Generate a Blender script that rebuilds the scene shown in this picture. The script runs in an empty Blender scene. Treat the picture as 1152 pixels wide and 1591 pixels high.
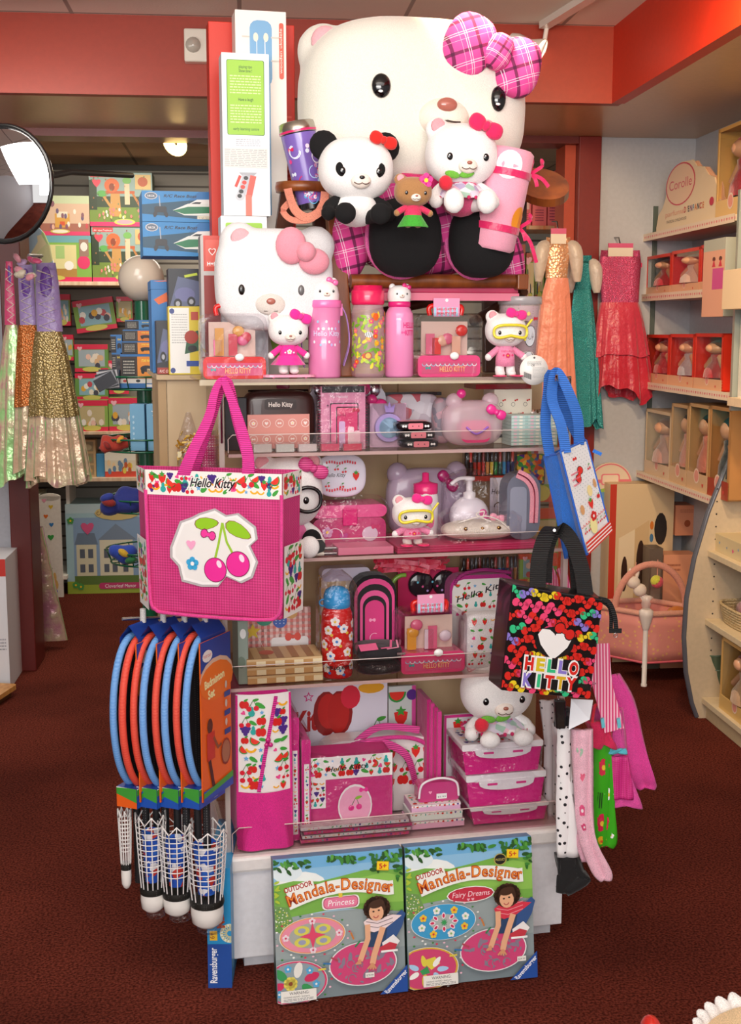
import bpy, math, random
from math import sin, cos, pi, radians, tan, atan2, hypot
from mathutils import Vector, Matrix, noise

# ------------------------------------------------------------------ camera, light, exposure
FPX, CX, CY = 1950.0, 576.0, 795.5
PITCH, CAM_H = radians(8.3), 1.55
sc = bpy.context.scene
sc.view_settings.view_transform = 'Standard'
sc.view_settings.look = 'None'
sc.view_settings.gamma = 1.0
sc.view_settings.use_curve_mapping = False
sc.view_settings.exposure = 0.36
sc.cycles.transparent_max_bounces = 32
sc.cycles.max_bounces = 7
sc.cycles.use_denoising = True
sc.cycles.sample_clamp_indirect = 6.0
COL = sc.collection

cam = bpy.data.cameras.new('camera')
cam.sensor_fit = 'HORIZONTAL'
cam.sensor_width = 36.0
cam.lens = FPX/1152.0*36.0
cam.clip_start = 0.02
camo = bpy.data.objects.new('camera',cam)
COL.objects.link(camo)
camo.location = (0,0,CAM_H)
camo.rotation_euler = (pi/2-PITCH,0,0)
sc.camera = camo

w = bpy.data.worlds.new('world'); sc.world = w; w.use_nodes = True
wb = w.node_tree.nodes['Background']
wb.inputs[0].default_value = (1.0,0.97,0.94,1); wb.inputs[1].default_value = 0.75

def area(name,loc,target,sx,sy,power,col):
    l = bpy.data.lights.new(name,'AREA'); l.shape = 'RECTANGLE'; l.size = sx; l.size_y = sy
    l.energy = power; l.color = col
    o = bpy.data.objects.new(name,l); COL.objects.link(o)
    o.location = loc
    o.rotation_euler = (Vector(target)-Vector(loc)).to_track_quat('-Z','Y').to_euler()
    return o
# shop-front window behind the photographer, and the lit ceiling over the aisle
area('window_daylight',(-0.3,-1.6,2.0),(0,3.0,0.7),2.8,1.7,72,(1.0,0.98,0.97))
area('ceiling_daylight',(0.2,1.3,2.62),(0.1,2.6,0.2),2.2,1.2,18,(1.0,0.97,0.94))
area('ceiling_fill_light',(-0.2,0.9,2.1),(-0.2,1.3,2.67),1.6,0.5,26,(1.0,0.95,0.88))  # unseen fill lamp, added to brighten the ceiling from below
def spot(name,loc,target,power,col,ang=70,r=0.06):
    l = bpy.data.lights.new(name,'SPOT'); l.energy = power; l.color = col
    l.spot_size = radians(ang); l.spot_blend = 0.8; l.shadow_soft_size = r
    o = bpy.data.objects.new(name,l); COL.objects.link(o); o.location = loc
    o.rotation_euler = (Vector(target)-Vector(loc)).to_track_quat('-Z','Y').to_euler()
    return o
WARM = (1.0,0.72,0.42)
spot('track_spot_light',(0.9,3.4,2.5),(1.5,5.3,1.2),60,WARM,100)
spot('shelf_spot_light',(0.2,2.9,2.5),(1.3,5.2,0.6),55,WARM,80)
spot('soffit_spot_light',(0.55,2.6,2.45),(1.5,4.4,2.25),26,(1.0,0.55,0.25),100)
area('back_room_light',(-0.9,6.6,2.46),(-0.9,6.9,0),1.8,0.9,25,(1.0,0.9,0.76))
area('aisle_light',(-1.3,3.9,2.3),(-1.2,5.0,0.2),0.8,0.8,14,(1.0,0.93,0.85))

# ------------------------------------------------------------------ frames: pixel rays onto planes of the place
def ray(px,py):
    x = (px-CX)/FPX; u = (CY-py)/FPX
    return Vector((x,cos(PITCH)+u*sin(PITCH),-sin(PITCH)+u*cos(PITCH)))
CAMP = Vector((0,0,CAM_H))
class Frame:
    def __init__(s,ox,oy,yaw):
        s.o = Vector((ox,oy,0)); s.yaw = radians(yaw)
        s.u = Vector((cos(s.yaw),sin(s.yaw),0)); s.v = Vector((-sin(s.yaw),cos(s.yaw),0))
    def w(s,u,v,z): return s.o + s.u*u + s.v*v + Vector((0,0,z))
    def at(s,px,py,v):                # (u, z) where the line of sight meets the plane at depth v
        d = ray(px,py); t = ((s.o-CAMP).dot(s.v)+v)/d.dot(s.v)
        p = CAMP + d*t
        return (p-s.o).dot(s.u), p.z
    def side(s,px,py,u):              # (v, z) on the plane of constant u
        d = ray(px,py); t = ((s.o-CAMP).dot(s.u)+u)/d.dot(s.u)
        p = CAMP + d*t
        return (p-s.o).dot(s.v), p.z
    def P(s,px,py,v):
        u, z = s.at(px,py,v); return s.w(u,v,z)
def floor_pt(px,py):
    d = ray(px,py); t = -CAM_H/d.z; return CAMP + d*t
def at_y(px,py,Y):
    d = ray(px,py); return CAMP + d*(Y/d.y)
def at_z(px,py,z):
    d = ray(px,py); return CAMP + d*((z-CAM_H)/d.z)
_b = floor_pt(363,1512)
DISP = Frame(_b.x,_b.y,12.6)
ROOM = Frame(0,0,5.7)

# ------------------------------------------------------------------ materials
_mc = {}
def lin(c):
    return tuple(((x/255)/12.92 if x/255<=0.04045 else ((x/255+0.055)/1.055) ** 2.4) for x in c)
def hexc(h): return tuple(int(h[i:i+2],16) for i in (0,2,4))
def M(col,kind='plain',rough=None,**k):
    if isinstance(col,str): col = hexc(col)
    key = (col,kind,rough,tuple(sorted(k.items())))
    if key in _mc: return _mc[key]
    m = bpy.data.materials.new(kind+'_%02x%02x%02x'%col); m.use_nodes = True
    m.diffuse_color = (*lin(col),1)
    nt = m.node_tree; N = nt.nodes; L = nt.links
    b = N['Principled BSDF']; c = (*lin(col),1)
    b.inputs['Base Color'].default_value = c
    b.inputs['Roughness'].default_value = 0.5 if rough is None else rough
    def tc(scale=None):
        t = N.new('ShaderNodeTexCoord'); return t.outputs['Object']
    def nz(scale,detail=2.0):
        n = N.new('ShaderNodeTexNoise'); n.inputs['Scale'].default_value = scale; n.inputs['Detail'].default_value = detail
        L.new(tc(),n.inputs['Vector']); return n
    def bump(src,st,dist=0.002):
        bp = N.new('ShaderNodeBump'); bp.inputs['Strength'].default_value = st; bp.inputs['Distance'].default_value = dist
        L.new(src,bp.inputs['Height']); L.new(bp.outputs[0],b.inputs['Normal']); return bp
    def ramp2(src,c0,c1,a=0.35,z=0.65):
        r = N.new('ShaderNodeValToRGB'); r.color_ramp.elements[0].color = (*lin(c0),1); r.color_ramp.elements[1].color = (*lin(c1),1)
        r.color_ramp.elements[0].position = a; r.color_ramp.elements[1].position = z
        L.new(src,r.inputs[0]); return r
    if kind == 'plain':
        n = nz(60); mx = ramp2(n.outputs[0],tuple(int(x*.985) for x in col),tuple(min(255,int(x*1.01)+1) for x in col))
        L.new(mx.outputs[0],b.inputs['Base Color'])
    elif kind == 'print':
        b.inputs['Roughness'].default_value = 0.35 if rough is None else rough
    elif kind == 'plastic':
        b.inputs['Roughness'].default_value = 0.22 if rough is None else rough
        b.inputs['Coat Weight'].default_value = 0.3
        bump(nz(25).outputs[0],0.05)
    elif kind == 'fur':
        b.inputs['Roughness'].default_value = 0.95
        b.inputs['Sheen Weight'].default_value = 0.3 if max(col) > 60 else 0.0
        n = nz(500,3); bump(n.outputs[0],0.22,0.002)
        mx = ramp2(n.outputs[0],tuple(int(x*.965) for x in col),tuple(min(255,int(x*1.03)) for x in col))
        L.new(mx.outputs[0],b.inputs['Base Color'])
    elif kind == 'fabric':
        b.inputs['Roughness'].default_value = 0.85
        b.inputs['Sheen Weight'].default_value = 0.2
        n = nz(25,3); bump(n.outputs[0],0.5,0.01)
        mx = ramp2(nz(600).outputs[0],tuple(int(x*.88) for x in col),tuple(min(255,int(x*1.05)) for x in col))
        L.new(mx.outputs[0],b.inputs['Base Color'])
    elif kind == 'satin':
        b.inputs['Roughness'].default_value = 0.35
        b.inputs['Sheen Weight'].default_value = 0.5
        bump(nz(14,4).outputs[0],0.8,0.02)
    elif kind == 'ribbed':            # grosgrain webbing
        wv = N.new('ShaderNodeTexWave'); wv.bands_direction = 'Z'; wv.inputs['Scale'].default_value = k.get('s',60)
        L.new(tc(),wv.inputs['Vector']); bump(wv.outputs[1],0.6,0.002)
        mx = ramp2(wv.outputs[1],tuple(int(x*.8) for x in col),tuple(min(255,int(x*1.08)) for x in col),0.1,0.9)
        L.new(mx.outputs[0],b.inputs['Base Color']); b.inputs['Roughness'].default_value = 0.7
    elif kind == 'net':               # woven see-through mesh cloth
        c2 = hexc(k['c2'])
        t = tc(); sp = N.new('ShaderNodeMapping'); sp.inputs['Rotation'].default_value = (0,radians(45),0); L.new(t,sp.inputs['Vector'])
        ck = N.new('ShaderNodeTexChecker'); ck.inputs['Scale'].default_value = k.get('s',330)
        ck.inputs['Color1'].default_value = (*lin(col),1); ck.inputs['Color2'].default_value = (*lin(c2),1)
        L.new(sp.outputs[0],ck.inputs['Vector']); L.new(ck.outputs[0],b.inputs['Base Color'])
        L.new(ck.outputs[1],b.inputs['Alpha']) if k.get('holes') else None
        bump(nz(10).outputs[0],0.5,0.02); b.inputs['Roughness'].default_value = 0.55
    elif kind == 'wood':
        c2 = hexc(k['c2'])
        n = N.new('ShaderNodeTexNoise'); mp = N.new('ShaderNodeMapping'); mp.inputs['Scale'].default_value = k.get('sc',(18,18,1.5))
        L.new(tc(),mp.inputs['Vector']); L.new(mp.outputs[0],n.inputs['Vector']); n.inputs['Scale'].default_value = 2.0; n.inputs['Detail'].default_value = 5
        mx = ramp2(n.outputs[0],c2,col); L.new(mx.outputs[0],b.inputs['Base Color'])
        b.inputs['Roughness'].default_value = 0.4 if rough is None else rough
    elif kind == 'carpet':
        c2 = hexc(k['c2']); n = nz(150,6); n2 = nz(1.7,3)
        mx = ramp2(n.outputs[0],c2,col,0.38,0.62)
        mz = N.new('ShaderNodeMix'); mz.data_type = 'RGBA'; mz.blend_type = 'MULTIPLY'; mz.inputs[0].default_value = 0.55
        r2 = ramp2(n2.outputs[0],(150,140,140),(255,255,255),0.35,0.6)
        L.new(mx.outputs[0],mz.inputs[6]); L.new(r2.outputs[0],mz.inputs[7]); L.new(mz.outputs[2],b.inputs['Base Color'])
        bump(n.outputs[0],0.9,0.006); b.inputs['Roughness'].default_value = 1.0; b.inputs['Specular IOR Level'].default_value = 0.1
    elif kind == 'plaid':
        c2 = hexc(k['c2']); s = k.get('s',1.0); t = tc(); sx = N.new('ShaderNodeSeparateXYZ')
        mp = N.new('ShaderNodeMapping'); mp.inputs['Rotation'].default_value = (0,k.get('rot',0.25),0); mp.inputs['Scale'].default_value = (s,s,s)
        L.new(t,mp.inputs['Vector']); L.new(mp.outputs[0],sx.inputs[0])
        def stripe(axis,per,off,wd):
            a = N.new('ShaderNodeMath'); a.operation = 'ADD'; a.inputs[1].default_value = off; L.new(sx.outputs[axis],a.inputs[0])
            md = N.new('ShaderNodeMath'); md.operation = 'PINGPONG'; md.inputs[1].default_value = per/2; L.new(a.outputs[0],md.inputs[0])
            lt = N.new('ShaderNodeMath'); lt.operation = 'LESS_THAN'; lt.inputs[1].default_value = wd/2; L.new(md.outputs[0],lt.inputs[0]); return lt.outputs[0]
        cur = None; prev = c
        for (per,off,wd,cc,f) in ((.066,0,.0075,c2,.8),(.066,.024,.0014,(255,235,245),.8),(.066,.029,.0014,(255,235,245),.8),(.066,.041,.001,(255,200,225),.6)):
            for ax in ('X','Z'):
                mz = N.new('ShaderNodeMix'); mz.data_type = 'RGBA'
                fm = N.new('ShaderNodeMath'); fm.operation = 'MULTIPLY'; fm.inputs[1].default_value = f
                L.new(stripe(ax,per,off+(.007 if ax=='Z' else 0),wd),fm.inputs[0]); L.new(fm.outputs[0],mz.inputs[0])
                if cur is None: mz.inputs[6].default_value = prev
                else: L.new(cur,mz.inputs[6])
                mz.inputs[7].default_value = (*lin(cc),1); cur = mz.outputs[2]
        L.new(cur,b.inputs['Base Color']); b.inputs['Roughness'].default_value = 0.8
        bump(nz(18).outputs[0],0.5,0.01)
    elif kind in ('dots','check','stripes','multi'):
        c2 = hexc(k['c2']); s = k.get('s',60)
        if kind == 'dots':
            v = N.new('ShaderNodeTexVoronoi'); v.inputs['Scale'].default_value = s; v.inputs['Randomness'].default_value = k.get('r',.15)
            L.new(tc(),v.inputs['Vector']); rr = ramp2(v.outputs[0],c2,col,k.get('a',.24),k.get('a',.24)+.03)
        elif kind == 'check':
            ck = N.new('ShaderNodeTexChecker'); ck.inputs['Scale'].default_value = s; L.new(tc(),ck.inputs['Vector'])
            ck.inputs['Color1'].default_value = (*lin(col),1); ck.inputs['Color2'].default_value = (*lin(c2),1); rr = ck
        elif kind == 'stripes':
            wv = N.new('ShaderNodeTexWave'); wv.bands_direction = k.get('d','X'); wv.inputs['Scale'].default_value = s; L.new(tc(),wv.inputs['Vector'])
            rr = ramp2(wv.outputs[1],c2,col,.45,.55)
        else:
            v = N.new('ShaderNodeTexVoronoi'); v.inputs['Scale'].default_value = s; L.new(tc(),v.inputs['Vector'])
            sx = N.new('ShaderNodeSeparateColor'); L.new(v.outputs[1],sx.inputs[0])
            rr = N.new('ShaderNodeValToRGB'); rr.color_ramp.interpolation = 'CONSTANT'; L.new(sx.outputs[0],rr.inputs[0])
            cs = [col,c2] + [hexc(x) for x in k.get('more','').split(',') if x]
            el = rr.color_ramp.elements
            while len(el) < len(cs): el.new(0.5)
            for i, cc in enumerate(cs): el[i].position = i/len(cs); el[i].color = (*lin(cc),1)
        L.new(rr.outputs[0],b.inputs['Base Color']); bump(nz(20).outputs[0],0.3,0.008)
        b.inputs['Roughness'].default_value = 0.6 if rough is None else rough
    elif kind == 'glitter':
        v = N.new('ShaderNodeTexVoronoi'); v.inputs['Scale'].default_value = k.get('s',220); L.new(tc(),v.inputs['Vector'])
        mx = ramp2(v.outputs[0],tuple(min(255,x+110) for x in col),col,.1,.35); L.new(mx.outputs[0],b.inputs['Base Color'])
        L.new(v.outputs[1],b.inputs['Normal']) if False else None
        b.inputs['Metallic'].default_value = 0.5; b.inputs['Roughness'].default_value = 0.3; bump(v.outputs[0],0.8,0.003)
    elif kind == 'irid':              # thin iridescent film
        c2 = hexc(k['c2'])
        lw = N.new('ShaderNodeLayerWeight'); lw.inputs[0].default_value = 0.45
        wv = nz(9,4)
        ad = N.new('ShaderNodeMath'); L.new(wv.outputs[0],ad.inputs[0]); L.new(lw.outputs[1],ad.inputs[1])
        r = ramp2(ad.outputs[0],col,c2,.5,1.2)
        for p_, q_ in ((.62,(214,196,160)),(.7,(205,150,150)),(.8,(150,215,130)),(.92,(228,200,172))): e = r.color_ramp.elements.new(p_); e.color = (*lin(q_),1)
        L.new(r.outputs[0],b.inputs['Base Color']); b.inputs['Metallic'].default_value = 0.2; b.inputs['Roughness'].default_value = 0.2; b.inputs['Coat Weight'].default_value = .5
        b.inputs['Alpha'].default_value = k.get('alpha',.85)
        bump(wv.outputs[0],1.0,0.02)
    elif kind == 'metal':
        b.inputs['Metallic'].default_value = 1.0; b.inputs['Roughness'].default_value = 0.25 if rough is None else rough
        bump(nz(40).outputs[0],0.03)
    elif kind in ('clear','wrap'):
        N.remove(b)
        tr = N.new('ShaderNodeBsdfTransparent'); tr.inputs[0].default_value = (*lin(col),1)
        gl = N.new('ShaderNodeBsdfGlossy'); gl.inputs['Roughness'].default_value = 0.05 if kind == 'clear' else 0.12
        gl.inputs[0].default_value = (1,1,1,1)
        fr = N.new('ShaderNodeLayerWeight'); fr.inputs[0].default_value = .5
        pw = N.new('ShaderNodeMath'); pw.operation = 'POWER'; pw.inputs[1].default_value = 4.0 if kind == 'clear' else 2.6; L.new(fr.outputs[1],pw.inputs[0])
        ma = N.new('ShaderNodeMath'); ma.operation = 'MULTIPLY_ADD'; ma.inputs[1].default_value = .38 if kind == 'clear' else .5; ma.inputs[2].default_value = k.get('f0',.02 if kind=='clear' else .035); L.new(pw.outputs[0],ma.inputs[0])
        mxs = N.new('ShaderNodeMixShader')
        L.new(ma.outputs[0],mxs.inputs[0]); L.new(tr.outputs[0],mxs.inputs[1]); L.new(gl.outputs[0],mxs.inputs[2])
        if kind == 'wrap':
            n = nz(k.get('s',28),3); bp = N.new('ShaderNodeBump'); bp.inputs['Strength'].default_value = 1.0; bp.inputs['Distance'].default_value = 0.02
            L.new(n.outputs[0],bp.inputs['Height']); L.new(bp.outputs[0],gl.inputs['Normal']); L.new(bp.outputs[0],fr.inputs['Normal'])
        L.new(mxs.outputs[0],N['Material Output'].inputs['Surface'])
    elif kind == 'milky':             # tinted translucent plastic
        b.inputs['Roughness'].default_value = 0.15; b.inputs['Alpha'].default_value = k.get('alpha',.75); b.inputs['Coat Weight'].default_value = .4
        bump(nz(20).outputs[0],0.05)
    elif kind == 'glow':
        b.inputs['Emission Color'].default_value = c; b.inputs['Emission Strength'].default_value = k.get('e',4)
    elif kind == 'mirror':
        b.inputs['Metallic'].default_value = 1.0; b.inputs['Roughness'].default_value = 0.02
    elif kind == 'slat':
        t = tc(); sx = N.new('ShaderNodeSeparateXYZ'); L.new(t,sx.inputs[0])
        md = N.new('ShaderNodeMath'); md.operation = 'PINGPONG'; md.inputs[1].default_value = k.get('p',.0745)/2; L.new(sx.outputs[2],md.inputs[0])
        rr = ramp2(md.outputs[0],(60,50,38),col,.0,1.0); rr.color_ramp.elements[0].position = .0045; rr.color_ramp.elements[1].position = .006
        L.new(rr.outputs[0],b.inputs['Base Color'])
    elif kind == 'tiles':
        t = tc(); br = N.new('ShaderNodeTexBrick'); br.offset = 0; br.inputs['Scale'].default_value = 1.0; br.inputs['Brick Width'].default_value = .61; br.inputs['Row Height'].default_value = .61
        br.inputs['Mortar Size'].default_value = .008; L.new(t,br.inputs['Vector'])
        br.inputs['Color1'].default_value = c; br.inputs['Color2'].default_value = (*lin(tuple(int(x*.97) for x in col)),1); br.inputs['Mortar'].default_value = (*lin(tuple(int(x*.7) for x in col)),1)
        L.new(br.outputs[0],b.inputs['Base Color']); bump(nz(120,4).outputs[0],0.3,0.004); b.inputs['Roughness'].default_value = 0.9
    _mc[key] = m
    return m
WHITE, CREAM, BLACK, PINK, HOT, RED, MAG = 'f4f2ef', 'efe4d0', '0c0b0d', 'f3a6c8', 'ee3f9b', 'dc2418', 'c2186c'
CLEAR = M('f4f6f6','clear'); WRAP = M('f6f4f6','wrap')

# ------------------------------------------------------------------ mesh builder
def catmull(pts,n=8,closed=False):
    P = [Vector(p) for p in pts]; out = []
    m = len(P); rng = range(m if closed else m-1)
    for i in rng:
        if closed: a, b, c, d = P[i-1], P[i], P[(i+1)%m], P[(i+2)%m]
        else: a, b, c, d = P[max(i-1,0)], P[i], P[i+1], P[min(i+2,m-1)]
        for k in range(n):
            t = k/n
            out.append(0.5*((2*b)+(c-a)*t+(2*a-5*b+4*c-d)*t*t+(3*b-a-3*c+d)*t ** 3))
    if not closed: out.append(P[-1])
    return out

class MB:
    def __init__(s): s.v = []; s.f = []; s.m = []; s.sm = []; s.mats = []; s.T = None
    def mi(s,m):
        if m not in s.mats: s.mats.append(m)
        return s.mats.index(m)
    def add(s,vs,fs,m,smooth=False):
        b = len(s.v); T = s.T
        s.v += [(T@Vector(p)) if T else Vector(p) for p in vs]
        i = s.mi(m)
        for f in fs: s.f.append([b+k for k in f]); s.m.append(i); s.sm.append(smooth)
        return s
    def box(s,x0,x1,y0,y1,z0,z1,m):
        vs = [(x,y,z) for x in (x0,x1) for y in (y0,y1) for z in (z0,z1)]
        return s.add(vs,[(0,1,3,2),(4,6,7,5),(0,4,5,1),(2,3,7,6),(0,2,6,4),(1,5,7,3)],m)
    def hexa(s,A,B,C,D,th,m):      # quad front A(tl) B(tr) C(br) D(bl) extruded by vector th
        vs = [A,B,C,D] + [Vector(p)+Vector(th) for p in (A,B,C,D)]
        return s.add(vs,[(0,3,2,1),(4,5,6,7),(0,1,5,4),(1,2,6,5),(2,3,7,6),(3,0,4,7)],m)
    def rbox(s,x0,x1,y0,y1,z0,z1,r,m,n=4,axis='y'):   # rounded outline extruded along axis
        if axis == 'y': a0, a1, b0, b1, e0, e1 = x0, x1, z0, z1, y0, y1
        elif axis == 'z': a0, a1, b0, b1, e0, e1 = x0, x1, y0, y1, z0, z1
        else: a0, a1, b0, b1, e0, e1 = y0, y1, z0, z1, x0, x1
        r = min(r,(a1-a0)/2*.999,(b1-b0)/2*.999)
        pts = []
        for cx, cy, a in ((a1-r,b1-r,0),(a0+r,b1-r,90),(a0+r,b0+r,180),(a1-r,b0+r,270)):
            for k in range(n+1):
                t = radians(a+90*k/n); pts.append((cx+r*cos(t),cy+r*sin(t)))
        return s.prism(pts,e0,e1,m,axis)
    def prism(s,pts,e0,e1,m,axis='y',smooth=False):
        n = len(pts)
        g = {'y': lambda p,e: (p[0],e,p[1]),'z': lambda p,e: (p[0],p[1],e),'x': lambda p,e: (e,p[0],p[1])}[axis]
        vs = [g(p,e0) for p in pts] + [g(p,e1) for p in pts]
        fs = [(i,(i+1)%n,n+(i+1)%n,n+i) for i in range(n)]
        s.add(vs,fs,m,smooth)
        s.add(vs,[tuple(range(n))[::-1],tuple(range(n,2*n))],m)
        return s
    def lathe(s,prof,m,n=20,c=(0,0,0),axis='z',sx=1,sy=1,a0=0,a1=360,cap=True):
        vs = []; full = abs(a1-a0) >= 360; k = n if full else n + 1
        for r, h in prof:
            for i in range(k):
                t = radians(a0+(a1-a0)*i/n)
                p = (r*cos(t)*sx,r*sin(t)*sy,h)
                if axis == 'y': p = (p[0],p[2],p[1])
                elif axis == 'x': p = (p[2],p[0],p[1])
                vs.append((p[0]+c[0],p[1]+c[1],p[2]+c[2]))
        fs = []
        for j in range(len(prof)-1):
            for i in range(n):
                a = j*k + i; b = j*k + (i+1) % k
                fs.append((a,b,b+k,a+k))
        s.add(vs,fs,m,True)
        if cap and full:
            if prof[0][0] > 1e-5: s.add(vs[:k],[tuple(range(k))[::-1]],m)
            if prof[-1][0] > 1e-5: s.add(vs[-k:],[tuple(range(k))],m)
        return s
    def ell(s,c,r,m,rot=None,n=16,p=2.0,e=None):     # (super)ellipsoid
        vs = []; R = Matrix.Rotation(0,3,'X') if rot is None else (Matrix.Rotation(rot[2],3,'Z')@Matrix.Rotation(rot[1],3,'Y')@Matrix.Rotation(rot[0],3,'X'))
        q = 2/p
        sp = lambda a: math.copysign(abs(a) ** q,a)
        h = n // 2
        for j in range(h+1):
            ph = -pi/2 + pi*j/h
            for i in range(n):
                t = 2*pi*i/n
                vs.append(Vector(c)+R@Vector((r[0]*sp(cos(ph))*sp(cos(t)),r[1]*sp(cos(ph))*sp(sin(t)),r[2]*sp(sin(ph)))))
        fs = [(j*n+i,j*n+(i+1)%n,(j+1)*n+(i+1)%n,(j+1)*n+i) for j in range(h) for i in range(n)]
        return s.add(vs,fs,m,True)
    def tube(s,pts,r,m,n=8,closed=False,cap=True):
        P = [Vector(p) for p in pts]; L = len(P); vs = []; nrm = None
        for i in range(L):
            if closed: d = P[(i+1)%L] - P[i-1]
            else: d = P[min(i+1,L-1)] - P[max(i-1,0)]
            if d.length < 1e-9: d = Vector((0,0,1))
            d.normalize()
            if nrm is None:
                nrm = d.orthogonal().normalized()
            nrm = (nrm-d*nrm.dot(d)); nrm = nrm.normalized() if nrm.length > 1e-6 else d.orthogonal().normalized()
            bn = d.cross(nrm); rr = r[i] if isinstance(r,(list,tuple)) else r
            for k in range(n):
                t = 2*pi*k/n; vs.append(P[i]+nrm*rr*cos(t)+bn*rr*sin(t))
        fs = [(i*n+k,i*n+(k+1)%n,((i+1)%L)*n+(k+1)%n,((i+1)%L)*n+k) for i in range(L if closed else L-1) for k in range(n)]
        s.add(vs,fs,m,True)
        if cap and not closed:
            s.add(vs[:n],[tuple(range(n))[::-1]],m); s.add(vs[-n:],[tuple(range(n))],m)
        return s
    def ribbon(s,pts,wdir,wd,th,m):     # flat strap along pts; wdir width direction (vector or list)
        P = [Vector(p) for p in pts]; L = len(P); vs = []
        for i in range(L):
            d = (P[min(i+1,L-1)]-P[max(i-1,0)]).normalized()
            w_ = Vector(wdir[i] if isinstance(wdir,list) else wdir); w_ = (w_-d*w_.dot(d)).normalized(); nn = d.cross(w_)
            ww = (wd[i] if isinstance(wd,(list,tuple)) else wd)/2
            vs += [P[i]+w_*ww+nn*th/2,P[i]-w_*ww+nn*th/2,P[i]-w_*ww-nn*th/2,P[i]+w_*ww-nn*th/2]
        fs = [(i*4+k,i*4+(k+1)%4,(i+1)*4+(k+1)%4,(i+1)*4+k) for i in range(L-1) for k in range(4)]
        fs += [(0,3,2,1),((L-1)*4,(L-1)*4+1,(L-1)*4+2,(L-1)*4+3)]
        return s.add(vs,fs,m,False)
    def grid(s,fn,nu,nv,m,smooth=True,closed=False):
        vs = [fn(i/nu,j/nv) for j in range(nv+1) for i in range(nu+1)]
        k = nu + 1
        return s.add(vs,[(j*k+i,j*k+i+1,(j+1)*k+i+1,(j+1)*k+i) for j in range(nv) for i in range(nu)],m,smooth)
    def build(s,name,parent=None,world=False,loc=None,rz=None,bev=0,sub=0,solid=0,remesh=0,smooth=0,wrap=0):
        me = bpy.data.meshes.new(name)
        vs = s.v
        o = bpy.data.objects.new(name,me)
        if parent is not None:
            o.parent = parent
            if world:
                Mi = tm(parent).inverted(); vs = [Mi@p for p in vs]
        elif world:
            xs = [p.x for p in vs]; ys = [p.y for p in vs]; zs = [p.z for p in vs]
            c = Vector(((min(xs)+max(xs))/2,(min(ys)+max(ys))/2,min(zs)))
            o.location = c; vs = [p-c for p in vs]
        elif loc is not None:
            o.location = loc
            if rz: o.rotation_euler[2] = rz
        me.from_pydata([tuple(p) for p in vs],[],s.f)
        for m in s.mats: me.materials.append(m)
        me.polygons.foreach_set('material_index',s.m); me.polygons.foreach_set('use_smooth',s.sm)
        me.update()
        COL.objects.link(o)
        if remesh:
            md = o.modifiers.new('remesh','REMESH'); md.mode = 'VOXEL'; md.voxel_size = remesh; md.use_smooth_shade = True
            sm_ = o.modifiers.new('smooth','SMOOTH'); sm_.factor = 0.6; sm_.iterations = smooth or 4
        if solid:
            md = o.modifiers.new('solid','SOLIDIFY'); md.thickness = solid; md.offset = 0
        if bev:
            md = o.modifiers.new('bevel','BEVEL'); md.width = bev; md.segments = 2; md.limit_method = 'ANGLE'; md.angle_limit = radians(50); md.harden_normals = False
        if sub:
            md = o.modifiers.new('sub','SUBSURF'); md.levels = sub; md.render_levels = sub
        return o

def tm(o):
    m = Matrix.Translation(o.location) @ o.rotation_euler.to_matrix().to_4x4() @ Matrix.Diagonal((*o.scale,1))
    return (tm(o.parent)@m) if o.parent else m
def tag(o,label,cat,group=None,kind=None):
    o['label'] = label; o['category'] = cat
    if group: o['group'] = group
    if kind: o['kind'] = kind
    return o
def thing(name,label,cat,loc=(0,0,0),rz=0,group=None):
    o = bpy.data.objects.new(name,None); COL.objects.link(o); o.location = loc; o.rotation_euler = (0,0,rz); o.empty_display_size = .05
    return tag(o,label,cat,group)
def dthing(name,label,cat,u,v,z,group=None,rz=0):       # a thing standing in the display, facing its front
    return thing(name,label,cat,DISP.w(u,v,z),DISP.yaw+rz,group)
def struct(o): o['kind'] = 'structure'; return o
def kids(o): return [c for c in COL.objects if c.parent is o]
def copy_tree(o,parent=None):
    c = o.copy(); COL.objects.link(c)
    if parent is not None: c.parent = parent
    for ch in kids(o): copy_tree(ch,c)
    return c
def dup(o,label=None,loc=None,rz=None):
    c = copy_tree(o)
    if label: c['label'] = label
    if loc is not None: c.location = loc
    if rz is not None: c.rotation_euler[2] = rz
    return c
def fit(x0,y0,x1,y1,v,zb=None,fr=DISP):    # pixel box at depth v -> centre u, bottom z, width, height
    xm, ym = (x0+x1)/2, (y0+y1)/2
    ua = fr.at(x0,ym,v)[0]; ub = fr.at(x1,ym,v)[0]; zt = fr.at(xm,y0,v)[1]; z0 = fr.at(xm,y1,v)[1] if zb is None else zb
    return (ua+ub)/2, z0, ub - ua, zt - z0

# ------------------------------------------------------------------ printed art on a surface
_tc = {}
def glyphs(txt,shear=0.0,bold=0.0):
    key = (txt,shear,bold)
    if key in _tc: return _tc[key]
    cu = bpy.data.curves.new('t','FONT'); cu.body = txt; cu.size = 1.0; cu.shear = shear; cu.offset = bold; cu.resolution_u = 3
    o = bpy.data.objects.new('t',cu); COL.objects.link(o)
    dg = bpy.context.evaluated_depsgraph_get(); me = bpy.data.meshes.new_from_object(o.evaluated_get(dg))
    vs = [(p.co.x,p.co.y) for p in me.vertices]; fs = [tuple(p.vertices) for p in me.polygons]
    bpy.data.objects.remove(o); bpy.data.curves.remove(cu); bpy.data.meshes.remove(me)
    _tc[key] = (vs,fs,(max(x for x,y in vs) if vs else 0)); return _tc[key]

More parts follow.
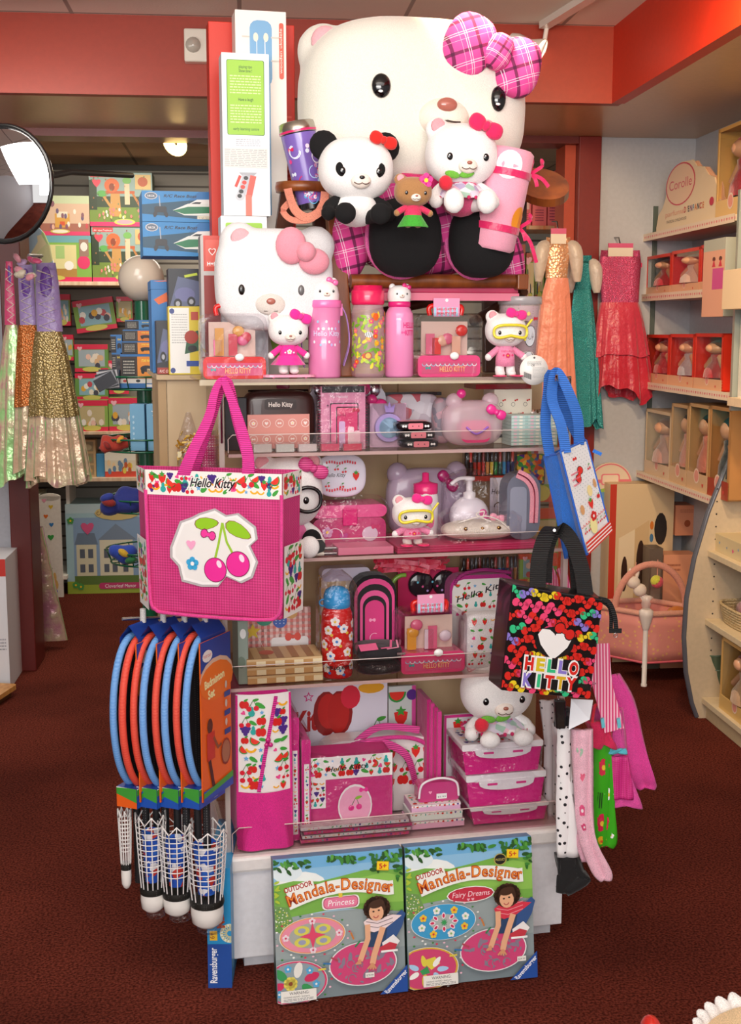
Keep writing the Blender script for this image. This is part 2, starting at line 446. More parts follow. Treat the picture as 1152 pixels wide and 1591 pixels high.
class Art(MB):
    """flat shapes in (a, b) on a face; fmap(a, b, lift) gives the point."""
    def __init__(s,fmap,base=0.0006,step=0.00012,rough=0.4):
        super().__init__(); s.clip = None; s.f0 = fmap; s.l = base
        def fm(a,b,l):
            if s.clip: a = min(max(a,0),s.clip[0]); b = min(max(b,0),s.clip[1])
            return s.f0(a,b,l)
        s.fm = fm; s.step = step; s.rough = rough
    def pm(s,c): return c if not isinstance(c,str) else M(c,'print',s.rough)
    def up(s,n=1): s.l += s.step*n; return s
    def poly(s,pts,c,fan=True):
        s.up()
        vs = [s.fm(a,b,s.l) for a,b in pts]
        if fan and len(pts) > 4:
            ca = sum(p[0] for p in pts)/len(pts); cb = sum(p[1] for p in pts)/len(pts)
            vs.append(s.fm(ca,cb,s.l)); n = len(pts)
            return s.add(vs,[(i,(i+1)%n,n) for i in range(n)],s.pm(c))
        return s.add(vs,[tuple(range(len(pts)))],s.pm(c))
    def rect(s,a0,b0,a1,b1,c,n=1):
        if n == 1: return s.poly([(a0,b0),(a1,b0),(a1,b1),(a0,b1)],c)
        s.up(); vs = []; 
        for i in range(n+1):
            a = a0 + (a1-a0)*i/n; vs += [s.fm(a,b0,s.l),s.fm(a,b1,s.l)]
        return s.add(vs,[(2*i,2*i+2,2*i+3,2*i+1) for i in range(n)],s.pm(c))
    def oval(s,a,b,ra,rb,c,rot=0,n=14,t0=0,t1=360):
        pts = []
        for i in range(n if t1-t0>=360 else n+1):
            t = radians(t0+(t1-t0)*i/n); x, y = ra*cos(t), rb*sin(t)
            pts.append((a+x*cos(rot)-y*sin(rot),b+x*sin(rot)+y*cos(rot)))
        return s.poly(pts,c)
    def rrect(s,a0,b0,a1,b1,r,c):
        pts = []
        for cx, cy, a in ((a1-r,b1-r,0),(a0+r,b1-r,90),(a0+r,b0+r,180),(a1-r,b0+r,270)):
            for k in range(4): t = radians(a+30*k); pts.append((cx+r*cos(t),cy+r*sin(t)))
        return s.poly(pts,c)
    def line(s,pts,wd,c,closed=False):
        s.up(); n = len(pts); vs = []
        for i in range(n):
            p0 = pts[(i-1)%n] if closed else pts[max(i-1,0)]; p1 = pts[(i+1)%n] if closed else pts[min(i+1,n-1)]
            dx, dy = p1[0] - p0[0], p1[1] - p0[1]; L = hypot(dx,dy) or 1
            nx, ny = -dy/L*wd/2, dx/L*wd/2
            vs += [s.fm(pts[i][0]+nx,pts[i][1]+ny,s.l),s.fm(pts[i][0]-nx,pts[i][1]-ny,s.l)]
        return s.add(vs,[(2*i,2*i+1,(2*i+3)%(2*n),(2*i+2)%(2*n)) for i in range(n if closed else n-1)],s.pm(c))
    def arc(s,a,b,r,t0,t1,wd,c,n=12,ry=None):
        ry = ry or r
        return s.line([(a+r*cos(radians(t0+(t1-t0)*i/n)),b+ry*sin(radians(t0+(t1-t0)*i/n))) for i in range(n+1)],wd,c)
    def text(s,txt,a,b,size,c,align='c',rot=0,w=None,shear=0.0,bold=0.0,sx=1.0):
        s.up(); vs, fs, W = glyphs(txt,shear,bold)
        if not vs: return s
        k = size; kx = k*sx
        if w: kx = w/W
        off = {'c':-W/2,'l': 0,'r':-W}[align]
        out = []
        for x, y in vs:
            X = (x+off)*kx; Y = y*k
            out.append(s.fm(a+X*cos(rot)-Y*sin(rot),b+X*sin(rot)+Y*cos(rot),s.l))
        return s.add(out,fs,s.pm(c))
    def arctext(s,txt,a0,a1,bf,size,c,bold=0.0):      # letters spaced from a0 to a1 at height bf(t)
        ws = [glyphs(ch,0,0)[2]+.06 if ch != ' ' else .3 for ch in txt]; tot = sum(ws); cur = 0; base = s.l
        for ch, w_ in zip(txt,ws):
            t = (cur+w_/2)/tot; cur += w_
            a = a0 + (a1-a0)*t; sl = (bf(min(t+.02,1))-bf(max(t-.02,0)))/((a1-a0)*(min(t+.02,1)-max(t-.02,0)))
            s.l = base; s.text(ch,a,bf(t),size,c,'c',atan2(sl,1),bold=bold,sx=(a1-a0)/tot/size if tot else 1)
        return s
    def scribble(s,a0,b0,a1,b1,rows,c,fill=.45):      # greeked small print
        base = s.l; rnd = random.Random(int(abs(a0*1e4+b0*1e4))+rows)
        for i in range(rows):
            s.l = base; y = b1 - (b1-b0)*(i+.5)/rows; h = (b1-b0)/rows*fill; x = a0
            while x < a1:
                L = (a1-a0)*rnd.uniform(.05,.16); s.l = base; s.rect(x,y-h/2,min(a1,x+L),y+h/2,c); x += L + (a1-a0)*.025
        return s
    # motifs
    def leaf(s,a,b,r,c,rot=0):
        pts = []
        for i in range(12):
            t = 2*pi*i/12; x = r*cos(t); y = r*.45*sin(t)*(1-.25*cos(t)); pts.append((a+x*cos(rot)-y*sin(rot),b+x*sin(rot)+y*cos(rot)))
        return s.poly(pts,c)
    def heart(s,a,b,r,c,rot=0):
        pts = []
        for i in range(16):
            t = 2*pi*i/16; x = r*.9*sin(t) ** 3; y = r*(0.8*cos(t)-.32*cos(2*t)-.12*cos(3*t)); pts.append((a+x*cos(rot)-y*sin(rot),b+x*sin(rot)+y*cos(rot)))
        return s.poly(pts,c)
    def star(s,a,b,r,c,n=5,k=.45,rot=0):
        return s.poly([(a+(r if i%2==0 else r*k)*sin(pi*i/n+rot),b+(r if i%2==0 else r*k)*cos(pi*i/n+rot)) for i in range(2*n)],c)
    def flower(s,a,b,r,c,cc='ffd21e',n=5):
        base = s.l
        for i in range(n): s.l = base; t = 2*pi*i/n + .3; s.oval(a+r*.55*cos(t),b+r*.55*sin(t),r*.45,r*.45,c,n=8)
        return s.oval(a,b,r*.3,r*.3,cc,n=8)
    def bow(s,a,b,r,c,rot=0,edge=None):
        cs, sn = cos(rot), sin(rot); g = lambda x, y: (a+(x*cs-y*sn)*r,b+(x*sn+y*cs)*r)
        for k, cc in ((1.22,edge),(1,c)):
            if cc is None: continue
            base = s.l
            for sg in (-1,1):
                s.l = base; q = g(sg*.55,0); s.oval(q[0],q[1],r*.42*k,r*.5*k,cc,rot+sg*.15,n=10)
            s.l = base + s.step
            q = g(0,0); s.oval(q[0],q[1],r*.26*k,r*.26*k,cc,n=8)
            s.up()
        return s
    def cherry(s,a,b,r,c='d81b30',lf='3f9a35'):
        s.line([(a-.45*r,b-.2*r),(a+.1*r,b+.9*r),(a+.5*r,b-.1*r)],r*.1,'2f6d2a')
        s.leaf(a+.45*r,b+.85*r,r*.45,lf,.3)
        s.oval(a-.5*r,b-.45*r,r*.38,r*.38,c,n=10); s.oval(a+.5*r,b-.35*r,r*.38,r*.38,c,n=10)
        return s
    def fruit(s,kind,a,b,r,rot=0):
        k = kind % 10
        if k == 0: s.cherry(a,b,r)
        elif k == 1:   # strawberry
            s.poly([(a-.6*r,b+.45*r),(a,b+.6*r),(a+.6*r,b+.45*r),(a+.5*r,b-.2*r),(a,b-.9*r),(a-.5*r,b-.2*r)],'e02a22')
            s.star(a,b+.55*r,r*.5,'3d9c3a')
        elif k == 2:   # apple
            s.oval(a-.28*r,b,r*.5,r*.65,'d3201c',n=10); s.oval(a+.28*r,b,r*.5,r*.65,'d3201c',n=10); s.leaf(a+.3*r,b+.8*r,r*.4,'3e9b38',.6)
        elif k == 3:   # grapes
            for i, (x,y) in enumerate(((-.45,.4),(0,.45),(.45,.4),(-.25,0),(.25,0),(0,-.4))): s.l -= s.step*(i>0); s.oval(a+x*r,b+y*r,r*.32,r*.32,'4b2a86',n=8)
        elif k == 4:   # water melon
            s.oval(a,b+.3*r,r*.85,r*.95,'2f9440',rot,10,180,360); s.oval(a,b+.32*r,r*.68,r*.78,'e53527',rot,10,180,360)
        elif k == 5:   # pear
            s.oval(a,b-.25*r,r*.48,r*.5,'2aa7a0',n=10); s.oval(a,b+.35*r,r*.28,r*.45,'2aa7a0',n=8)
        elif k == 6: s.leaf(a,b,r*.8,'3fa23c',rot)
        elif k == 7: s.arc(a,b+.4*r,r*.7,200,340,r*.32,'f4b21c',6)
        elif k == 8: s.heart(a,b,r*.5,'ec4a92',rot)
        else: s.star(a,b,r*.45,'6aa9dc')
        return s
    def fruits(s,a0,b0,a1,b1,r,seed=1,dens=1.0,inside=None,kinds=None):
        rnd = random.Random(seed); base = s.l; step = r*1.7/dens; ny = max(1,int((b1-b0)/step)); nx = max(1,int((a1-a0)/step)); i = 0
        for j in range(ny):
            for q in range(nx):
                a = a0 + (a1-a0)*(q+.5+.25*(j%2-.5))/nx + rnd.uniform(-.15,.15)*step; b = b0 + (b1-b0)*(j+.5)/ny + rnd.uniform(-.15,.15)*step
                rr = r*rnd.uniform(.65,1.05)
                a = min(max(a,a0+rr),a1-rr); b = min(max(b,b0+rr),b1-rr)
                if inside and not inside(a,b): continue
                s.l = base; s.fruit(kinds[rnd.randrange(len(kinds))] if kinds else rnd.randrange(10),a,b,rr,rnd.uniform(-1,1)); i += 1
        s.l = base + s.step*6
        return s

def front(x0,z0,yf): return lambda a, b, l: (x0+a,yf-l,z0+b)         # a face looking to -y
def top_face(x0,y0,zt): return lambda a, b, l: (x0+a,y0+b,zt+l)
def left_face(y1,z0,xl): return lambda a, b, l: (xl-l,y1-a,z0+b)
def right_face(y0,z0,xr): return lambda a, b, l: (xr+l,y0+a,z0+b)
def cyl_map(cx,cy,r,z0,a_mid=0.0):   # a is arc length measured from the side facing -y
    return lambda a, b, l: (cx+(r+l)*sin((a-a_mid)/r),cy-(r+l)*cos((a-a_mid)/r),z0+b)
def quad_map(A,B,C,D,w_,h_):        # A tl B tr C br D bl, a in 0..w, b in 0..h
    A, B, C, D = map(Vector,(A,B,C,D)); nn = (B-A).cross(D-A).normalized()
    if nn.dot(CAMP-A) < 0: nn = -nn
    def f(a,b,l):
        s, t = a/w_, b/h_
        return D.lerp(C,s).lerp(A.lerp(B,s),t) + nn*l
    return f

# ------------------------------------------------------------------ the shop shell
def rv(p): return (p-ROOM.o).dot(ROOM.v)
V1 = rv(floor_pt(60,1040)); V2 = rv(floor_pt(150,906))
ZS = ROOM.at(400,205,V1)[1]
_r = at_z(400,151,ZS); VS = rv(_r)
ZC = ROOM.at(400,28,VS)[1]
UC = ROOM.at(951,165,VS)[0]
UW = ROOM.at(1082,217,V1)[0]
UL = ROOM.at(-190,600,V1)[0]
ZB = ROOM.at(200,257,V2)[1]
RS = Frame(0,0,-90+5.7)            # runs towards the viewer along the wall with the doll shelves
def rbx(name,u0,u1,v0,v1,z0,z1,m,bev=0):
    o = MB().box(u0,u1,v0,v1,z0,z1,m).build(name,None,loc=(0,0,0),rz=ROOM.yaw,bev=bev); return struct(o)
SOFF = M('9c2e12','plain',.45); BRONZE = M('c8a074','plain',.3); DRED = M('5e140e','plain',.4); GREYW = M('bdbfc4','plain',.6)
rbx('floor',-3.5,3.2,-2.5,V2+.3,-.05,0,M('7a382a','carpet',c2='47190f'))
rbx('ceiling',-3.5,UC,-1.8,VS,ZC,ZC+.05,M('efe4d8','tiles'))
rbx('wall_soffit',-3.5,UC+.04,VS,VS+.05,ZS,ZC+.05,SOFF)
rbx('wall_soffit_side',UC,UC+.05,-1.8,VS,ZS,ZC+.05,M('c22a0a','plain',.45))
rbx('trim_soffit_underside',-3.5,UC,VS+.05,V1+.02,ZS,ZS+.04,BRONZE)
rbx('trim_soffit_underside_side',UC+.001,2.6,-1.8,V1+.02,ZS+.0005,ZS+.04,BRONZE)
UP0, UP1 = ROOM.at(16,780,V1)[0], ROOM.at(44,760,V1)[0]
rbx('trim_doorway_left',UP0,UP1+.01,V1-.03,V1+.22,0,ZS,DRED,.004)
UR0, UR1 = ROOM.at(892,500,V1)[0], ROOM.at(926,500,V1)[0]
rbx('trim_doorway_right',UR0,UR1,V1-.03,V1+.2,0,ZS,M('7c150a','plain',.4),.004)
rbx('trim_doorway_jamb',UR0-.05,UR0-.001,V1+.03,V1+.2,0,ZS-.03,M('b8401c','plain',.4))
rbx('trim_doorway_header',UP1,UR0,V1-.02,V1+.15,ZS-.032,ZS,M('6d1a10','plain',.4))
rbx('wall_left',-3.0,UP0,V1,V1+.1,0,ZS,M('a9aab2','plain',.6))
rbx('wall_side_left',-3.05,-3.0,-1.8,V2+.3,0,ZC,GREYW)
rbx('wall_back_right',UR1,UW+.05,V1,V1+.1,0,ZS,GREYW)
rbx('wall_right',UW,UW+.08,-1.8,V1,0,ZS,GREYW)
rbx('wall_back',-3.0,3.2,V2,V2+.1,0,ZB+.1,M('8f8a80','slat'))
rbx('wall_back_room_right',3.15,3.2,V1+.1,V2,0,ZB+.1,GREYW)
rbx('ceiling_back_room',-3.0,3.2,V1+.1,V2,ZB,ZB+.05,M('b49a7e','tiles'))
rbx('wall_above_doorway',-3.0,3.2,V1+.12,V1+.16,ZS+.04,ZB+.3,GREYW)
rbx('trim_back_wall_top',-3.0,3.2,V2-.02,V2,ZB-.03,ZB,M('3a352e','plain'))
rbx('baseboard_left',-3.0,UP0,V1-.015,V1,0,.1,M('1b1514','plain'))

def boxt(name,label,cat,fr,u,v,z,w,d,h,col,art=None,group=None,rz=0,side=None,tilt=0,topart=None,mat=None,bev=.0015):
    m = mat or M(col,'print',.45)
    o = MB().box(-w/2,w/2,0,d,0,h,m).build(name,None,loc=fr.w(u,v,z),rz=fr.yaw+rz,bev=bev)
    if tilt: o.rotation_euler = (Matrix.Rotation(fr.yaw+rz,3,'Z')@Matrix.Rotation(tilt,3,'X')).to_euler()
    tag(o,label,cat,group)
    if art:
        A = Art(front(-w/2,0,0)); A.clip = (w,h); art(A,w,h); A.build('printed_front',o)
    if side == 'R' or side == 'L': pass
    if topart:
        A = Art(top_face(-w/2,0,h)); topart(A,w,d); A.build('printed_top',o)
    return o
def pxbox(name,label,cat,fr,x0,y0,x1,y1,v,d,col,art=None,zb=None,**k):
    u, z, w, h = fit(x0,y0,x1,y1,v,zb,fr)
    return boxt(name,label,cat,fr,u,v,z,w,d,h,col,art,**k)

# ---- printed fronts
def art_tree(A,w,h):
    A.rect(0,0,w,h,'34452c'); A.rect(0,h*.55,w,h*.98,'93ada6',1); A.rect(0,h*.08,w,h*.35,'758f38')
    A.rect(0,0,w,h*.08,'e2326e'); A.rect(0,h*.3,w*.12,h*.85,'2c3b22'); A.rect(w*.02,h*.9,w*.36,h*.98,'e0444e')
    A.text('Adventure Treehouse',w*.19,h*.915,h*.05,'ffffff',w=w*.3)
    A.poly([(w*.32,h*.18),(w*.5,h*.18),(w*.48,h*.65),(w*.34,h*.65)],'c99650')
    A.line([(w*.2,h*.6),(w*.34,h*.35)],w*.04,'c99650'); A.line([(w*.68,h*.62),(w*.86,h*.25)],w*.035,'bb7a3c')
    A.rect(w*.25,h*.6,w*.72,h*.65,'c05a2a'); A.oval(w*.36,h*.75,w*.12,h*.13,'dd6b34'); A.oval(w*.36,h*.72,w*.045,h*.07,'8e3f1e')
    A.oval(w*.2,h*.6,w*.08,h*.06,'5fae52'); A.oval(w*.6,h*.84,w*.07,h*.06,'77b45a'); A.rect(w*.56,h*.4,w*.64,h*.78,'e9c9a4')
    A.heart(w*.12,h*.8,h*.09,'e8475c'); A.rect(w*.73,h*.68,w*.98,h*.95,'d8b878'); A.oval(w*.85,h*.82,w*.08,h*.09,'bb5a34')
    rnd = random.Random(4)
    for i in range(22): A.oval(w*rnd.uniform(.15,.95),h*rnd.uniform(.15,.32),w*.018,h*.035,rnd.choice(['f2e6d6','d6b894','e8837a','c9d36a']),n=6)
    for i in range(40): A.l = .003; A.oval(w*rnd.uniform(.03,.97),h*rnd.uniform(.1,.95),w*.012,h*.02,rnd.choice(['5a6a3a','a8744a','7a8a5a','c8a078','8a5a4a']),n=5)
    A.oval(w*.55,h*.08,w*.17,h*.06,'c9cf62'); A.oval(w*.55,h*.08,w*.13,h*.04,'e8a0b0')
def art_shop(A,w,h):
    A.rect(0,0,w,h,'d9b79a'); A.rect(0,h*.8,w,h,'c8d3a8'); A.rect(0,h*.1,w,h*.3,'a86a58'); A.rect(0,0,w,h*.1,'e2406e')
    A.rect(w*.3,h*.2,w*.6,h*.55,'d8a046'); A.rect(w*.34,h*.45,w*.56,h*.6,'e8e0c8'); A.rect(w*.4,h*.25,w*.5,h*.35,'d95a35')
    rnd = random.Random(8)
    for i in range(16): A.oval(w*rnd.uniform(.05,.95),h*rnd.uniform(.2,.8),w*.03,h*.07,rnd.choice(['f2e6d6','8a5a68','e8b7a0','6d5a7c','c94f55']),n=7)
    A.oval(w*.4,h*.1,w*.2,h*.06,'d6c562'); A.oval(w*.4,h*.1,w*.16,h*.04,'f0e6d0')
def art_room(A,w,h):
    A.rect(0,0,w,h,'86b84c'); A.rect(0,h*.85,w,h,'6fa8b0'); A.rect(w*.03,h*.2,w*.75,h*.8,'e2d79a'); A.rect(0,0,w,h*.1,'e22f62')
    A.rect(w*.03,h*.1,w*.75,h*.28,'b58a42'); A.rect(w*.1,h*.45,w*.28,h*.75,'7fae62'); A.rect(w*.4,h*.5,w*.55,h*.78,'a8c87c')
    A.oval(w*.3,h*.4,w*.07,h*.13,'f4ede4'); A.oval(w*.3,h*.28,w*.1,h*.08,'d03432'); A.oval(w*.62,h*.35,w*.08,h*.1,'f6f2ea')
    A.oval(w*.87,h*.42,w*.11,h*.15,'e2386c'); A.rect(w*.8,h*.55,w*.96,h*.92,'9a7a6a'); A.oval(w*.88,h*.76,w*.06,h*.1,'e8e4da')
    A.oval(w*.35,h*.08,w*.2,h*.06,'d0c85e')
def art_boat(A,w,h):
    A.rect(0,0,w,h,'1f86c8'); A.poly([(0,h*.25),(w,h*.05),(w,h*.8),(0,h*.55)],'0b4a66'); A.poly([(w*.6,h*.7),(w,h*.78),(w,h),(w*.75,h)],'1470b4')
    A.oval(w*.12,h*.84,w*.085,h*.12,'c8c8cc'); A.oval(w*.12,h*.84,w*.07,h*.095,'5a6a7c'); A.text('NKOK',w*.12,h*.8,h*.1,'ffffff',w=w*.1)
    A.text('R/C Race Boat',w*.5,h*.8,h*.13,'0a1c2e',w=w*.44,shear=.25,bold=.02)
    A.poly([(w*.4,h*.38),(w*.6,h*.6),(w,h*.66),(w,h*.2),(w*.55,h*.22)],'e8ece6'); A.poly([(w*.4,h*.37),(w*.6,h*.5),(w,h*.52),(w,h*.32),(w*.55,h*.26)],'0f7a4c')
    A.poly([(w*.62,h*.6),(w*.72,h*.74),(w,h*.76),(w,h*.62)],'f2f2ee'); A.poly([(w*.64,h*.6),(w*.7,h*.66),(w*.78,h*.66),(w*.76,h*.6)],'1b1f24')
    A.line([(w*.235,h*.5),(w*.225,h*.85)],w*.012,'b8bcc2')
    A.rrect(w*.16,h*.3,w*.32,h*.5,h*.06,'24242a'); A.oval(w*.17,h*.25,w*.025,h*.11,'24242a',-.3); A.oval(w*.31,h*.25,w*.025,h*.11,'24242a',.3)
    A.rect(w*.72,h*.1,w*.9,h*.2,'e6e2c8'); A.text('6 mph rated',w*.81,h*.125,h*.06,'444444',w=w*.14)
def art_hw(A,w,h):
    A.rect(0,0,w,h,'1b74b8'); A.poly([(w*.05,h*.88),(w*.3,h*.97),(w*.38,h*.88),(w*.14,h*.82)],'e8661c'); A.rect(w*.4,h*.86,w*.95,h*.9,'8fc0e0')
    A.rect(w*.3,h*.15,w,h*.78,'d8d2b8'); A.scribble(w*.4,h*.5,w*.9,h*.7,3,'6d6a60')
def art_car(c1,c2):
    def f(A,w,h):
        A.rect(0,0,w,h,c1); A.rect(w*.48,0,w,h*.9,c2); A.rect(0,h*.9,w,h,'2a6aa8'); A.rect(w*.05,h*.12,w*.42,h*.8,'1d1b1c'); A.scribble(w*.08,h*.16,w*.4,h*.76,5,'a8a498')
        A.oval(w*.74,h*.4,w*.18,h*.14,'26222a'); A.oval(w*.63,h*.3,w*.05,h*.12,'111111'); A.oval(w*.86,h*.34,w*.05,h*.12,'111111'); A.text('STAR WARS',w*.75,h*.68,h*.15,'f6dc54',w=w*.3,bold=.02)
    return f
def art_pack(seed,top='e22c50'):
    def f(A,w,h):
        rnd = random.Random(seed)
        A.rect(0,0,w,h,rnd.choice(['7ea24a','8fb452','6c9a4e'])); A.rect(w*.12,h*.2,w*.9,h*.8,rnd.choice(['8fb8c8','c8b888','a9b7c0','d8c498']))
        A.rect(0,h*.82,w,h,top); A.rect(0,0,w,h*.14,top)
        for i in range(9):
            A.oval(w*rnd.uniform(.15,.85),h*rnd.uniform(.2,.6),w*.08,h*.11,rnd.choice(['f0e4d4','e0b890','c8505a','f2c8b8','4c4a58','f4f0ea','e8b040']),n=8)
        A.oval(w*.5,h*.1,w*.28,h*.09,'d4cc68'); A.heart(w*.16,h*.85,h*.1,'f6b8c4')
    return f
# ---- back room: shelves and boxes
def rshelf(name,x0,x1,y,v,d,th,col,label):
    u0, z = ROOM.at(x0,y,v); u1 = ROOM.at(x1,y,v)[0]
    o = MB().box(u0,u1,v,v+d,z-th,z,M(col,'wood',.5,c2='d9b48e')).build(name,None,loc=(0,0,0),rz=ROOM.yaw,bev=.002)
    if name == 'rack_shelf': MB().box(u0+.01,u0+.04,v+.2,v+.23,0,z-th,M('6a4a30')).box(u1-.04,u1-.01,v+.2,v+.23,0,z-th,M('6a4a30')).build('post',o)
    return tag(o,label,'shelf'), z
VB = V2 - .36
_, zsh1 = rshelf('wall_shelf',20,330,437,VB,.36,.022,'f3d9bc','pale wooden wall shelf carrying the big dollhouse boxes')
_, zsh2 = rshelf('wall_shelf',20,300,744,VB,.36,.022,'f0d8ba','lowest pale wooden wall shelf behind the shimmering dresses')
_, zsh3 = rshelf('wall_shelf',100,300,671,VB,.36,.018,'f0d8ba','pale wooden wall shelf under the small animal figure packs')
CG = 'dollhouse playset boxes on the high wall shelf'
a = pxbox('toy_box','lower treehouse playset box under its twin on the wall shelf','box',ROOM,143,352,236,437,VB+.02,.2,'39482e',art_tree,zb=zsh1,group=CG)
zt = zsh1 + a.dimensions[2] if a.dimensions[2] else zsh1
hh = fit(143,352,236,437,VB+.02,zsh1,ROOM)[3]
pxbox('toy_box','upper treehouse playset box topping the stack on the wall shelf','box',ROOM,139,267,237,352,VB+.02,.2,'39482e',art_tree,zb=zsh1+hh+.001,group=CG)
hh = fit(50,366,142,437,VB+.02,zsh1,ROOM)[3]
pxbox('toy_box','green playset box showing a yellow toy room on the wall shelf','box',ROOM,50,366,142,437,VB+.02,.2,'7aa648',art_room,zb=zsh1,group=CG)
pxbox('toy_box','pinkish brown market playset box on top of the green one','box',ROOM,62,304,139,366,VB+.02,.2,'cfa98e',art_shop,zb=zsh1+hh+.001,group=CG)
def hang(name,label,x0,y0,x1,y1,v,d,col,art,rz=0,tilt=0,group=None,roll=0):
    u, z, w, h = fit(x0,y0,x1,y1,v,None,ROOM)
    o = boxt(name,label,'box',ROOM,u,v,z,w,d,h,col,art,group=group,rz=rz)
    if roll: o.rotation_euler = (Matrix.Rotation(ROOM.yaw,3,'Z')@Matrix.Rotation(roll,3,'Y')).to_euler()
    MB().tube([(0,d,h*.95),(0,d+.03,h*.97),(0,V2-v,h)],.003,M('c8c8cc','metal')).build('peg',o) if not roll else None
    return o
VP = V2 - .16
PG = 'small toy packs hung on the slatted wall'
hang('toy_pack','red topped toy pack half hidden behind the lilac dress bodice',85,457,109,506,VP,.05,'e03050',art_pack(1),group=PG)
hang('toy_pack','big tilted toy pack with red header on the slatted wall',119,464,182,514,VP,.06,'e03050',art_pack(2),roll=-.14,group=PG)
hang('toy_pack','narrow red toy pack beside the white globe lamp',181,461,206,500,VP,.05,'e03050',art_pack(3),group=PG)
hang('toy_pack','green and red toy pack peeking from behind the orange sequin skirt',98,520,114,560,VP,.05,'e03050',art_pack(4),group=PG)
hang('toy_pack','top animal figure pack in the column above the middle shelf',116,535,168,578,VP,.06,'7aa648',art_pack(5),group=PG)
hang('toy_pack','second animal figure pack in the column above the middle shelf',117,580,168,622,VP,.06,'7aa648',art_pack(6),group=PG)
z = zsh3
pxbox('toy_pack','animal figure pack with white lambs standing on the middle shelf','box',ROOM,118,622,168,671,VB+.03,.1,'7aa648',art_pack(7),zb=z,group=PG)
pxbox('toy_pack','animal figure pack with panda figures on the middle shelf','box',ROOM,169,618,222,671,VB+.03,.1,'7aa648',art_pack(9),zb=z,group=PG)
hang('toy_pack','green figure pack directly above the panda figure pack',169,560,200,612,VP,.06,'7aa648',art_pack(12),group=PG)
def art_fam(A,w,h):
    A.rect(0,0,w,h,'e6dcc0'); A.rect(0,h*.6,w,h,'f0ead8'); A.rect(0,0,w,h*.2,'d64a32'); rnd = random.Random(3)
    for i in range(14): A.oval(w*rnd.uniform(.1,.9),h*rnd.uniform(.2,.6),w*.06,h*.12,rnd.choice(['e8a23a','c85a2a','f4d6a4','6a8aa8','e8d050']),n=7)
pxbox('toy_box','cream toy box with orange figures on the lowest wall shelf','box',ROOM,163,698,211,744,VB+.04,.12,'e6dcc0',art_fam,zb=zsh2)
def art_cubby(A,w,h):
    for i in range(3): A.rect(w*.15,h*(.06+.32*i),w*.85,h*(.32+.32*i),'9c8a68'); A.oval(w*.5,h*(.17+.32*i),w*.25,h*.08,['c8a05a','8a9a6a','c8b890'][i])
pxbox('toy_house','narrow wooden toy cabinet beside the shimmering skirt hem','toy',ROOM,126,684,149,744,VB+.05,.1,'c9a878',art_cubby,zb=zsh2)
pxbox('toy_box','small sky blue box beside the cream toy box on the shelf','box',ROOM,150,705,163,744,VB+.05,.08,'4a96c8',None,zb=zsh2)
# white display unit and large box on the carpet at the back
def art_stickers(A,w,h):
    for i, (x,y,c) in enumerate(((.25,.93,'e8a0b4'),(.55,.87,'e8c43a'),(.3,.78,'ec7a2a'),(.55,.7,'3a86c8'),(.5,.58,'3faa4a'))): A.heart(w*x,h*y,w*.12 if i<4 else w*.17,c)
    A.oval(w*.5,h*.28,w*.03,w*.03,'333333'); A.oval(w*.5,h*.23,w*.03,w*.03,'333333')
    A.oval(w*.5,h*.12,w*.28,h*.07,'e8bb6a'); A.oval(w*.42,h*.19,w*.08,h*.05,'e8bb6a'); A.oval(w*.62,h*.19,w*.08,h*.05,'e8bb6a'); A.flower(w*.5,h*.05,w*.25,'3a86c8')
pv = rv(floor_pt(80,928))
u, z, wd, h = fit(63,766,96,930,pv,0,ROOM)
t = thing('display_rack','white toy display rack with heart stickers behind the red doorpost','rack',ROOM.w(u,pv,0),ROOM.yaw)
o = MB().box(-wd/2,wd/2,0,.02,0,h*.97,M('efe9dc')).lathe([(wd/2,0),(wd/2,.02)],M('efe9dc'),20,(0,0,h*.96),'y',1,.35).build('end_panel',t)
A = Art(front(-wd/2,0,0)); art_stickers(A,wd,h); A.build('stickers',t)
MB().box(wd/2+.02,wd/2+.04,.1,.9,0,h*1.05,M('efe9dc')).build('end_panel',t)
MB().box(-wd/2-.3,-wd/2,.02,.3,h*.8,h*.98,M('d8dcc8')).box(-wd/2,wd/2+.02,.02,.9,.1,.12,M('efe9dc')).build('shelf',t)
pv = V2 - .31
def art_manor(A,w,h):
    A.rect(0,0,w,h,'a8ccd4'); A.rect(0,h*.9,w,h,'c0d8dc'); A.rect(0,0,w,h*.14,'9fb33a'); A.rect(w*.09,h*.12,w,h*.85,'8aa8c8'); A.rect(w*.09,h*.1,w,h*.2,'5f7c36')
    A.rect(w*.12,h*.2,w*.36,h*.55,'ddd8b8'); A.poly([(w*.1,h*.55),(w*.38,h*.55),(w*.34,h*.68),(w*.14,h*.68)],'6f8296')
    A.rect(w*.4,h*.2,w*.8,h*.6,'e4dfc2'); A.poly([(w*.38,h*.6),(w*.6,h*.78),(w*.85,h*.6)],'7c8ea2')
    for x in (.16,.26,.45,.55,.68):
        A.rect(w*x,h*.4,w*(x+.06),h*.5,'5c6470'); A.rect(w*x,h*.24,w*(x+.06),h*.33,'5c6470')
    A.heart(w*.26,h*.74,h*.08,'e05a8a'); A.oval(w*.62,h*.9,w*.27,h*.08,'d9c27a'); A.arctext('CALICO CRITTERS',w*.38,w*.86,lambda t: h*(.87+.05*sin(pi*t)),h*.06,'5a3a20')
    A.rrect(w*.38,h*.05,w*.9,h*.12,h*.03,'c8386e'); A.text('Cloverleaf Manor',w*.64,h*.065,h*.055,'ffffff',w=w*.38)
    for x, y in ((.06,.82),(.1,.1),(.16,.08)): A.flower(w*x,h*y,h*.04,'4fa24c')
u, z, wd, h = fit(103,783,232,906,pv,0,ROOM)
boxt('toy_box','large manor house playset box standing on the carpet at the back','box',ROOM,u,pv,0,wd,.3,h,'a8ccd4',art_manor)
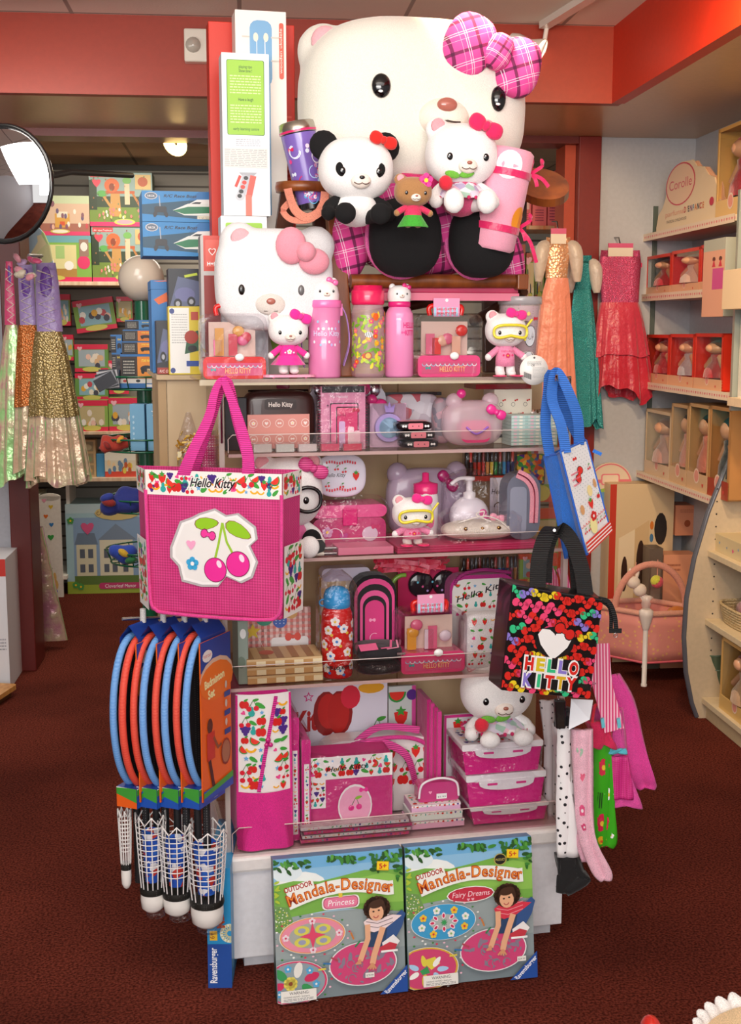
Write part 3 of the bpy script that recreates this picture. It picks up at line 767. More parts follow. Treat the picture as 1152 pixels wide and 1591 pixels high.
# boxes at the frame's edge by the left wall
pv = rv(floor_pt(18,1040))
u, z, wd, h = fit(-60,866,15,1040,pv-.28,0,ROOM)
def art_whitebox(A,w,h):
    A.rect(0,h*.87,w,h,'c83228'); A.oval(w*.7,h*.6,w*.15,h*.06,'c8b8c0'); A.scribble(w*.5,h*.3,w*.95,h*.4,4,'a0a0a8')
boxt('toy_box','tall white box with a red top band beside the doorpost','box',ROOM,u,V1-.32,0,wd,.3,h,'dcdce0',art_whitebox)
p = floor_pt(28,1080)
tag(MB().rbox(-.5,0,-.25,0,.03,.05,.02,M('d9a25a','wood',c2='b87a38'),axis='z').box(-.5,-.02,-.2,-.02,0,.03,M('5c3a20')).build('wooden_base',None,loc=p,rz=ROOM.yaw-.25,bev=.003),'pale wooden base board lying on the carpet near the white box','stand')

# ---- convex mirror
pm = at_y(5,286,4.55); r = 85/FPX*4.6
t = thing('convex_mirror','round convex security mirror with a black rim above the dresses','mirror',pm,-.35)
MB().lathe([(0,-.05),(r*.3,-.046),(r*.6,-.034),(r*.85,-.014),(r*.97,0)],M('e8e8ea','mirror'),40,(0,0,0),'y').build('mirror_face',t)
MB().tube([(r*cos(2*pi*i/40),0,r*sin(2*pi*i/40)) for i in range(40)],.009,M('141414','plastic'),closed=True).build('rim',t)
MB().lathe([(r*.97,.004),(r*.6,.03),(0,.04)],M('222222'),30,(0,0,0),'y').tube([(0,.03,0),(-.05,.5,.1),(-.1,1.05,.15)],.012,M('333333')).build('bracket',t)

# ---- ceiling fittings
u, z = ROOM.at(305,100,VS); u1, z1 = ROOM.at(323,49,VS); u0 = ROOM.at(287,75,VS)[0]
t = thing('wall_speaker','small off-white square box with a round eye on the red soffit','fitting',ROOM.w(u,VS-.05,z),ROOM.yaw)
MB().box((u0-u),(u1-u),0,.05,0,z1-z,M('e4ddcf','plastic')).build('housing',t,bev=.006)
MB().lathe([(.028,0),(.026,-.01),(0,-.012)],M('b4aca0','plastic'),16,((u0+u1)/2-u-.01,0,(z1-z)*.5),'y').build('eye',t)
def par(name,label,p,d,r,l,mc,lit,stem=None,grp=None):
    d = Vector(d).normalized(); t = thing(name,label,'light',p)
    R = Vector((0,0,1)).rotation_difference(d).to_matrix().to_4x4()
    m = MB(); m.T = R; m.lathe([(r*.45,-l),(r*.6,-l*.8),(r*.62,-l*.4),(r,-l*.05),(r,0)],mc,20,cap=False)
    m.build('lamp_housing',t)
    m = MB(); m.T = R; m.lathe([(0,-.012),(r*.9,-.008),(r*.95,-.001)],lit,20); m.build('bulb',t)
    if stem: MB().tube([(0,0,0),*stem],.009,mc).build('stem',t)
    return t
WM = M('ece8e0','plastic')
def ceil(px,py): return at_z(px,py,ZC)
c0, c1 = ceil(846,34), ceil(935,-22)
t = thing('light_track','white ceiling track running above the plaid bow','light track',c0)
MB().box(-.02,.02,0,(c1-c0).length,-.025,0,WM).build('rail',t); t.rotation_euler[2] = atan2(-(c1-c0).x,(c1-c0).y)
lp = at_y(838,85,c0.y); par('track_light','white track spotlight behind the plaid bow',lp,(.75,-.3,-.45),.06,.13,WM,M('fff2d8','glow',e=1.2),[(.02,0,.05),(.03,0,ZC-lp.z)])
lp = at_y(272,224,5.85); par('spotlight','small black spotlight glowing yellow under the doorway header',lp,(-.3,-.75,-.5),.062,.11,M('1c1814'),M('ffd488','glow',e=6),[(.06,.02,.05),(.06,.02,ZB-lp.z)])
lp = at_y(984,-4,3.6)
tag(MB().lathe([(.05,0),(.07,.01),(.07,.02),(0,.03)],M('fff6e8','glow',e=3),20).build('downlight',None,loc=(lp.x,lp.y,ZC-.03)),'round recessed ceiling downlight at the top edge of the picture','light')
lp = at_y(330,232,6.4)
tag(MB().lathe([(0,0),(.06,.004),(.075,.02),(.08,.05)],M('d9c6ae','plastic'),24).build('smoke_detector',None,loc=(lp.x,lp.y,ZB-.05)),'round beige smoke detector on the back room ceiling','smoke detector')

# ---- gowns
def gown(name,label,fr,v,xc,y0,yw,y1,wt,ww,wb,mb,ms,folds=9,seed=1,lean=0,fd=.35,hem=.1,sleeves=None,card=None,group=None,over=None):
    rnd = random.Random(seed); u, z1 = fr.at(xc,y1,v); zt = fr.at(xc,y0,v)[1] - z1; zw = fr.at(xc,yw,v)[1] - z1
    s = (fr.at(xc+10,yw,v)[0]-fr.at(xc,yw,v)[0])/10
    wt, ww, wb = wt*s, ww*s, wb*s; lean *= s
    t = thing(name,label,'dress',fr.w(u,v,z1),fr.yaw,group)
    ph = [rnd.uniform(0,6.28) for _ in range(4)]
    def bod(a,b):
        th = 2*pi*a; wd = (ww+(wt-ww)*(b ** 1.4))/2*(1-.25*max(0,b-.8)*5*.5); zz = zw + (zt-zw)*b
        return (lean*(1-b)*.3+wd*cos(th),wd*.4*sin(th),zz+.02*s*0+(-.02 if sin(th)<0 else .01)*(b>.95))
    MB().grid(bod,24,8,mb).build('bodice',t)
    if group:
        zc_ = (zt+zw)/2; MB().ell((0,-wt*.16,zt-(zt-zw)*.3),(wt*.3,wt*.08,(zt-zw)*.28),LIL2).build('velvet_panel',t)
        MB().tube([((-1) ** i*ww*.3,-wt*.26,zw+(zt-zw)*i/12) for i in range(12)],.0025,M('e8dcc8')).build('lacing',t)
    def sk(a,b):
        th = 2*pi*a; bb = 1 - b; k = bb ** .75; wd = (ww+(wb-ww)*k)/2
        f = 1 + k*(.10*sin(folds*th+ph[0])+.05*sin(folds*2.3*th+ph[1]))
        x = wd*cos(th)*f + lean*k; y = wd*fd*sin(th)*f
        return (x,y,zw*b+(hem*zw*(.35*sin(3*th+ph[2])+.15*sin(7*th+ph[3])+.3))*(bb ** 3))
    MB().grid(sk,96,12,ms).build('skirt',t)
    if over:
        MB().grid(lambda a,b: tuple(Vector(sk(.5+a*.5,.45+b*.55))+Vector((0,-.012,0))),50,8,over).build('overskirt',t)
    if sleeves:
        for sg in (-1,1):
            MB().tube(catmull([(sg*wt*.4,0,zt*.985),(sg*wt*.62,-.01,zt*.93),(sg*wt*.72,-.01,zt-(zt-zw)*1.1)],5),[.01+.018*sin(pi*min(1,i/10))+.004 for i in range(11)],sleeves,8).build('sleeve',t)
    if card:
        A = MB().box(-wt*.28,wt*.28,-.004,.004,zt*.93,zt*1.04,M('eadfcd','print')).box(-wt*.28,wt*.28,-.005,.005,zt*1.03,zt*1.06,M('d85a86','print'))
        A.box(-wt*.5,wt*.5,-.003,.003,zt*.9,zt*.93,M('d8386a','print')).build('card_hanger',t)
        MB().tube([(0,.01,zt*1.06),(0,.03,zt*1.1),(0,.12,zt*1.11)],.003,M('888888','metal')).build('hook',t)
    return t
VD = V1 - .28
IR = M('a8e090','irid',c2='d8b8a0',alpha=.9); IR2 = M('dcb898','irid',c2='a8e098',alpha=.85)
LIL = M('a48cc4','satin'); LIL2 = M('6b3aa0','satin'); PKS = M('d84a7a','satin'); ORS = M('b8652a','glitter',s=150); GLD = M('8f7a4a','glitter',s=120)
DG = 'shimmering costume dresses hung by the doorpost'
gown('costume_dress','green shimmering mermaid costume dress with a pink bodice beside the mirror',ROOM,VD-.05,28,410,505,752,12,18,72,PKS,IR,7,1,-6,group=DG)
gown('costume_dress','lilac laced costume dress with a copper sequin skirt among the shimmering dresses',ROOM,VD-.12,52,415,505,735,24,26,70,LIL,IR2,8,2,4,group=DG,over=ORS)
gown('costume_dress','purple bodiced costume dress with mint frill over gold netting and a champagne skirt',ROOM,VD-.2,84,412,515,755,34,40,98,LIL,IR2,11,3,8,group=DG,over=GLD)
p = at_y(45,405,4.95)
t = thing('wall_hook','metal arm holding the shimmering costume dresses','hook',p)
MB().tube([(0,0,.02),(0,.2,.03),(-.1,.5,.03)],.006,M('999999','metal')).build('arm',t)
m = MB(); rnd = random.Random(5)
t = thing('costume_bow','pink and cream ribbon bow tied above the shimmering dresses','bow',at_y(40,418,4.9))
for i in range(9): m.ell((rnd.uniform(-.035,.06),rnd.uniform(-.03,.01),rnd.uniform(-.03,.05)),(.022,.008,.014),M(rnd.choice(['e85a8a','f0a0b0','e8dcc4','c8a8d8']),'satin'),(rnd.uniform(-1,1),rnd.uniform(-1,1),0),8)
m.build('ribbon',t)
tag(MB().grid(lambda a,b: (cos(2*pi*a)*(.02+.1*(1-b)),.03*sin(2*pi*a),.35*b*1.6),30,10,M('c98a9c','irid',c2='e0c0c8',alpha=.8)).build('costume_skirt',None,loc=ROOM.w(*[ROOM.at(65,935,V1+.4)[0],V1+.4,.04])),'dusty pink tulle skirt hanging low behind the doorpost','dress')
m = MB(); pbk = ROOM.P(50,425,V1+.35)
tag(MB().ell((0,0,0),(.12,.015,.19),M('d8dca0','multi',c2='a8c8d8',s=14,more='e8e0b0,b8d890')).build('costume_wing',None,loc=pbk-Vector((.02,0,-.05))),'pastel yellow and blue costume wing under the mirror','costume')
VW = V1 - .16
gown('costume_dress','coral gown with gold sequin bodice hanging beside the red doorpost',ROOM,VW-.1,862,372,432,652,42,34,78,M('e8b088','glitter',s=90),M('f0967c','satin'),9,6,-6,sleeves=M('cfc0b2','satin'),card=1)
gown('costume_dress','teal glitter gown between the coral gown and the red dress',ROOM,VW+.04,900,400,450,668,30,26,62,M('2a8f96','glitter',s=260),M('33a3a8','glitter',s=300),5,7,4,sleeves=M('d5cdc6','satin'))
gown('costume_dress','pink sequin dress with a raspberry red skirt hung alone on the white wall',ROOM,VW+.06,958,392,470,622,68,58,98,M('d8507e','glitter',s=260),M('c8243c','satin'),11,8,6,card=1,hem=.25,over=M('d43a52','satin'))

# ---- pink boxes on a rack beyond the doorway
VX = V1 + .8
_, zx = rshelf('rack_shelf',790,905,350,VX,.3,.02,'d9783c','orange shelf with pink boxes seen through the doorway')
PB = 'pink boxes seen through the doorway'
for i, (x0,x1,y0) in enumerate(((806,826,300),(828,850,285),(852,866,275),(868,885,262))):
    pxbox('pink_box',['shortest pink box beyond the doorway, behind the armrest','second pink box beyond the doorway, behind the armrest','taller pink box beyond the doorway','tallest pink box beyond the doorway beside the jamb'][i],'box',ROOM,x0,y0,x1,350,VX+.02,.2,'e86a6a',lambda A,w,h: (A.rect(w*.15,h*.5,w*.85,h*.92,'f6c0b0'),A.scribble(w*.2,h*.1,w*.8,h*.4,5,'a83a50')),zb=zx,group=PB)
_, zx = rshelf('rack_shelf',790,905,470,VX,.3,.02,'b8966a','lower shelf of coloured goods seen through the doorway')
for i in range(6):
    x0 = 803 + i*15
    pxbox('small_carton',['grey','red','cream','green','ochre','white'][i]+' small carton on the lower shelf beyond the doorway','box',ROOM,x0,380+(i*13)%25,x0+13,470,VX+.02,.15,['8a8378','b8463a','d9cdb0','7a8a5a','b08850','cfc8bc'][i],art_pack(30+i,'b05a48'),zb=zx,group='cartons on the lower shelf beyond the doorway')

# ---- doll shelves along the right wall
US = ROOM.at(1001,372,V1)[0]
def rs_at(px,py,U=None): return RS.at(px,py,US if U is None else U)
RW = UW - US
SH = []
for y0, xe, lab in ((370,1142,'top white shelf carrying the cloud shaped sign'),(463,1106,'white shelf carrying the upper row of red doll boxes'),(597,1140,'white shelf carrying the lower row of red doll boxes'),(735,1106,'low white shelf carrying the wooden framed doll boxes')):
    z = ROOM.at(1001,y0,V1)[1]; ue = rs_at(xe,y0,US)[0]
    t = thing('doll_shelf',lab,'shelf',RS.w(-V1,US,z),RS.yaw,'white doll shelves on the wall')
    L = ue + V1
    MB().box(0,L,0,RW,-.012,.012,M('d9c6ac','plain',.4)).build('board',t,bev=.002)
    A = Art(front(0,-.016,-.002)); A.rect(0,0,L,.032,'f0dcc4')
    n = int(L/.05)
    for i in range(n): A.l -= A.step*(i>0)*2; A.heart((i+.5)*L/n,.016,.007,'e0576c'); A.oval((i+1)*L/n,.016,.009,.006,'eaa8a0',n=8)
    A.build('edge_strip',t)
    SH.append((z+.012,ue))
for px in (1003,1079):
    u, z0 = ROOM.at(px,860,V1-.012); z1 = ROOM.at(px,320,V1-.012)[1]
    if px == 1079: u -= .03
    tag(MB().box(u-.01,u+.01,V1-.012,V1,z0,z1,M('6f7a72','metal',.5)).build('shelf_upright',None,loc=(0,0,0),rz=ROOM.yaw),'slotted metal shelf upright '+('at the shelf ends' if px==1003 else 'in the wall corner'),'shelf upright')
def dollbox(label,x0,x1,y0,k,d=.13,frame='d8321c',doll='c0303a',tray='e8b48c',hair='6a3a20',group=None,name='doll_box',cat='doll box',U=None,zb=None,tall=False):
    U = (US+.02) if U is None else U; ym = y0 + 30
    ua = RS.at(x0,ym,U)[0]; ub = RS.at(x1,ym,U)[0]; zb = SH[k][0] if zb is None else zb
    zt = RS.at((x0+x1)/2,y0,U)[1]; w_, h_ = ub - ua, zt - zb
    t = thing(name,label,cat,RS.w((ua+ub)/2,U,zb),RS.yaw,group)
    f = M(frame,'print'); e = min(.014,w_*.12); W2 = w_/2
    m = MB().box(-W2,W2,d-.004,d,0,h_,M('6d5a74','print')).box(-W2,W2,0,d,h_-.005,h_,f).box(-W2,-W2+.005,0,d,0,h_,f).box(W2-.005,W2,0,d,0,h_,f).box(-W2,W2,0,d,0,.005,f)
    m.box(-W2,-W2+e,-.001,.003,0,h_,f).box(W2-e,W2,-.001,.003,0,h_,f).box(-W2,W2,-.001,.003,h_-e,h_,f).box(-W2,W2,-.002,.003,0,h_*.2,M(tray,'print'))
    m.build('carton',t)
    MB().box(-W2+e,W2-e,.0005,.0012,h_*.2,h_-e,CLEAR).build('window',t)
    b = MB().ell((0,d*.3,h_*.74),(w_*.17,w_*.16,h_*.11),M('eab08a','plastic')).ell((0,d*.3+w_*.05,h_*.78),(w_*.2,w_*.16,h_*.11),M(hair,'fur')).build('doll_head',t)
    MB().lathe([(w_*.28,h_*.22),(w_*.26,h_*.35),(w_*.12,h_*.52),(w_*.14,h_*.62),(.004,h_*.66)],M(doll,'satin'),14,(0,d*.32,0),sy=.6).build('doll_dress',t)
    MB().tube([(-w_*.1,d*.3,h_*.58),(-w_*.3,d*.25,h_*.4)],w_*.05,M('e0a882','plastic')).tube([(w_*.1,d*.3,h_*.58),(w_*.3,d*.25,h_*.4)],w_*.05,M('e0a882','plastic')).build('doll_arm',t)
    A = Art(front(-W2,0,-.002)); A.oval(w_*.5,h_*.17,h_*.09,h_*.09,'f2d8c4'); A.oval(w_*.5,h_*.17,h_*.07,h_*.07,'e89a8a'); A.heart(w_*.8,h_*.08,h_*.03,'d83a3a'); A.build('printed_tray',t)
    return t
G2 = 'red framed doll boxes on the upper shelf'; G3 = 'red framed doll boxes on the lower shelf'
dollbox('red framed doll box at the wall end of the upper row',1005,1043,396,1,group=G2)
dollbox('red framed doll box in the middle of the upper row',1044,1088,387,1,doll='d8b0a0',group=G2)
dollbox('red framed doll box ending the upper row beside the grey books',1089,1106,380,1,doll='a86a4a',group=G2)
dollbox('red framed doll box at the wall end of the lower row',1005,1040,520,2,doll='b01a22',group=G3)
dollbox('red framed doll box with a grey dressed doll in the lower row',1041,1079,519,2,doll='a8a0a8',group=G3)
dollbox('red framed doll box with a red dressed doll and white disc in the lower row',1080,1124,518,2,doll='b01420',group=G3)
G4 = 'wooden framed doll boxes on the low shelf'
dollbox('leaning doll box with a white framed window at the wall end of the low shelf',1004,1043,638,3,frame='d9bd98',doll='c8968a',tray='e2c4a2',group=G4)
dollbox('wooden framed box with a dark skinned doll in a pink skirt',1044,1070,628,3,frame='c09a6c',doll='e8907c',tray='d8b48c',hair='1a1210',group=G4)
dollbox('wooden framed box with a black haired doll in a coral skirt',1071,1103,628,3,frame='c89e6c',doll='e88a72',tray='d8b48c',hair='15100e',group=G4)
dollbox('tall yellow framed box with a red hatted doll on the top shelf',1117,1165,192,0,frame='d8a85c',doll='b82a3a',tray='e8c07c',hair='c8281c',d=.15)
tl = dollbox('upright wooden doll box with a navy beret doll overhanging the low shelf',1104,1136,632,3,frame='b5824c',doll='18303a',tray='a83a20',hair='123038',d=.12,group=G4)
# grey-edged picture books leaning on the upper shelf end
ua, _ = rs_at(1104,440); ub, _ = rs_at(1138,440); zb = RS.at(1120,492,US)[1]; zt = RS.at(1120,372,US)[1]
def art_book(A,w,h):
    A.rect(0,0,w,h,'eeb094'); A.rect(0,h*.85,w,h,'b8bcae'); A.rect(w*.45,h*.35,w*.95,h*.62,'d8529a')
    for x in (.5,.8): A.oval(w*x,h*.74,w*.07,h*.03,'5a2a20'); A.poly([(w*(x-.08),h*.64),(w*(x+.08),h*.64),(w*x,h*.74)],'d8304a')
boxt('gift_box','grey sided gift box printed with small dolls beside the red boxes','box',RS,(ua+ub)/2,US-.03,zb,ub-ua,.16,zt-zb,'a5a89c',art_book)
# cloud shaped sign
ua, _ = rs_at(1012,300); ub, _ = rs_at(1112,300); zb = SH[0][0]; s = (ub-ua)/100; H_ = RS.at(1050,253,US+.03)[1] - zb
t = thing('cloud_sign','cream cloud shaped brand sign with a pink ringed name on the top shelf','sign',RS.w((ua+ub)/2,US+.03,zb),RS.yaw)
W_ = ub - ua
def cl(k): return [(x*W_,y*H_) for x,y in k]
cloud = cl([(-.5,0),(-.5,.1),(-.47,.28),(-.4,.38),(-.36,.5),(-.3,.8),(-.12,.98),(.06,.95),(.12,.84),(.22,.8),(.3,.66),(.38,.6),(.42,.45),(.43,.32),(.5,.22),(.5,0)])
MB().prism(cloud,0,.006,M('f0d9b4','print')).build('board',t)
MB().prism([(x*1.02+W_*.05,y*.97) for x,y in cloud[4:]]+[(W_*.1,0)],.008,.012,M('f0b894','print')).build('back_board',t)
A = Art(front(0,0,0)); A.oval(-.12*W_,.66*H_,.23*W_,.31*H_,'d8405a',n=28); A.oval(-.12*W_,.66*H_,.215*W_,.29*H_,'f4cfae',n=28)
A.text('Corolle',-.12*W_,.6*H_,H_*.2,'d84a62',w=.36*W_); A.text('parfums',-.2*W_,.22*H_,H_*.11,'e8a890',w=.3*W_)
x = -.03
for i, ch in enumerate("D'ENFANCE"): A.text(ch,x*W_,.22*H_,H_*.12,['c8283c','c8283c','2a3a5a','7a4a8a','3a8ac0','d87a3a','2a3a5a','c83a4a','d87a3a'][i],bold=.02); x += .036 if i != 1 else .02
A.text('MAGICAL CHILDHOOD',-.16*W_,.12*H_,H_*.06,'8a7a6a',w=.32*W_); A.oval(.36*W_,.28*H_,.03*W_,.06*H_,'c8284a'); A.build('lettering',t)
# round hanging wall toy sign
u, z = ROOM.at(948,778,V1-.04); r = 36*V1/FPX
t = thing('hoop_sign','round pink and green hoop toy hung low on the white wall','toy',ROOM.w(u,V1-.04,z-0),ROOM.yaw)
MB().lathe([(r,0),(r,.015)],M('e4d2b8','print'),32,(0,0,r*.7),'y').build('disc',t)
A = Art(front(0,r*.7,0)); A.arc(0,0,r*.93,0,180,r*.06,'e07a84',24); A.oval(0,-r*.5,r*.75,r*.4,'9abf52'); A.oval(-r*.3,-r*.55,r*.35,r*.25,'6a98c0'); A.oval(r*.3,-r*.4,r*.3,r*.2,'b8cc4a')
A.rrect(-r*.42,r*.0,r*.42,r*.5,r*.1,'e8808c'); A.rrect(-r*.36,r*.05,r*.36,r*.45,r*.08,'ecd9c0'); A.rect(-r*.95,r*.1,-r*.42,r*.25,'e07a84'); A.rect(r*.42,r*.1,r*.95,r*.25,'e07a84'); A.build('printed_face',t)

# ---- boxes under the doll shelves
def art_wood(A,w,h):
    A.rect(0,0,w,h,'e0c69c'); A.rect(0,0,w*.1,h,'c83c28'); rnd = random.Random(6)
    A.poly([(w*.15,h*.3),(w*.4,h*.25),(w*.4,h*.75),(w*.15,h*.7)],'efdcb8'); A.poly([(w*.4,h*.25),(w*.62,h*.33),(w*.62,h*.8),(w*.4,h*.75)],'d8b98a')
    A.oval(w*.25,h*.5,w*.05,h*.1,'3a241a'); A.oval(w*.5,h*.55,w*.07,h*.14,'3a241a'); A.oval(w*.8,h*.75,w*.1,h*.09,'2a2422'); A.oval(w*.78,h*.5,w*.12,h*.06,'a86a34')
    for i in range(7): A.oval(w*.66,h*(.35+.07*i),w*.03,h*.025,['d87a2a','4a7aa0'][i%2],n=8)
    A.oval(w*.35,h*.12,w*.2,h*.1,'a85a24')
pxbox('toy_box','tall cream box printed with wooden activity cubes behind the doll cradle','box',ROOM,946,752,1045,985,V1-.14,.13,'dcc094',art_wood,zb=0)
def art_pinkbox(A,w,h):
    A.rect(0,0,w,h,'e89a74'); A.rect(w*.55,h*.55,w*.8,h*.8,'d8432a'); A.oval(w*.3,h*.4,w*.08,h*.12,'a8502a'); A.scribble(w*.1,h*.75,w*.45,h*.88,3,'c07050')
pxbox('toy_box','salmon pink carton with red lettering under the low doll shelf','box',ROOM,1050,785,1110,866,V1-.15,.13,'e49a76',art_pinkbox,zb=.6)
pxbox('storage_box','dark carton carrying the salmon pink carton in the corner','box',ROOM,1050,866,1110,1000,V1-.15,.13,'2a201c',None,zb=0) 
pxbox('toy_box','peach coloured carton beside the cradle arch','box',ROOM,1030,862,1082,990,V1-.27,.11,'e8a27e',lambda A,w,h: (A.scribble(w*.1,h*.85,w*.5,h*.93,2,'b06a50'),A.star(w*.15,h*.35,w*.1,'3a2018',8),A.star(w*.6,h*.3,w*.1,'3a2018',8)),zb=0)
pxbox('toy_box','grey windowed box between the cube box and the peach carton','box',ROOM,1008,852,1029,990,V1-.27,.1,'6a5c50',lambda A,w,h: A.rect(w*.15,h*.1,w*.85,h*.9,'8a7a6c'),zb=0)

# ---- doll cradle
C0 = floor_pt(1001,1066); dL = ROOM.u*-.235 + ROOM.v*.26; dR = ROOM.u*.33 + ROOM.v*.03
zt = at_y(1001,948,C0.y).z; zbm = at_y(1001,1030,C0.y).z
t = thing('doll_cradle','pink fabric doll cradle with toy arch on white legs','doll cradle',C0)
T0 = Vector((0,0,0)); cc = [T0,dL,dL+dR,dR]
FP = M('e8958a','dots',c2='f0b878',s=45,r=.9)
m = MB()
for i in range(4):
    a, b = cc[i], cc[(i+1)%4]
    m.grid(lambda s_,t_,a=a,b=b: tuple(a.lerp(b,s_)+Vector((0,0,zbm+(zt-.03-zbm)*t_))),6,4,FP)
m.add([c+Vector((0,0,zbm+.06)) for c in cc],[(0,1,2,3)],M('e8a090'))
m.build('fabric_body',t,solid=.006)
m = MB()
for i in range(4): m.tube([cc[i]+Vector((0,0,zt-.02)),cc[(i+1)%4]+Vector((0,0,zt-.02))],.013,M('e8a892','fabric'))
m.build('rail',t)
m = MB()
for i in range(4): m.tube([cc[i]+Vector((0,0,zbm)),cc[(i+1)%4]+Vector((0,0,zbm))],.006,M('e86a78'))
m.build('piping',t)
for c in cc:
    MB().lathe([(.013,0),(.014,.01),(.011,.012),(.011,zt-.06)],M('efe8e2','plastic'),12,tuple(c)).build('leg',t)
    MB().lathe([(.014,-.07),(.03,-.01),(.032,.012),(.02,.02)],M('efe4dc','plastic'),12,tuple(c+Vector((0,0,zt-.015)))).build('corner_cap',t)
a = dL*.45; b = dL*.35 + dR*.92
MB().tube([a.lerp(b,(1-cos(pi*i/20))/2)+Vector((0,0,zt-.03+.21*sin(pi*i/20))) for i in range(21)],.015,M('e8a08c','fabric'),10).build('toy_arch',t)
q = C0 + a.lerp(b,.25) + Vector((0,0,zt+.1))
tb = thing('hanging_plush','small white plush rabbit dangling from the cradle arch','plush toy',q)
MB().ell((0,0,0),(.03,.025,.028),M('f0e2d4','fur')).ell((-.012,0,.04),(.009,.008,.025),M('f0e2d4','fur'),(0,-.2,0)).ell((.016,0,.038),(.009,.008,.025),M('f0e2d4','fur'),(0,.2,0)).ell((.03,0,-.035),(.03,.024,.03),M('f0e2d4','fur')).build('plush_body',tb)
MB().tube([(0,0,.02),(.01,0,.09)],.002,M('e8a08c')).build('string',tb)
tb = thing('hanging_ball','yellow and pink cloth ball dangling from the cradle arch','ball',C0+a.lerp(b,.58)+Vector((0,0,zt+.1)))
MB().ell((0,0,0),(.028,)*3,M('e85a6a','fabric')).build('ball_body',tb); MB().ell((-.004,-.002,.004),(.026,)*3,M('d8d84a','fabric')).build('yellow_panel',tb)
MB().tube([(0,0,.02),(0,0,.1)],.002,M('e8a08c')).build('string',tb)
q = C0 + dL*.3 + dR*.55 + Vector((0,0,zt-.09))
td = thing('baby_doll','baby doll with an orange brown head lying in the pink cradle','doll',q)
MB().ell((.06,0,.035),(.055,.05,.05),M('c97a3a','plastic')).build('head',td); MB().ell((-.03,0,.01),(.07,.045,.04),M('e88a7a','fabric')).build('body',td)

# ---- curved shelf unit at the aisle
VG = rv(floor_pt(1087,1116))
pp = [ROOM.at(x,y,VG) for x,y in ((1170,655),(1152,683),(1128,735),(1103,798),(1082,868),(1070,930),(1066,990),(1069,1045),(1078,1092),(1086,1116))]
pp[-1] = (pp[-1][0],0.0)
UG = ROOM.at(1091,1085,VG)[0]
poly = [(u,z) for u,z in pp] + [(UW-.01,0),(UW-.01,pp[0][1]+.2),(pp[0][0]+.08,pp[0][1]+.1)]
t = thing('shelf_unit','cream display shelf unit with a curved grey edged end panel','shelf unit',(0,0,0),ROOM.yaw)
MB().prism(poly,VG,VG+.022,M('c8b699','plain',.5)).build('end_panel',t)
m = MB().tube([(u-.001,VG+.011,max(z,.005)) for u,z in pp],.0125,M('5a5c66','plastic')).build('edge_trim',t)
GL = []
for i, (y,dx) in enumerate(((860,0),(966,0),(1088,0))):
    z = ROOM.at(1091,y,VG)[1]; GL.append(z)
    MB().box(UG+(0 if i else 0),UW-.012,VG-1.3,VG,z-.012,z+.012,M('ddcba8','plain',.5)).build('shelf_board',t,bev=.002)
m = MB()
for k in range(14): m.ell((UG+.03,VG-.001,.28+k*.05),(.0035,.002,.0035),M('2a2420'),n=8)
m.build('peg_hole',t)['kind'] = 'stuff'
MB().box(UG+.02,UG+.035,VG-1.3,VG,0,GL[2]-.012,M('cbb58f')).build('kick_board',t)
MB().box(UW-.03,UW-.012,VG-1.3,VG,0,1.2,M('8f7c62')).build('back_panel',t)
def gbox(name,label,cat,x0,x1,y0,k,d,col,art=None,uo=.03):
    ua = RS.at(x0,y0+20,UG+uo)[0]; ub = RS.at(x1,y0+20,UG+uo)[0]; zt = RS.at((x0+x1)/2,y0,UG+uo)[1]; zb = GL[k] + .012
    return boxt(name,label,cat,RS,(ua+ub)/2,UG+uo,zb,ub-ua,d,zt-zb,col,art)
gbox('floral_tray','cream floral printed tray box on the curved unit','box',1097,1156,834,0,.15,'d8c59a',lambda A,w,h: A.fruits(0,0,w,h,.02,3,.6,kinds=[8,9]))
o = gbox('gift_box','flat pink box lying behind the floral tray','box',1101,1125,826,0,.1,'e8a890',None,.06)
# basket
ua = RS.at(1108,950,UG+.03)[0]; ub = ua + .3; zb = GL[1] + .012
t = thing('wicker_basket','woven cream basket on the middle shelf of the curved unit','basket',RS.w((ua+ub)/2,UG+.12,zb),RS.yaw)
WK = M('d9c59c','wood',.7,c2='a88c5c',sc=(90,90,90))
m = MB()
for i in range(7):
    k = 1 + .035*i; m.tube([(.125*k*math.copysign(abs(cos(a)) ** .6,cos(a)),.07*k*math.copysign(abs(sin(a)) ** .6,sin(a)),.008+i*.011) for a in [2*pi*q/28 for q in range(28)]],.0065,WK,6,closed=True)
m.box(-.11,.11,-.06,.06,0,.008,WK); m.build('basket_body',t)
tp = thing('wrapped_goods','cellophane wrapped pink goods lying in the wicker basket','toy',RS.w((ua+ub)/2,UG+.12,zb+.012),RS.yaw)
MB().ell((0,0,.05),(.09,.045,.04),M('d89a9c','satin')).build('goods',tp); MB().ell((0,0,.055),(.1,.05,.05),WRAP).build('wrapper',tp)
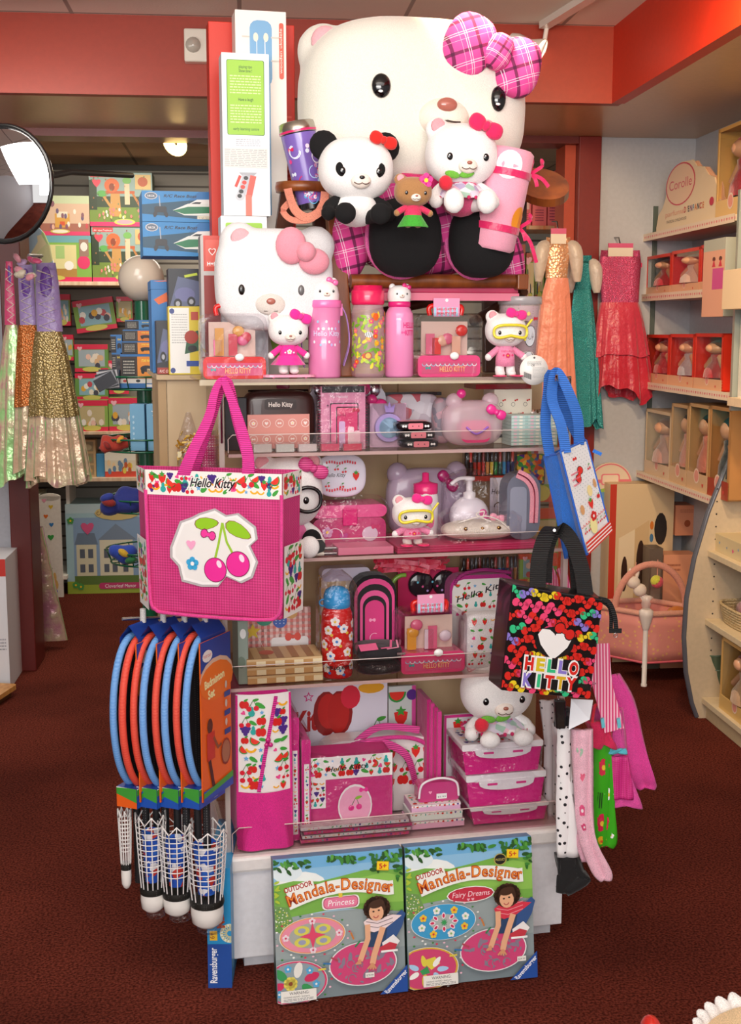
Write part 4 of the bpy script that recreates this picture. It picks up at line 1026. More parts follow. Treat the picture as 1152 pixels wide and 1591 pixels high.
# green pots
ua = RS.at(1107,1060,UG+.06)[0]; zb = GL[2] + .012; prev = None
for i in range(3):
    lab = ['lowest green enamel pot in the nested stack on the curved unit','middle green enamel pot nested in the stack','top green enamel pot with a slanting rim'][i]
    o = MB().lathe([(.04,0),(.052,.05),(.056,.105),(.06,.11),(.056,.112),(.05,.05),(.036,.006)],M('56705a','plastic'),24,cap=False).build('green_pot',None,loc=RS.w(ua,UG+.08,zb+i*.035+.001))
    if i == 2: o.rotation_euler = (.1,-.12,0)
    tag(o,lab,'pot','nested green pots')
dollbox('yellow framed box with a red haired doll on the bottom of the curved unit',1121,1172,1003,0,frame='d8a860',doll='c8a07a',tray='e0b870',hair='7a2a14',U=UG+.02,zb=GL[2]+.012)
dollbox('orange brown doll box standing above the curved unit at the picture edge',1136,1175,622,0,frame='d8b48a',doll='7a2a10',tray='e0bc92',hair='c86a2a',U=UG+.1,zb=RS.at(1150,745,UG+.1)[1])
# white upright panel and boxes at the frame edge above the curved unit
u, z = RS.at(1139,600,US-.03); 
o = MB().box(0,.02,0,.3,1.25,2.05,M('8c948c','plastic')).build('shelf_divider',None,loc=RS.w(u,US-.04,0),rz=RS.yaw); tag(o,'grey green upright divider where the doll shelves end','shelf divider')
o = MB().box(.025,.6,.02,.2,1.27,1.75,M('e2dcd2','plain')).box(.03,.6,-.02,.02,1.27,1.3,M('e8cfae')).build('white_cabinet',None,loc=RS.w(u,US-.04,0),rz=RS.yaw); tag(o,'white perforated cabinet side at the edge of the doll shelves','cabinet')
o = boxt('gift_box','pale cream box on the white cabinet beside the books','box',RS,u+.14,US-.1,1.62,.2,.1,.14,'ecd2ae',None)

# ------------------------------------------------------------------ the display stand
BW = (DISP.at(873,1450,0)[0])
W_DIS = DISP.at(868,1292,.02)[0]
ZBASE = DISP.at(363,1331,0)[1]
Z4, Z3, Z2, Z1 = [DISP.at(x,y,.02)[1] for x,y in ((372,1070),(372,872),(372,706),(345,590))]
t = dthing('display_cabinet','white laminate base cabinet of the toy display on the carpet','cabinet',0,0,0)
WL = M('eae8ea','plain',.35)
MB().box(0,BW,0,.62,.035,ZBASE-.04,WL).build('cabinet_body',t,bev=.003)
MB().box(.03,BW-.02,.03,.6,0,.035,M('d8d8dc')).build('plinth',t)
MB().box(-.006,BW+.004,-.012,.63,ZBASE-.04,ZBASE,M('efe9e4','plain',.3)).build('top_slab',t,bev=.008)
# maple core
VCR = .365
ucl = DISP.at(247,660,VCR)[0]; ucr = DISP.at(842,640,VCR)[0]
t = dthing('display_core','pale maple veneer core panel behind the clear shelves','display panel',0,0,0)
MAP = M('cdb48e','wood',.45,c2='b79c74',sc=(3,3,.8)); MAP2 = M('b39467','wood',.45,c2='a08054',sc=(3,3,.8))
UU = [ucl+.02,DISP.at(340,660,VCR)[0],DISP.at(618,760,VCR)[0],ucr]
m = MB().box(UU[0],.0,VCR,VCR+.02,.62,Z1-.004,MAP).box(0,UU[3],VCR,VCR+.02,ZBASE,Z1-.004,MAP); m.build('back_board',t)
m = MB()
for u in (UU[2],): m.box(u-.0015,u+.0015,VCR-.002,VCR,ZBASE,Z1-.01,M('8f7448'))
m.build('board_joint',t)
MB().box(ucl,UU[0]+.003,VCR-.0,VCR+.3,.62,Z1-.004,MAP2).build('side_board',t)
MB().box(ucl-.004,ucr,VCR-.02,VCR+.5,Z1-.012,Z1,MAP).build('top_board',t)
MB().box(.05,ucr-.05,VCR+.27,VCR+.45,.0,ZBASE,M('8f7448')).build('core_base',t)
# acrylic uprights and trays
t = dthing('acrylic_rack','clear acrylic upright rails with hook slots carrying the shelves','shelf frame',0,0,0)
ACR = M('f4f2f0','clear',ior=1.5); EDG = M('d8ccc4','milky',.1,alpha=.6)
for nm, u, in (('side_panel',-.004),('side_panel',W_DIS+.004)):
    MB().box(u-.003,u+.003,.04,VCR-.001,ZBASE+.001,Z1-.02,ACR).build(nm,t)
for u in (-.004,W_DIS+.004):
    MB().box(u-.006,u+.006,.022,.04,ZBASE+.001,Z1-.02,EDG).build('upright',t)
def tray(z,u0,u1,lip,label,v0=.02,v1=VCR-.004):
    t = dthing('acrylic_shelf',label,'shelf',u0,0,z,'clear acrylic shelves of the toy display')
    L = u1 - u0
    MB().box(0,L,v0,v1,-.006,0,M('f2ecea','clear')).build('shelf_plate',t)
    MB().box(0,L,v0-.004,v0,-.007,.001,M('c8a8a4','milky',.12,alpha=.75)).build('front_edge',t)
    if lip:
        MB().box(0,L,v0-.004,v0-.001,.001,lip,ACR).build('lip',t)
        MB().tube([(0,v0-.003,.004),(0,v0-.003,lip-.01),(.01,v0-.003,lip),(L-.01,v0-.003,lip),(L,v0-.003,lip-.01),(L,v0-.003,.004)],.0012,M('e8d8d4','milky',.1,alpha=.8),6).build('lip_edge',t)
    return t
UT0 = DISP.at(310,586,.02)[0]; UT1 = DISP.at(876,580,.02)[0]
t = tray(Z1,-.012,UT1,0,'topmost thick clear acrylic shelf under the plush toys and bottles',.02,VCR+.0)
MB().box(UT0+.012,UT1+.0,.016,.0195,-.013,.0,M('cfc3a8','milky',.15,alpha=.85)).build('edge_strip',t)
MB().box(UT0+.012,.0,.02,.3,-.006,0,M('f2ecea','clear')).build('shelf_extension',t)
tray(Z2,.01,W_DIS-.004,.045,'clear shelf holding the brown pouch and the spiral notebook',.02)
tray(Z3,.01,W_DIS-.004,.045,'clear shelf holding the wrapped pink lunch box and goggled plush')
tray(Z4,.0,W_DIS-.004,.055,'clear shelf holding the red bottle and the checked pads')
t = dthing('acrylic_tray','clear acrylic tray with rounded lip on the white base','tray',0,0,ZBASE)
MB().box(.004,W_DIS,.012,VCR-.004,0.0005,.006,M('f6eef0','clear')).build('shelf_plate',t)
MB().box(.004,W_DIS,.01,.013,.006,.066,ACR).build('lip',t)
MB().tube([(.004,.011,.006),(.004,.011,.052),(.02,.011,.066),(W_DIS-.016,.011,.066),(W_DIS,.011,.052),(W_DIS,.011,.006)],.0014,M('e8ccc8','milky',.1,alpha=.85),6).build('lip_edge',t)

# ------------------------------------------------------------------ floor boxes leaning on the base
def girl(A,w,h,shirt,stripe):
    S = lambda*p: [(x*w,y*h) for x,y in p]; sk = 'd99a72'; sk2 = 'e8b08a'
    A.poly(S((.68,.42),(.78,.45),(.93,.5),(.98,.58),(.92,.4),(.8,.33),(.7,.34)),'2c4568'); A.poly(S((.86,.5),(.97,.58),(1.0,.55),(.97,.46),(.9,.36),(.84,.38)),'35568c')
    A.poly(S((.81,.36),(.9,.41),(.95,.36),(.9,.3),(.82,.3)),'f0eeec'); A.poly(S((.79,.33),(.87,.36),(.93,.34),(.9,.29),(.8,.3)),'c83a48'); A.rect(w*.8,h*.29,w*.93,h*.305,'f6f6f4')
    A.poly(S((.67,.52),(.74,.56),(.84,.56),(.97,.54),(.94,.52),(.84,.46),(.75,.44),(.69,.46)),shirt)
    for k in range(4): A.line(S((.69,.49+k*.03),(.78,.47+k*.03),(.9,.5+k*.028)),w*.005,stripe)
    A.line(S((.7,.5),(.7,.4),(.66,.31),(.635,.25)),w*.042,sk2); A.line(S((.82,.47),(.78,.37),(.745,.28),(.73,.22)),w*.046,sk2)
    for k in range(4):
        A.line(S((.635,.26),(.6+.012*k,.228)),w*.012,sk); A.line(S((.73,.225),(.69+.022*k,.18+.004*abs(k-2))),w*.013,sk)
    rnd = random.Random(3)
    for k in range(16): t = k/16*2*pi; A.l -= A.step*(k>0); A.oval(w*(.775+.075*cos(t)),h*(.61+.058*sin(t)),w*.034,h*.03,['3f2618','4d3020','301c12'][k%3],n=8)
    A.up(); A.oval(w*.775,h*.61,w*.07,h*.06,'3f2618'); A.oval(w*.77,h*.58,w*.057,h*.06,sk2,.2); A.oval(w*.775,h*.64,w*.06,h*.03,'452a1a',.2)
    A.oval(w*.748,h*.588,w*.009,h*.006,'2a1810'); A.oval(w*.79,h*.594,w*.009,h*.006,'2a1810'); A.arc(w*.766,h*.562,w*.02,200,350,w*.007,'b8484a',6)
def mandala(variant):
    def f(A,w,h):
        A.rect(0,0,w,h*.64,'8d9a9c'); A.rect(0,h*.3,w,h*.62,'9aa6a6'); A.rect(0,0,w,h*.14,'7f8d92')
        A.rect(0,h*.6,w,h,'b5d6e8'); A.rect(0,h*.8,w,h,'8cc0e2'); A.rect(0,h*.92,w,h,'6fb0dc'); A.oval(w*.2,h*.8,w*.2,h*.1,'eef4f2'); A.oval(w*.1,h*.9,w*.12,h*.06,'e0eef2')
        A.poly([(0,h*.58),(0,h*.82),(w*.15,h*.84),(w*.35,h*.82),(w*.5,h*.84),(w*.7,h*.87),(w,h*.85),(w,h*.55),(w*.5,h*.62)],'79b24a')
        A.poly([(w*.35,h*.72),(w*.6,h*.81),(w*.85,h*.84),(w,h*.8),(w,h*.62),(w*.6,h*.64)],'8fc455'); A.poly([(0,h*.5),(0,h*.68),(w*.1,h*.66),(w*.14,h*.56),(w*.05,h*.48)],'6f9a52')
        rnd = random.Random(5)
        for i in range(50): A.oval(w*rnd.uniform(.005,.1),h*rnd.uniform(.5,.66),w*.005,w*.005,rnd.choice(['f4f4e8','e8e070','4c8a3c']),n=5); A.l -= A.step*.8
        for cx, n_, sp, lo in ((.1,16,.12,.9),(.25,3,.02,.93),(.5,10,.1,.95),(.62,12,.1,.93),(.88,34,.13,.86),(.97,12,.03,.78)):
            for i in range(n_):
                A.leaf(w*min(.985,max(.015,cx+rnd.uniform(-sp,sp))),h*rnd.uniform(lo,.985),w*rnd.uniform(.02,.035),rnd.choice(['2f6e2a','3f8a34','24551f','56a03c']),rnd.uniform(-1.6,.4)); A.l -= A.step*.7
        for i in range(6): A.leaf(w*rnd.uniform(.01,.03),h*rnd.uniform(.7,.86),w*.022,'b0c83a',rnd.uniform(-1,1))
        # halo and title
        arc = lambda t: h*(.665+.04*t+.065*sin(pi*min(1,t*1.05)))
        A.line([(w*(.1+.82*t),arc(t)+h*.028) for t in [i/20 for i in range(21)]],h*.1,'f3f5ee'); A.line([(w*.09,h*.765),(w*.3,h*.82)],h*.062,'f3f5ee')
        A.text('OUTDOOR',w*.185,h*.785,h*.05,'b02a1c',rot=.2,w=w*.22,bold=.03)
        A.arctext('Mandala-Designer',w*.1,w*.92,arc,h*.115,'a8301a',.035); A.up(2); A.arctext('Mandala-Designer',w*.1,w*.92,lambda t: arc(t)+h*.003,h*.108,'ee8a2c',.0)
        if variant == 0:
            A.rrect(w*.36,h*.62,w*.65,h*.71,h*.03,'f3f5ee'); A.rrect(w*.37,h*.625,w*.64,h*.705,h*.03,'b8486c'); A.rrect(w*.376,h*.63,w*.634,h*.70,h*.03,'e87fa0'); A.rect(w*.49,h*.70,w*.52,h*.73,'e8c840')
            A.text('Princess',w*.505,h*.645,h*.06,'ffffff',w=w*.21,shear=.2)
        else:
            A.oval(w*.5,h*.63,w*.19,h*.058,'f3f5ee'); A.oval(w*.5,h*.63,w*.18,h*.052,'b82a3c'); A.oval(w*.5,h*.63,w*.172,h*.047,'c83248'); A.text('Fairy Dreams',w*.5,h*.615,h*.055,'f8d8e0',w=w*.3,shear=.2)
            A.heart(w*.48,h*.595,w*.013,'f0b0c0'); A.heart(w*.515,h*.595,w*.013,'f0b0c0'); A.oval(w*.74,h*.86,w*.05,h*.042,'c8b45a',n=20); A.oval(w*.74,h*.86,w*.044,h*.037,'1c1a14',n=20); A.text('PRODUCT',w*.74,h*.85,h*.024,'d8c870',w=w*.075)
        A.poly([(w*.79,h*.865),(w*.885,h*.855),(w*.89,h*.92),(w*.795,h*.93)],'c89a10'); A.poly([(w*.793,h*.87),(w*.883,h*.86),(w*.887,h*.918),(w*.797,h*.927)],'f6d21e'); A.text('5+',w*.84,h*.875,h*.05,'c83020',w=w*.06,bold=.03)
        # chalk mandalas
        def wheel(cx,cy,rx,ry,ring,inner,pc,seed):
            A.oval(cx,cy,rx*1.02,ry*1.02,'f0f0ee',n=32); A.oval(cx,cy,rx,ry,ring,n=32)
            r = random.Random(seed)
            for i in range(20):
                t = 2*pi*i/20; A.l -= A.step*(i>0); A.oval(cx+rx*1.14*cos(t),cy+ry*1.18*sin(t),rx*.04,ry*.05,['d83a5a','f4f4f0','3f8a3c','f0c0d0'][i%4],n=6)
            A.up()
            return r
        if variant == 0:
            wheel(w*.28,h*.455,w*.25,h*.125,'e8a05a',0,0,1); A.oval(w*.28,h*.455,w*.24,h*.118,'e88fa4',n=32); A.oval(w*.28,h*.455,w*.18,h*.088,'a8aca4',n=28)
            for i in range(4):
                t = pi/4 + i*pi/2; A.oval(w*.28+w*.115*cos(t),h*.455+h*.057*sin(t),w*.06,h*.034,'d8d25a'); A.oval(w*.28+w*.115*cos(t),h*.455+h*.057*sin(t),w*.03,h*.018,'9aa0b8')
                t = i*pi/2; A.flower(w*.28+w*.205*cos(t),h*.455+h*.1*sin(t),w*.027,'f4e0e8','d02a58')
            A.star(w*.28,h*.455,w*.1,'e0486c',4,.3)
            wheel(w*.13,h*.14,w*.25,h*.15,'d8406c',0,0,2); A.oval(w*.13,h*.14,w*.235,h*.14,'8fa0a8',n=28)
            for i in range(6): t = i*pi/3 + .3; A.oval(w*.13+w*.14*cos(t),h*.145+h*.085*sin(t),w*.06,h*.03,['cf3260','e8e8e0','3a9a58'][i%3],t); A.flower(w*.13+w*.17*cos(t+.5),h*.145+h*.1*sin(t+.5),w*.03,'5ab0e0','f4f4f0')
            A.flower(w*.1,h*.14,w*.055,'e8d860','8a4a2a',8)
        else:
            wheel(w*.28,h*.455,w*.25,h*.125,'3f9fd0',0,0,1); A.oval(w*.28,h*.455,w*.11,h*.055,'b0b8b4',n=20)
            for i in range(8): t = i*pi/4; A.oval(w*.28+w*.09*cos(t),h*.455+h*.046*sin(t),w*.025,h*.014,'f4e8ee',t); A.oval(w*.28+w*.09*cos(t),h*.455+h*.046*sin(t),w*.016,h*.009,'d02a58',t); A.flower(w*.28+w*.18*cos(t+.3),h*.455+h*.088*sin(t+.3),w*.03,['f4f4ee','f4c83a'][i%2],['8fc070','d8303a'][i%2])
            A.star(w*.28,h*.455,w*.03,'3aa05a',8)
            wheel(w*.13,h*.14,w*.25,h*.15,'d8b03a',0,0,2); A.oval(w*.13,h*.14,w*.235,h*.14,'d04674',n=28)
            for p, c in ((((.1,.2),(.2,.22),(.24,.17),(.17,.13)),'e0d24a'),(((.08,.13),(.14,.16),(.16,.11),(.1,.1)),'3a9a58')): A.poly([(x*w,y*h) for x,y in p],c)
            for i in range(7): t = i*.9; A.leaf(w*.14+w*.12*cos(t),h*.13+h*.07*sin(t),w*.045,['a8d0ee','f4f4f0','e0d24a'][i%3],t)
        A.oval(w*.66,h*.225,w*.265,h*.155,'e8e8e8',n=36); A.oval(w*.66,h*.225,w*.255,h*.148,'d2487a',n=36)
        r = random.Random(11+variant)
        for i in range(30): t = r.uniform(0,6.28); q = r.uniform(.3,.9); A.l -= A.step*.6; A.leaf(w*.66+w*.25*q*cos(t),h*.225+h*.145*q*sin(t),w*r.uniform(.012,.035),'8c7f92',r.uniform(0,3))
        for i in range(6): A.arc(w*r.uniform(.55,.85),h*r.uniform(.1,.24),w*.03,0,260,w*.006,'7f8a96',8)
        for (x,y,c,ro) in ((.58,.43,'c87a3a',-1.2),(.62,.37,'3a8a5a',.8),(.44,.28,'b84a5a',-.5),(.38,.255,'3a78b0',-.15),(.34,.22,'e0cf50',.05)): A.line([(w*x-w*.03*cos(ro),h*y-w*.03*sin(ro)),(w*x+w*.03*cos(ro),h*y+w*.03*sin(ro))],w*.013,c)
        girl(A,w,h,['f0dcdc','d8384c'][variant],['6a5a60','f0a0a8'][variant])
        A.poly([(w*.78,0),(w,0),(w,h*.19)],'2450a0'); A.text('Ravensburger',w*.918,h*.066,h*.046,'f4f6fa',rot=.76,w=w*.23,bold=.02)
        x0 = .02 if variant == 0 else .1
        A.rect(w*x0,h*.02,w*(x0+.27),h*.1,'f0eee6'); A.text('WARNING:',w*(x0+.14),h*.07,h*.03,'2a2a2a',w=w*.15); A.text('CHOKING HAZARD - Small parts.',w*(x0+.02),h*.05,h*.016,'4a4a4a','l',w=w*.2); A.scribble(w*(x0+.02),h*.026,w*(x0+.25),h*.045,2,'8a8a8a')
        x1 = .67 if variant == 0 else .84
        A.rect(w*x1,h*.13,w*(x1+.07),h*.165,'eeece4'); A.text('$29.99',w*(x1+.035),h*.14,h*.018,'5a5a5a',w=w*.055)
    return f
FB = 'outdoor chalk designer boxes leaning on the white base'
def fbox(label,x0,x1,yb0,yb1,yt0,yt1,variant):
    B0 = floor_pt(x0[0],yb0); B1 = floor_pt(x1[0],yb1); wv = B1 - B0; w_ = wv.length; yaw = atan2(wv.y,wv.x)
    mid = (B0+B1)/2; fr = Frame(mid.x,mid.y,math.degrees(yaw)); z = fr.at((x0[1]+x1[1])/2,(yt0+yt1)/2,.045)[1]
    tl = atan2(.045,z); h_ = z/cos(tl)
    t = thing('chalk_stencil_box',label,'box',(mid.x,mid.y,0.002),0,FB)
    t.rotation_euler = (Matrix.Rotation(yaw,3,'Z')@Matrix.Rotation(-tl,3,'X')).to_euler()
    d = .032
    MB().box(-w_/2,w_/2,0,d,0,h_,M('5f93b8','print')).box(-w_/2-.0004,-w_/2,0,d,0,h_,M('2c3f2c','print')).build('carton',t,bev=.001)
    A = Art(front(-w_/2,0,0),base=.0008); A.clip = (w_,h_); mandala(variant)(A,w_,h_); A.build('printed_front',t)
    return t
fbox('chalk designer box with pink princess wheel and girl in a white shirt',(431,425),(631,630),1560,1536,1337,1318,0)
fbox('chalk designer box with blue fairy wheel and girl in a red shirt',(635,634),(831,829),1537,1514,1316,1301,1)
# slim blue box standing at the left end of the base
B0 = floor_pt(324,1535); B1 = floor_pt(361,1534)
fr = Frame(B0.x,B0.y,0); w_ = (B1-B0).length; z = fr.at(340,1120,0)[1]
def art_spine(A,w,h):
    A.rect(0,0,w,h,'2a94cc'); A.rect(0,0,w,h*.37,'2450a0'); A.text('Ravensburger',w*.38,h*.19,w*.42,'f4f6fa',rot=pi/2,w=h*.3,bold=.02)
    A.rect(w*.1,h*.4,w*.42,h*.48,'f0c23a'); A.text('6+',w*.3,h*.44,w*.28,'8a2a18',rot=pi/2)
    A.oval(w*.95,h*.46,w*.42,w*.42,'e8ecd8',n=24); A.oval(w*.95,h*.46,w*.3,w*.3,'2a94cc',n=24)
    for i in range(16): t = 2*pi*i/16; A.l -= A.step*.7; A.line([(w*.95+w*.12*cos(t),h*.46+w*.12*sin(t)),(w*.95+w*.4*cos(t),h*.46+w*.4*sin(t))],w*.06,'c9c89a')
    A.text('Outdoor',w*.3,h*.62,w*.35,'3a5a2a',rot=pi/2+.1,w=h*.2); A.text('Mandala',w*.68,h*.64,w*.48,'b8481c',rot=pi/2+.1,w=h*.27,bold=.03)
t = thing('game_box','slim blue game box standing upright against the base end','box',(B0.x,B0.y,0),.02)
MB().box(0,w_,0,.3,0,.30,M('2a94cc','print')).build('carton',t,bev=.001)
A = Art(front(0,0,0)); A.clip = (w_,.3); art_spine(A,w_,.30); A.build('printed_spine',t)

# ------------------------------------------------------------------ plush toys (plain stand-ins: small white bears)
def sc_px(fr,px,py,v): return abs(fr.at(px+1,py,v)[0]-fr.at(px,py,v)[0])
def face(t,cx,cz,yf,s,eye='0c0b0d',nose='a8604e',k=1.0,sp=.5,ez=.0,er=(.085,.1),brow=False):
    # simple soft-toy face: two bead eyes, round nose, stitched smile, blush; s = half head width
    for sg in (-1,1):
        e = MB().ell((cx+sg*sp*s,yf(cx+sg*sp*s,cz+ez*s),cz+ez*s),(er[0]*s,.03*s,er[1]*s),M(eye,'plastic',.1),n=14).build('eye',t)
        MB().ell((cx+sg*sp*s-.02*s,yf(cx+sg*sp*s,cz+ez*s)-.028*s,cz+(ez+.03)*s),(.02*s,.008*s,.02*s),M('ffffff','print'),n=8).build('eye_highlight',e)
    zn = cz - .17*s
    y0 = yf(cx,zn-.06*s)
    MB().ell((cx,y0+.02*s,zn-.07*s),(.27*s,.15*s,.2*s),M('f2e6da','fur'),n=16).build('muzzle',t)
    yf = (lambda x,z,y0=y0,zn=zn,cx=cx: y0+.02*s-.15*s*max(0,1-((x-cx)/(.27*s)) ** 2-((z-zn+.07*s)/(.2*s)) ** 2) ** .5)
    MB().ell((cx,yf(cx,zn)-.01*s,zn),(.075*s,.045*s,.05*s),M(nose,'plastic'),n=14).build('nose',t)
    pts = [(cx+x*s,yf(cx+x*s,zn-.12*s+(abs(x) ** 2)*.6*s)-.006*s,zn-.12*s+(-.06+5*(abs(x)-.09) ** 2)*s*.8) for x in [i/10*.2-.2+0 for i in range(0,21)] if abs(x)<=.2]
    MB().tube(pts,.012*s,M('5a3a30'),6).build('mouth',t)
def head_surf(c,r,p=2.3):
    def yf(x,z):
        q = 1 - abs((x-c[0])/r[0]) ** p - abs((z-c[2])/r[2]) ** p
        return c[1] - r[1]*max(q,.0) ** (1/p)
    return yf
def mk_head(t,c,r,fur,ears,vox=None,p=2.3,name='head'):
    m = MB().ell(c,r,fur,n=28,p=p)
    for e in ears: m.ell(e[0],e[1],fur,e[2] if len(e)>2 else None,n=16)
    return m.build(name,t,remesh=vox or r[0]/16,smooth=5)
def bow3(t,c,s,m,rot=0,tilt=0,yd=.5,name='bow'):
    R = Matrix.Translation(c) @ Matrix.Rotation(-rot,4,'Y')
    o = MB(); o.T = R
    for sg in (-1,1):
        o.ell((sg*.55*s,0,0),(.5*s,.28*s*yd*2,.46*s),m,(0,sg*-.12,0),n=18,p=2.4)
    a = o.build(name,t)
    k = MB(); k.T = R; k.ell((0,-.12*s,0),(.24*s,.26*s*yd*2,.3*s),m,n=14); k.build('bow_knot',a)
    return a
WF = M('ece7e2','fur'); WF2 = M('f1eeec','fur'); BF = M('0a090b','fur')
def plush(name,label,v,hx,hy,hr,feet_y,furm=WF2,group=None,top=None,kind='stand',bow=None,ear=BF,fr=DISP,zb=None,face_kw={},limbs=None,earm=None,rz=0):
    """hx, hy head centre px, hr (rx, rz) px, feet_y bottom px"""
    s = sc_px(fr,hx,hy,v); u, zc = fr.at(hx,hy,v); z0 = fr.at(hx,feet_y,v)[1] if zb is None else zb
    t = thing(name,label,'plush toy',fr.w(u,v,z0),fr.yaw+rz,group)
    rx, rz_ = hr[0]*s, hr[1]*s; hz = zc - z0; ry = rx*.72
    c = (0,0,hz); er = rx*.34
    em = earm or furm
    if em is furm:
        mk_head(t,c,(rx,ry,rz_),furm,[((sg*rx*.68,.0,hz+rz_*.78),(er,er*.6,er)) for sg in (-1,1)])
        for sg in (-1,1): MB().ell((sg*rx*.7,-er*.5,hz+rz_*.86),(er*.6,er*.18,er*.6),M('e8a0a8','fur'),n=12).build('inner_ear',t)
    else:
        mk_head(t,c,(rx,ry,rz_),furm,[])
        for sg in (-1,1): MB().ell((sg*rx*.82,.01,hz+rz_*.72),(er*1.15,er*.6,er*1.15),em).build('ear',t)
    face(t,0,hz-rz_*.15,head_surf(c,(rx,ry,rz_)),rx,**face_kw)
    bh = hz - rz_*.8; lm = limbs or furm; tm_ = top or furm; sx = rx*.5
    if kind == 'sit':
        MB().ell((0,.02*0,bh*.55),(rx*.6,rx*.5,bh*.58),tm_).build('body',t)
        for sg in (-1,1):
            MB().tube(catmull([(sg*rx*.25,0,bh*.28),(sg*rx*.42,-rx*.6,bh*.3),(sg*rx*.46,-rx*.85,bh*.3)],4),[rx*.2]*9,lm,12).ell((sg*rx*.46,-rx*.9,bh*.33),(rx*.3,rx*.22,min(bh*.36,rx*.36)),lm).build('leg',t,remesh=rx/14)
            MB().tube(catmull([(sg*rx*.45,0,bh*.85),(sg*rx*.75,-rx*.2,bh*.6),(sg*rx*.8,-rx*.35,bh*.4)],4),[rx*.16]*9,lm,10).ell((sg*rx*.8,-rx*.36,bh*.38),(rx*.2,)*3,lm,n=10).build('arm',t)
    else:
        MB().lathe([(.001,bh*.3),(rx*.48,bh*.33),(rx*.46,bh*.6),(rx*.36,bh*.95),(.001,bh*1.02)],tm_,20,sy=.8).build('body',t)
        for sg in (-1,1):
            MB().ell((sg*rx*.27,0,bh*.22),(rx*.24,rx*.24,bh*.24),lm).ell((sg*rx*.27,-rx*.12,bh*.1),(rx*.25,rx*.34,bh*.1),lm).build('leg',t,remesh=rx/14)
            MB().tube([(sg*rx*.36,0,bh*.86),(sg*rx*.85,-rx*.12,bh*.62)],[rx*.15,rx*.17],tm_,10).ell((sg*rx*.88,-rx*.13,bh*.6),(rx*.18,)*3,lm,n=10).build('arm',t)
    if bow: bow3(t,(bow[0]*rx,-ry*.75,hz+rz_*bow[1]),rx*bow[3],bow[2],bow[4] if len(bow)>4 else-.35)
    return t, rx, ry, rz_, hz, bh
# ------------------------------------------------------------------ toddler chair carrying the big plush
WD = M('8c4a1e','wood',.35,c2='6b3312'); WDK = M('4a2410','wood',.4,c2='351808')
def d3(px,py,v): u, z = DISP.at(px,py,v); return Vector((u,v,z))
t = thing('toddler_chair','brown wooden toddler chair standing on the top shelf under the giant plush','chair',DISP.w(0,0,0),DISP.yaw)
zl = Z1 + .0015
MB().tube([d3(545,437,.09),d3(812,437,.09)],.017,WD,12).build('front_rail',t)
MB().box(d3(803,440,.07).x,d3(820,440,.07).x,.06,.11,d3(810,450,.07).z,d3(810,426,.07).z,WD).build('rail_cap',t,bev=.003)
for x in (521,799):
    a = d3(x,330,.14)
    MB().hexa(a+Vector((-.02,0,.0)),a+Vector((.02,0,0)),Vector((a.x+.02+(.02 if x<600 else-.02),.09,zl)),Vector((a.x-.018+(.02 if x<600 else-.02),.09,zl)),(0,.03,0),WD).build('leg',t,bev=.003)
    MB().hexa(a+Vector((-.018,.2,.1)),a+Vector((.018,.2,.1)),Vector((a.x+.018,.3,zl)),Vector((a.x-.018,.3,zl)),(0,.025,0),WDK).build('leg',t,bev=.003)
a, b = d3(545,447,.12), d3(800,447,.12)
MB().box(a.x,b.x,.09,.33,a.z-.012,a.z+.008,M('b5365a','plastic')).build('seat',t,bev=.003)
MB().box(a.x,b.x,.085,.095,a.z-.03,a.z-.012,M('e07a92','plastic')).build('seat_edge',t)
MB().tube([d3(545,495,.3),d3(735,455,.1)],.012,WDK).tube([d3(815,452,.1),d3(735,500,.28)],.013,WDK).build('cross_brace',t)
# armrests
al = d3(470,292,.1)
pts = [al+Vector((.062*cos(q),.05*sin(q),0)) for q in [2*pi*i/24 for i in range(24)]]
MB().lathe([(.04,-.011),(.062,-.011),(.064,0),(.062,.011),(.04,.011),(.038,0),(.04,-.011)],WD,28,tuple(al),sy=.85,cap=False).build('cup_holder',t)
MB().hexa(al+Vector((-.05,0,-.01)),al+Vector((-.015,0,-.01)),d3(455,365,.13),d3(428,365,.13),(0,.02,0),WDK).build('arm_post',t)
MB().box(al.x+.03,d3(525,292,.1).x,.1,.13,al.z-.05,al.z-.02,WD).build('arm_rail',t)
ar = d3(842,292,.1)
m = MB(); m.T = Matrix.Translation(ar) @ Matrix.Rotation(-.18,4,'Y') @ Matrix.Rotation(.55,4,'X')
m.prism([(.062*cos(q),.085*sin(q)) for q in [2*pi*i/28 for i in range(28)]],-.008,.012,WD,'z').build('arm_tray',t,bev=.003)
MB().box(ar.x-.09,ar.x-.03,.12,.15,ar.z-.13,ar.z-.03,WDK).build('arm_post',t)
t2 = thing('fabric_loop','peach fabric loop straps tied under the wooden cup holder','strap',DISP.w(0,0,0),DISP.yaw)
PS = M('dc8a72','fabric')
MB().ribbon(catmull([d3(447,293,.04),d3(458,325,.035),d3(478,338,.03),d3(500,325,.035),d3(506,298,.04)],6),(0,.2,1),.02,.003,PS).build('strap',t2)
MB().ribbon(catmull([d3(449,315,.05),d3(440,328,.04),d3(455,342,.035),d3(485,340,.03),d3(500,318,.04)],6),(0,.3,1),.014,.003,PS).build('strap',t2)
